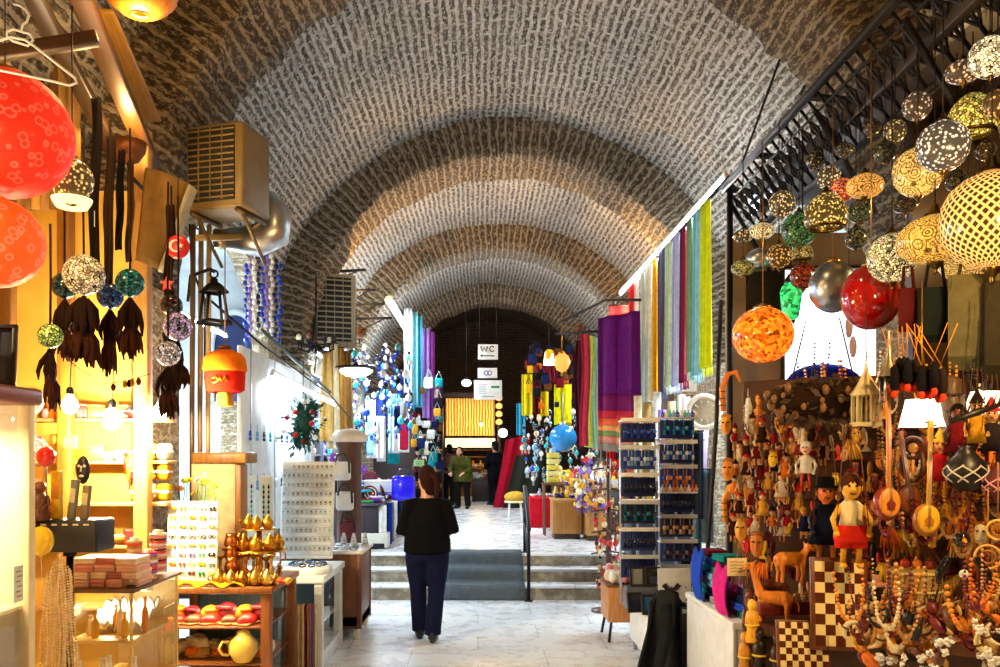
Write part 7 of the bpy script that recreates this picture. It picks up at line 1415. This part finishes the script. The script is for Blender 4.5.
# tan box and baskets at the foot of the steps
t = thing('tan_crate', 'light brown wooden crate on thin legs beside the low white table', 'crate', (1.42, 8.35, 0)); m = MB(); m.rbox((0,0,.36), (.36,.5,.34), .015); m.build('crate_body', WOOD, t, lin('#c88a50')); m = MB(); m.rbox((0,0,.535), (.38,.52,.02), .005); m.build('rim', WOOD, t, lin('#7a4a24'))
for sx in (-1, 1):
    for sy in (-1, 1): m = MB(); m.tube([(sx*.14,sy*.2,.2), (sx*.17,sy*.24,0)], .014, 6); m.build('leg', IRON, t, K['black'])
for i in range(14): clutter(('bag', 'leather_pouch')[i % 2], (1.3+.06*(i % 5), 8.2+.12*(i//5), .548+.05*(i//10)), K[('white', 'cream', 'pink', 'beige')[i % 4]], 'pale plush bundle heaped on the light brown crate', 'pale bundles on the crate', R.uniform(0,3), 1.25)
# strings of small ornaments hanging beside the blanket and racks
op = None
for i in range(95):
    px, py = R.uniform(594, 622), R.uniform(462, 590); Y = 9.2+R.uniform(0, 1.0); c = K[('red', 'cream', 'brown', 'brown', 'maroon', 'maroon', 'amber', 'tan')[R.randrange(8)]]
    if op is None:
        op = thing('hanging_charm', 'small round charm in the thick hanging bunch beside the nearer rack', 'charm', P(px, py, Y), 0, 'round charms in the bunch'); m = MB(); m.ball((0,0,0), .035, 10, sc=(1,.8,1.1)); m.build('charm_body', GLOSS, op, c); m = MB(); m.torus((0,0,.045), .01, .003, 8, 4, M=Matrix.Rotation(PI/2, 4, 'X')); m.build('loop', FABRIC, op, K['black']); m = MB(); [m.tube([(x*.01,0,-.035), (x*.016,0,-.08)], .005, 5) for x in (-1,0,1)]; m.build('tassel', FABRIC, op, c)
    else: dup(op, P(px, py, Y), R.uniform(0,3), sc=R.uniform(.5,1.0), cols={'charm_body': c, 'tassel': K[('black', 'red', 'cream')[i % 3]]})
t = thing('charm_stand', 'tall brown stand carrying the bunch of round charms', 'stand', (P(608, 600, 9.8).x, 9.75, 0)); m = MB(); m.tube([(0,0,0), (0,0,1.75)], .03, 8); m.lathe([(.2,0), (.2,.02), (.04,.05)], 18); m.build('pole', WOOD, t, lin('#4a2c18'))
for k in range(6): m = MB(); [m.tube([(0,0,.45+.24*k), (.2*math.cos(a), .24*math.sin(a), .42+.24*k)], .01, 5) for a in (0,1.57,3.14,4.71)]; m.build('arm', WOOD, t, lin('#3a2010'))
# dark jeans like cloths and pale things behind racks, round mirror
for i, (px, y0, y1, c, lb) in enumerate([(683, 430, 470, '#4a5a70', 'grey blue cloth hanging between the rack and the post'), (694, 432, 520, '#2c3648', 'dark blue cloth hanging close to the post'), (672, 470, 530, '#1c2230', 'dark folded cloth hanging behind the racks'), (703, 470, 545, '#5a7488', 'pale blue grey cloth hanging low by the post'), (690, 540, 580, '#121018', 'black cloth hanging above the magenta scarf')]):
    a = P(px, y0, 8.6+.1*i); L = (y1-y0)*8.6/F; t = thing('hanging_cloth', lb, 'cloth', a); m = MB(); m.grid(lambda u, v: ((u-.5)*.2, .03*math.sin(u*14+i), -L*v), 10, 10); m.build('cloth', FABRIC, t, lin(c), solid=.012); m = MB(); m.tube([(-.1,0,.01), (.1,0,.01)], .01, 6); m.tube([(0,0,.0), (0,.02,.16)], .004, 4); m.build('hanger', IRON, t, K['black'])
t = thing('round_mirror', 'round white framed mirror in the bright shop below the scarves', 'mirror', P(704, 412, 9.1)); m = MB(); m.torus((0,0,0), .17, .03, 30, 8, M=Matrix.Rotation(PI/2, 4, 'X')); m.build('frame', SATIN, t, K['white']); m = MB(); m.M = Matrix.Rotation(PI/2, 4, 'X'); m.lathe([(.001,0), (.17,0)], 30); m.build('mirror_glass', METAL, t, K['silver']); m = MB(); [m.tube([(.08*math.cos(a), -.012, .08*math.sin(a)), (.13*math.cos(a), -.012, .13*math.sin(a))], .006, 5) for a in [k*PI/5 for k in range(10)]]; m.build('etched_rays', SATIN, t, K['white'])
# tall rolls and frames leaning in the bright shop under the scarves
for i in range(9):
    px = 638+8*i; a = P(px, 440, 10.2+.1*(i % 3)); L = R.uniform(.5, .85); t = thing('cloth_roll', ('cream', 'tan', 'white', 'violet', 'beige', 'pale green', 'pink', 'sand', 'lilac')[i]+' upright roll of cloth in the bright shop below the scarves', 'cloth roll', (a.x, a.y, a.z)); m = MB(); m.tube([(0,0,-.5), (.02*(i % 3),0,L-.25)], .05, 12); m.build('roll', FABRIC, t, lin(('#e8d8b0', '#b08a50', '#f2f2ee', '#9a7ac0', '#cbb890', '#b8d0b0', '#e8b0b8', '#c8a868', '#c0b0d8')[i])); m = MB(); m.torus((0.005,0,.0), .052, .007, 14, 6); m.build('tie', FABRIC, t, K['brown'])
t = thing('shop_table', 'pale table inside the bright shop below the scarves', 'table', (2.25, 10.4, 0)); m = MB(); m.rbox((0,0,1.22), (.9,.6,.04), .01); m.build('table_top', WOOD, t, lin('#c8a878')); m = MB(); m.rbox((0,0,.6), (.84,.54,1.2), .01); m.build('cabinet_body', SATIN, t, lin('#2c3040'))
# ------------------------------------------------------------------ raised stalls: left side
def shelf_unit(name, label, x, y, z, w_, d, h, n, col, rz=0):
    t = thing(name, label, 'shelf unit', (x, y, z), rz)
    for s in (-1, 1): m = MB(); m.rbox((s*w_/2,0,h/2), (.03,d,h), .004); m.build('side_panel', WOOD, t, col)
    for k in range(n+1): m = MB(); m.rbox((0,0,.05+(h-.08)*k/n), (w_,d,.025), .004); m.build('shelf', WOOD, t, col)
    m = MB(); m.rbox((0,d/2,h/2), (w_,.015,h), .003); m.build('back_panel', WOOD, t, tuple(q*.5 for q in col)); return t
def fill(name_label, grp, pts, kinds, cols, sc=1.0, rzr=3):
    """one of each kind is built, the rest are copies with their own colours"""
    pr = {}
    for i, p in enumerate(pts):
        kd = kinds[R.randrange(len(kinds))]; c = K[cols[R.randrange(len(cols))]]
        if kd not in pr: pr[kd] = clutter(kd, p, c, name_label % kd.replace('_', ' '), grp % kd.replace('_', ' '), R.uniform(-rzr, rzr), sc); continue
        r = dup(pr[kd], p, R.uniform(-rzr, rzr), sc=R.uniform(.8, 1.25))
        first = r.children[0]; first.color = (*c, 1)
LZ = .48
def hang(pts, cols, label, grp, kind, s=1.0):
    pr = None
    for i, p in enumerate(pts):
        c = K[cols[R.randrange(len(cols))]]
        if pr is None:
            pr = thing('hanging_'+kind, label, kind, p, 0, grp)
            if kind == 'bag': m = MB(); m.rbox((0,0,-.02), (.16*s,.07*s,.18*s), .04*s); m.build('bag_body', FABRIC, pr, c); m = MB(); m.tube([(-.06*s,0,.06*s), (0,0,.2*s), (.06*s,0,.06*s)], .008*s, 5); m.build('strap', FABRIC, pr, tuple(q*.6 for q in c))
            elif kind == 'ornament': m = MB(); m.ball((0,0,0), .06*s, 10, sc=(1,1,1.15)); m.build('ball', GLOSS, pr, c); m = MB(); m.lathe([(.012*s,.06*s), (.012*s,.085*s), (.002,.09*s)], 8); m.build('cap', METAL, pr, K['silver']); m = MB(); [m.tube([(x*.01*s,0,-.06*s), (x*.02*s,0,-.16*s)], .007*s, 5) for x in (-1,0,1)]; m.build('tassel', FABRIC, pr, tuple(q*.6 for q in c))
            else: m = MB(); m.grid(lambda u, v: ((u-.5)*.18*s, .03*s*math.sin(u*9), -.6*s*v), 8, 8); m.build('cloth', FABRIC, pr, c, solid=.012); m = MB(); m.tube([(0,0,-.01), (0,0,.12*s)], .006*s, 4); m.build('hook', IRON, pr, K['black'])
        else: r = dup(pr, p, R.uniform(-1,1), sc=R.uniform(.6,1.25)); r.children[0].color = (*c, 1)
# sloping counter heaped with goods beside the aisle
t = thing('heaped_counter', 'long dark counter heaped with blue and white goods beyond the brown cabinet', 'counter', (-1.85, 13.4, LZ)); m = MB(); m.rbox((0,0,.3), (.9,3.0,.6), .015); m.build('counter_body', WOOD, t, lin('#2a2430')); m = MB(); m.rbox((0,0,.62), (1.0,3.1,.04), .01); m.build('counter_top', WOOD, t, lin('#4a4050'))
for k in range(3): m = MB(); m.rbox((-.28-.1*k+.0,0,.7+.16*k), (.44-.2*k+.2,3.0,.16), .008); m.build('step', WOOD, t, lin('#3a3444'))
pts = [((-1.42-.14*i)+R.uniform(-.02,.02), 12.0+.2*j+R.uniform(-.05,.05), LZ+(.645, .645, .782, .782, .942, 1.102)[i]) for i in range(6) for j in range(15)]
fill('%s on the long dark counter heaped with goods', '%ss on the heaped counter', pts, ['box', 'folded_cloth', 'bag', 'bowl', 'vase', 'leather_slipper', 'plate'], ['blue', 'white', 'navy', 'violet', 'turquoise', 'grey', 'green', 'maroon', 'pink', 'purple', 'white', 'sky blue'], 1.35)
hang([(-1.37, 11.95+.115*i, LZ+.6) for i in range(26)], ['white', 'blue', 'violet', 'navy', 'sky blue', 'maroon', 'grey', 'white', 'purple'], 'cloth strip hanging down the aisle side of the heaped counter', 'cloth strips on the heaped counter', 'cloth', .9)
t = thing('blue_tub', 'bright ultramarine bag standing at the end of the heaped counter', 'bag', (P(403, 488, 12.2).x, 12.3, LZ+.645)); m = MB(); m.rbox((0,0,.19), (.34,.22,.36), .06, seg=3); m.build('bag_body', GLOSS, t, (*lin('#1a12e8'), 1)); m = MB(); m.tube([(-.08,0,.36), (-.06,0,.46), (.06,0,.46), (.08,0,.36)], .012, 6); m.build('handles', SATIN, t, K['navy'])
t = thing('white_carton', 'white flat carton lying on the heaped counter by the ultramarine bag', 'box', (P(380, 485, 12.4).x, 12.5, LZ+.645+.15)); m = MB(); m.rbox((0,0,.05), (.45,.3,.14), .01); m.build('carton_base', SATIN, t, lin('#dfe8f4')); m = MB(); m.rbox((0,0,.13), (.46,.31,.04), .008); m.build('lid', SATIN, t, K['white'])
t = thing('green_notice', 'small pale green card sign above the ultramarine bag', 'sign', P(419, 463, 13)); m = MB(); m.rbox((0,0,0), (.16,.01,.1), .004); m.build('card', SATIN, t, lin('#a8e090')); m = MB(); [m.rbox((0,-.008,.02-.025*k), (.1,.004,.008), .001) for k in range(3)]; m.build('writing', MATTE, t, K['green']); m = MB(); m.tube([(0,0,.05), (0,0,.5)], .004, 4); m.build('string', MATTE, t, K['black'])
for i, (px, py, w_, lb) in enumerate([(372, 538, .45, 'pale stone coloured low block beside the woman'), (352, 540, .35, 'white low block beside the brown cabinet')]):
    q = P(px, py, 11.9); t = thing('low_plinth', lb, 'plinth', (q.x, 12.0+.1*i, LZ)); m = MB(); m.rbox((0,0,.12), (w_,.3,.2), .01); m.build('block', SATIN, t, lin('#dcd8c8')); m = MB(); m.rbox((0,-.152,.05), (w_*.8,.006,.06), .001); m.build('dark_slot', MATTE, t, K['black'])
# shelf walls behind the counter
for i, y in enumerate((13.25, 14.7, 16.2)):
    t = shelf_unit('wall_shelf', ('nearest tall shelf unit', 'middle tall shelf unit', 'last tall shelf unit')[i]+' of the stall lit by the short tube', -2.72, y, LZ, 1.25, .32, 2.6, 6, lin('#5a5a6a'), PI/2)
    pts = [(-2.70+R.uniform(-.03,.03), y-.52+.115*k, LZ+.066+2.52*s/6) for s in range(6) for k in range(10)]
    fill('%s on the '+('nearest', 'middle', 'last')[i]+' tall shelf unit of the raised stall', '%ss on shelf unit '+('one', 'two', 'three')[i], pts, ['vase', 'plate', 'bowl', 'clay_cup', 'box'], [['white', 'sky blue', 'turquoise', 'blue', 'cream', 'silver', 'teal'], ['blue', 'white', 'turquoise', 'navy', 'violet'], ['maroon', 'amber', 'navy', 'white', 'teal']][i], 1.15)
# glass chandelier and pale panel under the tube lamp
t = thing('glass_lamp_dome', 'round pale glass ceiling lamp with a dark top plate over the raised stall', 'lamp', P(356, 370, 12.6)); m = MB(); m.lathe([(.02,-.1), (.15,-.09), (.24,-.03), (.25,.0), (.2,.02)], 26); m.build('glass_dome', GLOW, t, (.85, .95, 1, .25)); m = MB(); m.lathe([(.3,.02), (.3,.045), (.05,.06), (.03,.1)], 26); m.tube([(0,0,.1), (0,0,.9)], .008, 5); m.torus((.0,0,.16), .05, .008, 14, 6, M=Matrix.Rotation(PI/2, 4, 'X')); m.build('top_plate', IRON, t, K['black'])
for i, (a, b) in enumerate([((322, 272), (366, 270)), ((344, 291), (376, 290)), ((348, 306), (385, 304)), ((353, 319), (392, 318))]):
    Y = 13.4+.5*i; m = MB(); m.tube([P(*a, Y), P(*b, Y)], .024, 6); m.tube([P(a[0]+2, a[1]+14, Y), P(b[0]-6, b[1], Y)], .012, 5); tag(m.build('wall_bracket', IRON, None, K['black']), ('nearest black bracket arm sticking out beside the farther air conditioner', 'second black bracket arm beyond the farther air conditioner', 'third black bracket arm beyond the farther air conditioner', 'lowest black bracket arm by the long cool tube')[i], 'bracket')
# scarves and red bag at the far left shop front
for i, (px, c, lb) in enumerate([(408, '#f0f6fa', 'white scarf nearest the long cool tube'), (414, '#8fd8e8', 'pale cyan scarf hanging by the long cool tube'), (419, '#58b8d8', 'cyan scarf between the pale cyan and lilac ones'), (426, '#b88ae0', 'lilac scarf on the far shop front'), (431, '#8a3a9a', 'purple scarf last on the far shop front')]):
    a = P(px, 308+4*i+(8 if i > 2 else 0), 17.2+.25*i); m = MB(); L = 1.9; m.grid(lambda u, v: ((u-.5)*.15, .05*math.sin(u*10+i), -L*v), 8, 10); t = thing('long_scarf', lb, 'scarf', a); m.build('cloth', FABRIC, t, lin(c), solid=.012); m = MB(); m.tube([(0,0,0), (0,0,.2)], .006, 4); m.build('hook', IRON, t, K['black'])
t = thing('red_hanging_bag', 'long crimson bag hanging on the dark shop front', 'bag', P(404, 435, 15.5)); m = MB(); m.rbox((0,0,0), (.16,.1,.55), .07, seg=3); m.build('bag_body', FABRIC, t, lin('#a81a3a')); m = MB(); m.tube([(-.05,0,.26), (0,0,.42), (.05,0,.26)], .01, 6); m.build('strap', FABRIC, t, K['maroon'])
BGC = ['black', 'navy', 'teal', 'maroon', 'brown', 'blue', 'white', 'turquoise', 'purple', 'grey', 'green', 'gold']
hang([P(R.uniform(408, 440), R.uniform(378, 470), 17+R.uniform(0, 5)) for i in range(70)], ['black', 'navy', 'brown', 'maroon', 'black', 'teal', 'white', 'gold'], 'small bag hanging in the crowded far shop front', 'bags on the far shop front', 'bag', 1.1)
hang([P(R.uniform(352, 412), R.uniform(345, 440), 13.2+R.uniform(0, 3.5)) for i in range(120)], ['white', 'sky blue', 'white', 'teal', 'turquoise', 'blue', 'silver', 'navy', 'black'], 'small glass ornament hanging in the bright raised stall', 'glass ornaments of the bright stall', 'ornament', .8)
hang([P(R.uniform(366, 404), R.uniform(388, 420), 14+R.uniform(0, 3)) for i in range(22)], ['sky blue', 'white', 'grey', 'teal', 'navy'], 'pale cloth strip hanging in the bright raised stall', 'cloth strips of the bright stall', 'cloth', 1.2)
t = thing('timber_shopfront', 'dark timber shop front behind the far scarves', 'shop front', (-2.0, 20.3, LZ)); m = MB(); m.rbox((0,0,1.4), (1.0,.12,2.8), .02); m.build('panel', WOOD, t, lin('#2a1a1a')); m = MB(); m.rbox((0,-.02,2.85), (1.2,.3,.14), .02); m.build('cornice', WOOD, t, lin('#1a1212'))
shelf_unit('far_shelf', 'dark shelf unit at the back of the far shops beside the stooping person', -1.35, 21.8, LZ, .9, .4, 2.6, 6, lin('#3a2018'))
fill('%s on the dark shelf unit beside the stooping person', '%ss on the dark far shelf', [(-1.75+.11*k, 21.7, LZ+.066+2.52*s/6) for s in range(6) for k in range(8)], ['vase', 'bowl', 'box', 'clay_cup'], ['gold', 'amber', 'maroon', 'cream', 'brown', 'teal'], 1.3)
t = thing('far_table', 'low table of small wares before the golden stall', 'table', (.25, 24.5, LZ)); m = MB(); m.rbox((0,0,.62), (.9,.6,.04), .01); m.build('table_top', WOOD, t, lin('#4a3020')); m = MB(); m.rbox((0,0,.3), (.84,.54,.6), .01); m.build('table_body', WOOD, t, lin('#2a1c14'))
fill('%s on the low table before the golden stall', '%ss on the low far table', [(-.12+.12*i, 24.4+.15*j, LZ+.645) for i in range(7) for j in range(2)], ['bowl', 'vase', 'box'], ['white', 'gold', 'maroon', 'grey'], 1.3)
# ------------------------------------------------------------------ raised stalls: right side
t = thing('wide_counter', 'long timber counter of the raised stall behind the red chest', 'counter', (2.05, 16.4, LZ)); m = MB(); m.rbox((0,0,.36), (.9,4.6,.72), .015); m.build('counter_body', WOOD, t, lin('#3a2c28')); m = MB(); m.rbox((0,0,.74), (1.0,4.7,.04), .01); m.build('counter_top', WOOD, t, lin('#6a4a30'))
fill('%s on the long timber counter of the raised stall', '%ss on the timber counter', [(1.68+.15*i, 14.4+.25*j, LZ+.765) for i in range(6) for j in range(16)], ['bowl', 'vase', 'box', 'plate', 'bag'], ['blue', 'white', 'yellow', 'turquoise', 'navy', 'maroon', 'cream', 'lime', 'orange', 'black'], 1.3)
for i, y in enumerate((14.2, 15.55, 16.85)):
    shelf_unit('side_shelf', ('nearest tall shelf unit', 'middle tall shelf unit', 'last tall shelf unit')[i]+' of the colourful raised stall', 2.95, y, LZ, 1.25, .34, 2.6, 6, lin('#4a3a30'), -PI/2)
    fill('%s on the '+('nearest', 'middle', 'last')[i]+' tall shelf unit of the colourful stall', '%ss on the colourful shelf '+('one', 'two', 'three')[i], [(2.9, y-.52+.13*k, LZ+.066+2.52*s/6) for s in range(6) for k in range(9)], ['vase', 'plate', 'bowl', 'box'], ['orange', 'yellow', 'white', 'turquoise', 'lime', 'blue', 'red', 'cream'], 1.2)
for i, (px, py, w_, h_, c, lb) in enumerate([(527, 395, .18, .75, '#e8dc20', 'long yellow shawl nearest the notice signs'), (536, 398, .16, .6, '#6a1a1a', 'dark red shawl beside the long yellow one'), (543, 404, .2, .45, '#f0d818', 'short yellow shawl with orange edge'), (563, 405, .32, .75, '#d8dc18', 'broad lime yellow shawl above the blue globe'), (553, 372, .14, .35, '#8a2a3a', 'wine coloured shawl above the short yellow one'), (572, 380, .12, .5, '#281a28', 'dark plum shawl beside the broad lime one'), (521, 420, .16, .6, '#3aa0c8', 'blue shawl at the edge of the raised stall')]):
    a = P(px, py-.5*h_*F/15.5, 15.5+.1*i); t = thing('stall_shawl', lb, 'shawl', a); m = MB(); m.grid(lambda u, v: ((u-.5)*w_, .05*math.sin(u*12+i), -h_*v), 10, 10); m.build('cloth', FABRIC, t, lin(c), solid=.014); m = MB(); m.tube([(-w_/2,0,.01), (w_/2,0,.01)], .012, 6); m.tube([(0,0,0), (0,0,.3)], .006, 4); m.build('hanger', IRON, t, K['black'])
t = thing('blue_globe', 'large glossy azure globe among the hanging goods of the raised stall', 'globe', P(563, 438, 14.8)); m = MB(); m.ball((0,0,0), .24, 24); m.build('globe', GLOSS, t, lin('#1a8ad8')); m = MB(); m.lathe([(.06,.23), (.07,.26), (.02,.29)], 14); m.tube([(0,0,.28), (0,0,.8)], .008, 5); m.build('fitting', METAL, t, K['silver'])
t = thing('orange_lamp', 'orange pear shaped lamp glowing high in the raised stall', 'lamp', P(562, 363, 14.5)); m = MB(); m.lathe([(.03,-.15), (.1,-.1), (.15,.02), (.11,.12), (.05,.16)], 20); m.build('shade', GLOW, t, (1, .36, .06, .07)); m = MB(); m.lathe([(.05,.15), (.06,.18), (.01,.21)], 12); m.tube([(0,0,.2), (0,0,.8)], .006, 5); m.build('fitting', METAL, t, K['gold'])
t = thing('white_cone_lamp', 'small white cone lamp high beside the orange pear lamp', 'lamp', P(549, 358, 14.5)); m = MB(); m.lathe([(.1,-.12), (.07,.1), (.03,.14)], 18); m.build('shade', GLOW, t, (1, 1, .95, .15)); m = MB(); m.tube([(0,0,.13), (0,0,.7)], .006, 5); m.build('flex', IRON, t, K['black'])
hang([P(R.uniform(522, 598), R.uniform(410, 480), 14+R.uniform(0, 3)) for i in range(120)], ['white', 'sky blue', 'turquoise', 'blue', 'silver', 'navy', 'teal', 'black', 'cream'], 'small round ornament hanging in the colourful raised stall', 'ornaments of the colourful stall', 'ornament', .75)
hang([P(R.uniform(524, 600), R.uniform(345, 405), 14.4+R.uniform(0, 3)) for i in range(70)], ['orange', 'yellow', 'maroon', 'black', 'black', 'maroon', 'brown', 'brown', 'navy'], 'small bag hanging high in the colourful raised stall', 'bags of the colourful stall', 'bag', .8)
hang([P(R.uniform(575, 604), R.uniform(455, 505), 12.6+R.uniform(0, .4)) for i in range(60)], ['yellow', 'white', 'gold', 'violet', 'red', 'cream', 'black', 'amber'], 'small ornament in the thick bunch over the taller wooden counter', 'ornaments over the wooden counter', 'ornament', .7)
fill('%s crowded on the low wooden counter at the head of the steps', '%ss on the low wooden counter', [(1.24+.085*i, 13.4+.12*j, LZ+.64) for i in range(5) for j in range(3)], ['vase', 'clay_cup', 'bowl'], ['navy', 'black', 'white', 'maroon', 'blue', 'gold'], .9)
fill('%s on the taller wooden counter by the steps', '%ss on the taller wooden counter', [(1.72+.09*i, 13.1+.12*j, LZ+.88) for i in range(4) for j in range(4)], ['vase', 'box', 'bowl'], ['cream', 'white', 'violet', 'yellow', 'red'], .9)
t = thing('yellow_ladder_stack', 'stack of small yellow boxes by the raised counter', 'boxes', (P(553, 470, 14.0).x, 14.0, LZ+.86))
for k in range(5): m = MB(); m.rbox((0,0,.05+.1*k), (.2,.16,.085), .01); m.build('yellow_box', SATIN, t, lin(('#e8dc50', '#f0e890')[k % 2]))
t2 = thing('stack_table', 'small dark table under the stack of yellow boxes', 'table', (t.location.x, 14.0, LZ)); m = MB(); m.rbox((0,0,.84), (.36,.36,.03), .008); m.build('table_top', WOOD, t2, K['brown'])
for sx in (-1, 1):
    for sy in (-1, 1): m = MB(); m.tube([(sx*.14,sy*.14,0), (sx*.15,sy*.15,.83)], .016, 6); m.build('leg', WOOD, t2, K['brown'])
# ------------------------------------------------------------------ lamps
def point(p, watts, col, r=.05, name='lamp_light'):
    l = bpy.data.lights.new(name, 'POINT'); l.energy = watts*LK; l.color = col; l.shadow_soft_size = r
    o = bpy.data.objects.new(name, l); C.objects.link(o); o.location = p; return o
def strip(p, lx, ly, watts, col, rot=(0, 0, 0), name='tube_light'):
    l = bpy.data.lights.new(name, 'AREA'); l.shape = 'RECTANGLE'; l.size = lx; l.size_y = ly; l.energy = watts*LK; l.color = col
    o = bpy.data.objects.new(name, l); C.objects.link(o); o.location = p; o.rotation_euler = rot; return o
LK = .8
WARM, WARM2, COOL, NEUT = (1, .6, .22), (1, .76, .42), (.72, .88, 1), (1, .95, .88)
def bulb(p, watts, col, label, r=.05, ec=None, e=1.0, hang=.5):
    t = thing('light_bulb', label, 'light bulb', p, group='bare bulbs over the stalls')
    m = MB(); m.lathe([(.002,-r*1.1), (r*.6,-r*.95), (r,-r*.2), (r*.85,r*.5), (r*.4,r*1.1), (r*.36,r*1.4)], 16); m.build('glass_bulb', GLOW, t, (*(ec or col), e))
    m = MB(); m.lathe([(r*.4,r*1.3), (r*.45,r*1.4), (r*.45,r*2), (r*.2,r*2.3)], 12); m.build('socket', SATIN, t, K['black'])
    m = MB(); m.tube([(0,0,r*2.2), (.01,0,hang*.6), (0,0,hang)], .004, 5); m.build('flex', MATTE, t, K['black'])
    point(Vector(p)-Vector((0,0,r*1.5+.03)), watts, col, r*.6)
def tube_lamp(a, b, watts, col, label, e=1.0, up=.2, r=.016, n=1):
    a = Vector(a); b = Vector(b); mid = (a+b)/2; d = (b-a); L = d.length
    t = thing('tube_lamp', label, 'lamp', mid, group='fluorescent tube lamps')
    m = MB(); m.tube([a-mid, b-mid], r, 10); m.build('tube', GLOW, t, (*col, e))
    m = MB(); u = d.normalized(); m.tube([a-mid+Vector((0,0,.035)), b-mid+Vector((0,0,.035))], .022, 4); m.tube([a-mid-u*.02, a-mid+u*.03], r*1.3, 8); m.tube([b-mid-u*.03, b-mid+u*.02], r*1.3, 8); m.build('batten', SATIN, t, K['white'])
    d_ = b-a; el = math.atan2(d_.z, math.hypot(d_.x, d_.y)); strip(mid-Vector((0,0,.05+r)), L*.95, .08, watts*(1-up), col, (0, -el, math.atan2(d_.y, d_.x)))
    for k in range(n): point(a.lerp(b, (k+.5)/n)-Vector((0,0,.06+r)), watts*up/n, col, .05)
bulb(P(112, 420, 5.6), 260, WARM2, 'bare warm bulb glaring over the bright stall wall', .06, (1,.9,.6), 3)
bulb(P(70, 405, 5.3), 150, WARM2, 'warm bulb hanging nearer the cream cabinet', .05, (1,.9,.6), 3)
bulb(P(160, 412, 5.9), 90, WARM2, 'warm bulb beside the white earring board', .05, (1,.9,.6), 3)
bulb((-2.2, 3.6, 3.3), 60, WARM, 'added warm bulb out of view beside the paper lanterns', .05, (1,.8,.5), 2)  # unseen bulb added to throw warm light on the near stall
tube_lamp((-3.2, 8.2, 3.3), (-3.2, 10.8, 3.3), 420, COOL, 'cool tube inside the second shop opening', 2, n=2)
tube_lamp(P(272, 374, 9.2), P(335, 405, 11.0), 120, COOL, 'slanting cool tube above the white ring board', 2, n=2)
tube_lamp(P(389, 300, 15.0), P(420, 352, 22), 380, COOL, 'long cool tube running along the shop fronts', 3, r=.06, n=3)
tube_lamp(P(345, 372, 13.5), P(375, 368, 14.2), 200, COOL, 'short bright tube over the raised stall', 3)
tube_lamp((2.45, 8.4, 4.55), (2.42, 14.5, 4.55), 330, COOL, 'long blue white tube along the scarf rail', 1.2, up=.75, n=3)
tube_lamp((3.3, 8.2, 3.4), (3.3, 11.0, 3.4), 300, COOL, 'cool tube behind the scarves', 2, n=2)
for x, y, z, wt, c in ((2.3, 2.9, 2.9, 150, WARM), (1.9, 2.2, 2.6, 80, WARM2), (3.3, 5.6, 3.5, 40, WARM)):
    bulb((x, y, z), wt, c, 'added warm bulb lighting the carved goods', .05, (1,.85,.5), 2)  # bulbs added to throw warm light onto the carved goods
bulb((-2.3, 2.7, 2.8), 70, WARM2, 'added warm bulb out of view before the tall cream cabinet', .05, (1,.8,.5), 2)  # unseen bulb added to light the stall from in front
tube_lamp((-2.4, 2.9, 1.95), (-1.75, 2.9, 1.95), 30, WARM2, 'added short tube brightening the inside of the tall cream cabinet', 1)  # tube added because the cabinet interior came out dark
tube_lamp((-2.18, 4.9, 1.02), (-1.9, 4.9, 1.02), 14, WARM2, 'short tube inside the lit glass showcase', 1)
tube_lamp((-2.2, 6.1, .80), (-1.55, 6.1, .80), 8, WARM2, 'added short tube hidden under the top of the wooden showcase', .5, r=.008)  # hidden tube added to brighten the dark shelves
def uplight(p, watts, col, label):  # bowl and bracket made up to carry a fill light for the vault
    t = thing('wall_uplight', label, 'light fitting', p, 0, 'added bowl uplights'); m = MB(); m.lathe([(.02,-.09), (.07,-.07), (.11,-.01), (.12,.05), (.11,.045), (.06,-.05), (.002,-.06)], 18); m.build('bowl', IRON, t, K['brown']); m = MB(); m.tube([(0,0,-.08), (0,.05,-.16), (0,.3,-.18)], .014, 6); m.build('bracket', IRON, t, K['black'])
    point(Vector(p)+Vector((0,0,.07)), watts, col, .05)
uplight((-1.9, 13.6, 3.75), 520, WARM, 'added bowl uplight on a bracket just past the farther air conditioner'); uplight((2.6, 13.6, 4.05), 520, WARM, 'added bowl uplight on a bracket behind the scarf rail')
uplight((-1.6, 19.5, 4.6), 170, NEUT, 'added bowl uplight above the far scarves'); uplight((2.3, 19.5, 4.7), 170, NEUT, 'added bowl uplight high over the colourful raised stall')
bulb((0.4, 4.6, 5.2), 60, WARM, 'added warm fill bulb out of view over the near end of the passage', .05, (1,.85,.5), 2); point(P(140, 22, 4.6), 60, WARM, .06); uplight(P(128, 150, 5.6), 32, WARM, 'added bowl uplight among the timbers of the yellow stall')  # unseen high bulb and the bowl are added warm fill
bulb((.1, 26.2, 2.75), 60, WARM, 'warm bulb hanging before the golden stall', .05, (1,.8,.4), 1.5)
tube_lamp((-2.4, 12.6, 3.3), (-2.4, 16.5, 3.3), 300, COOL, 'cool tube over the heaped counter', 2, n=2)
tube_lamp((2.7, 13.8, 3.6), (2.7, 17.2, 3.6), 200, NEUT, 'tube over the colourful raised stall', 2, n=2)
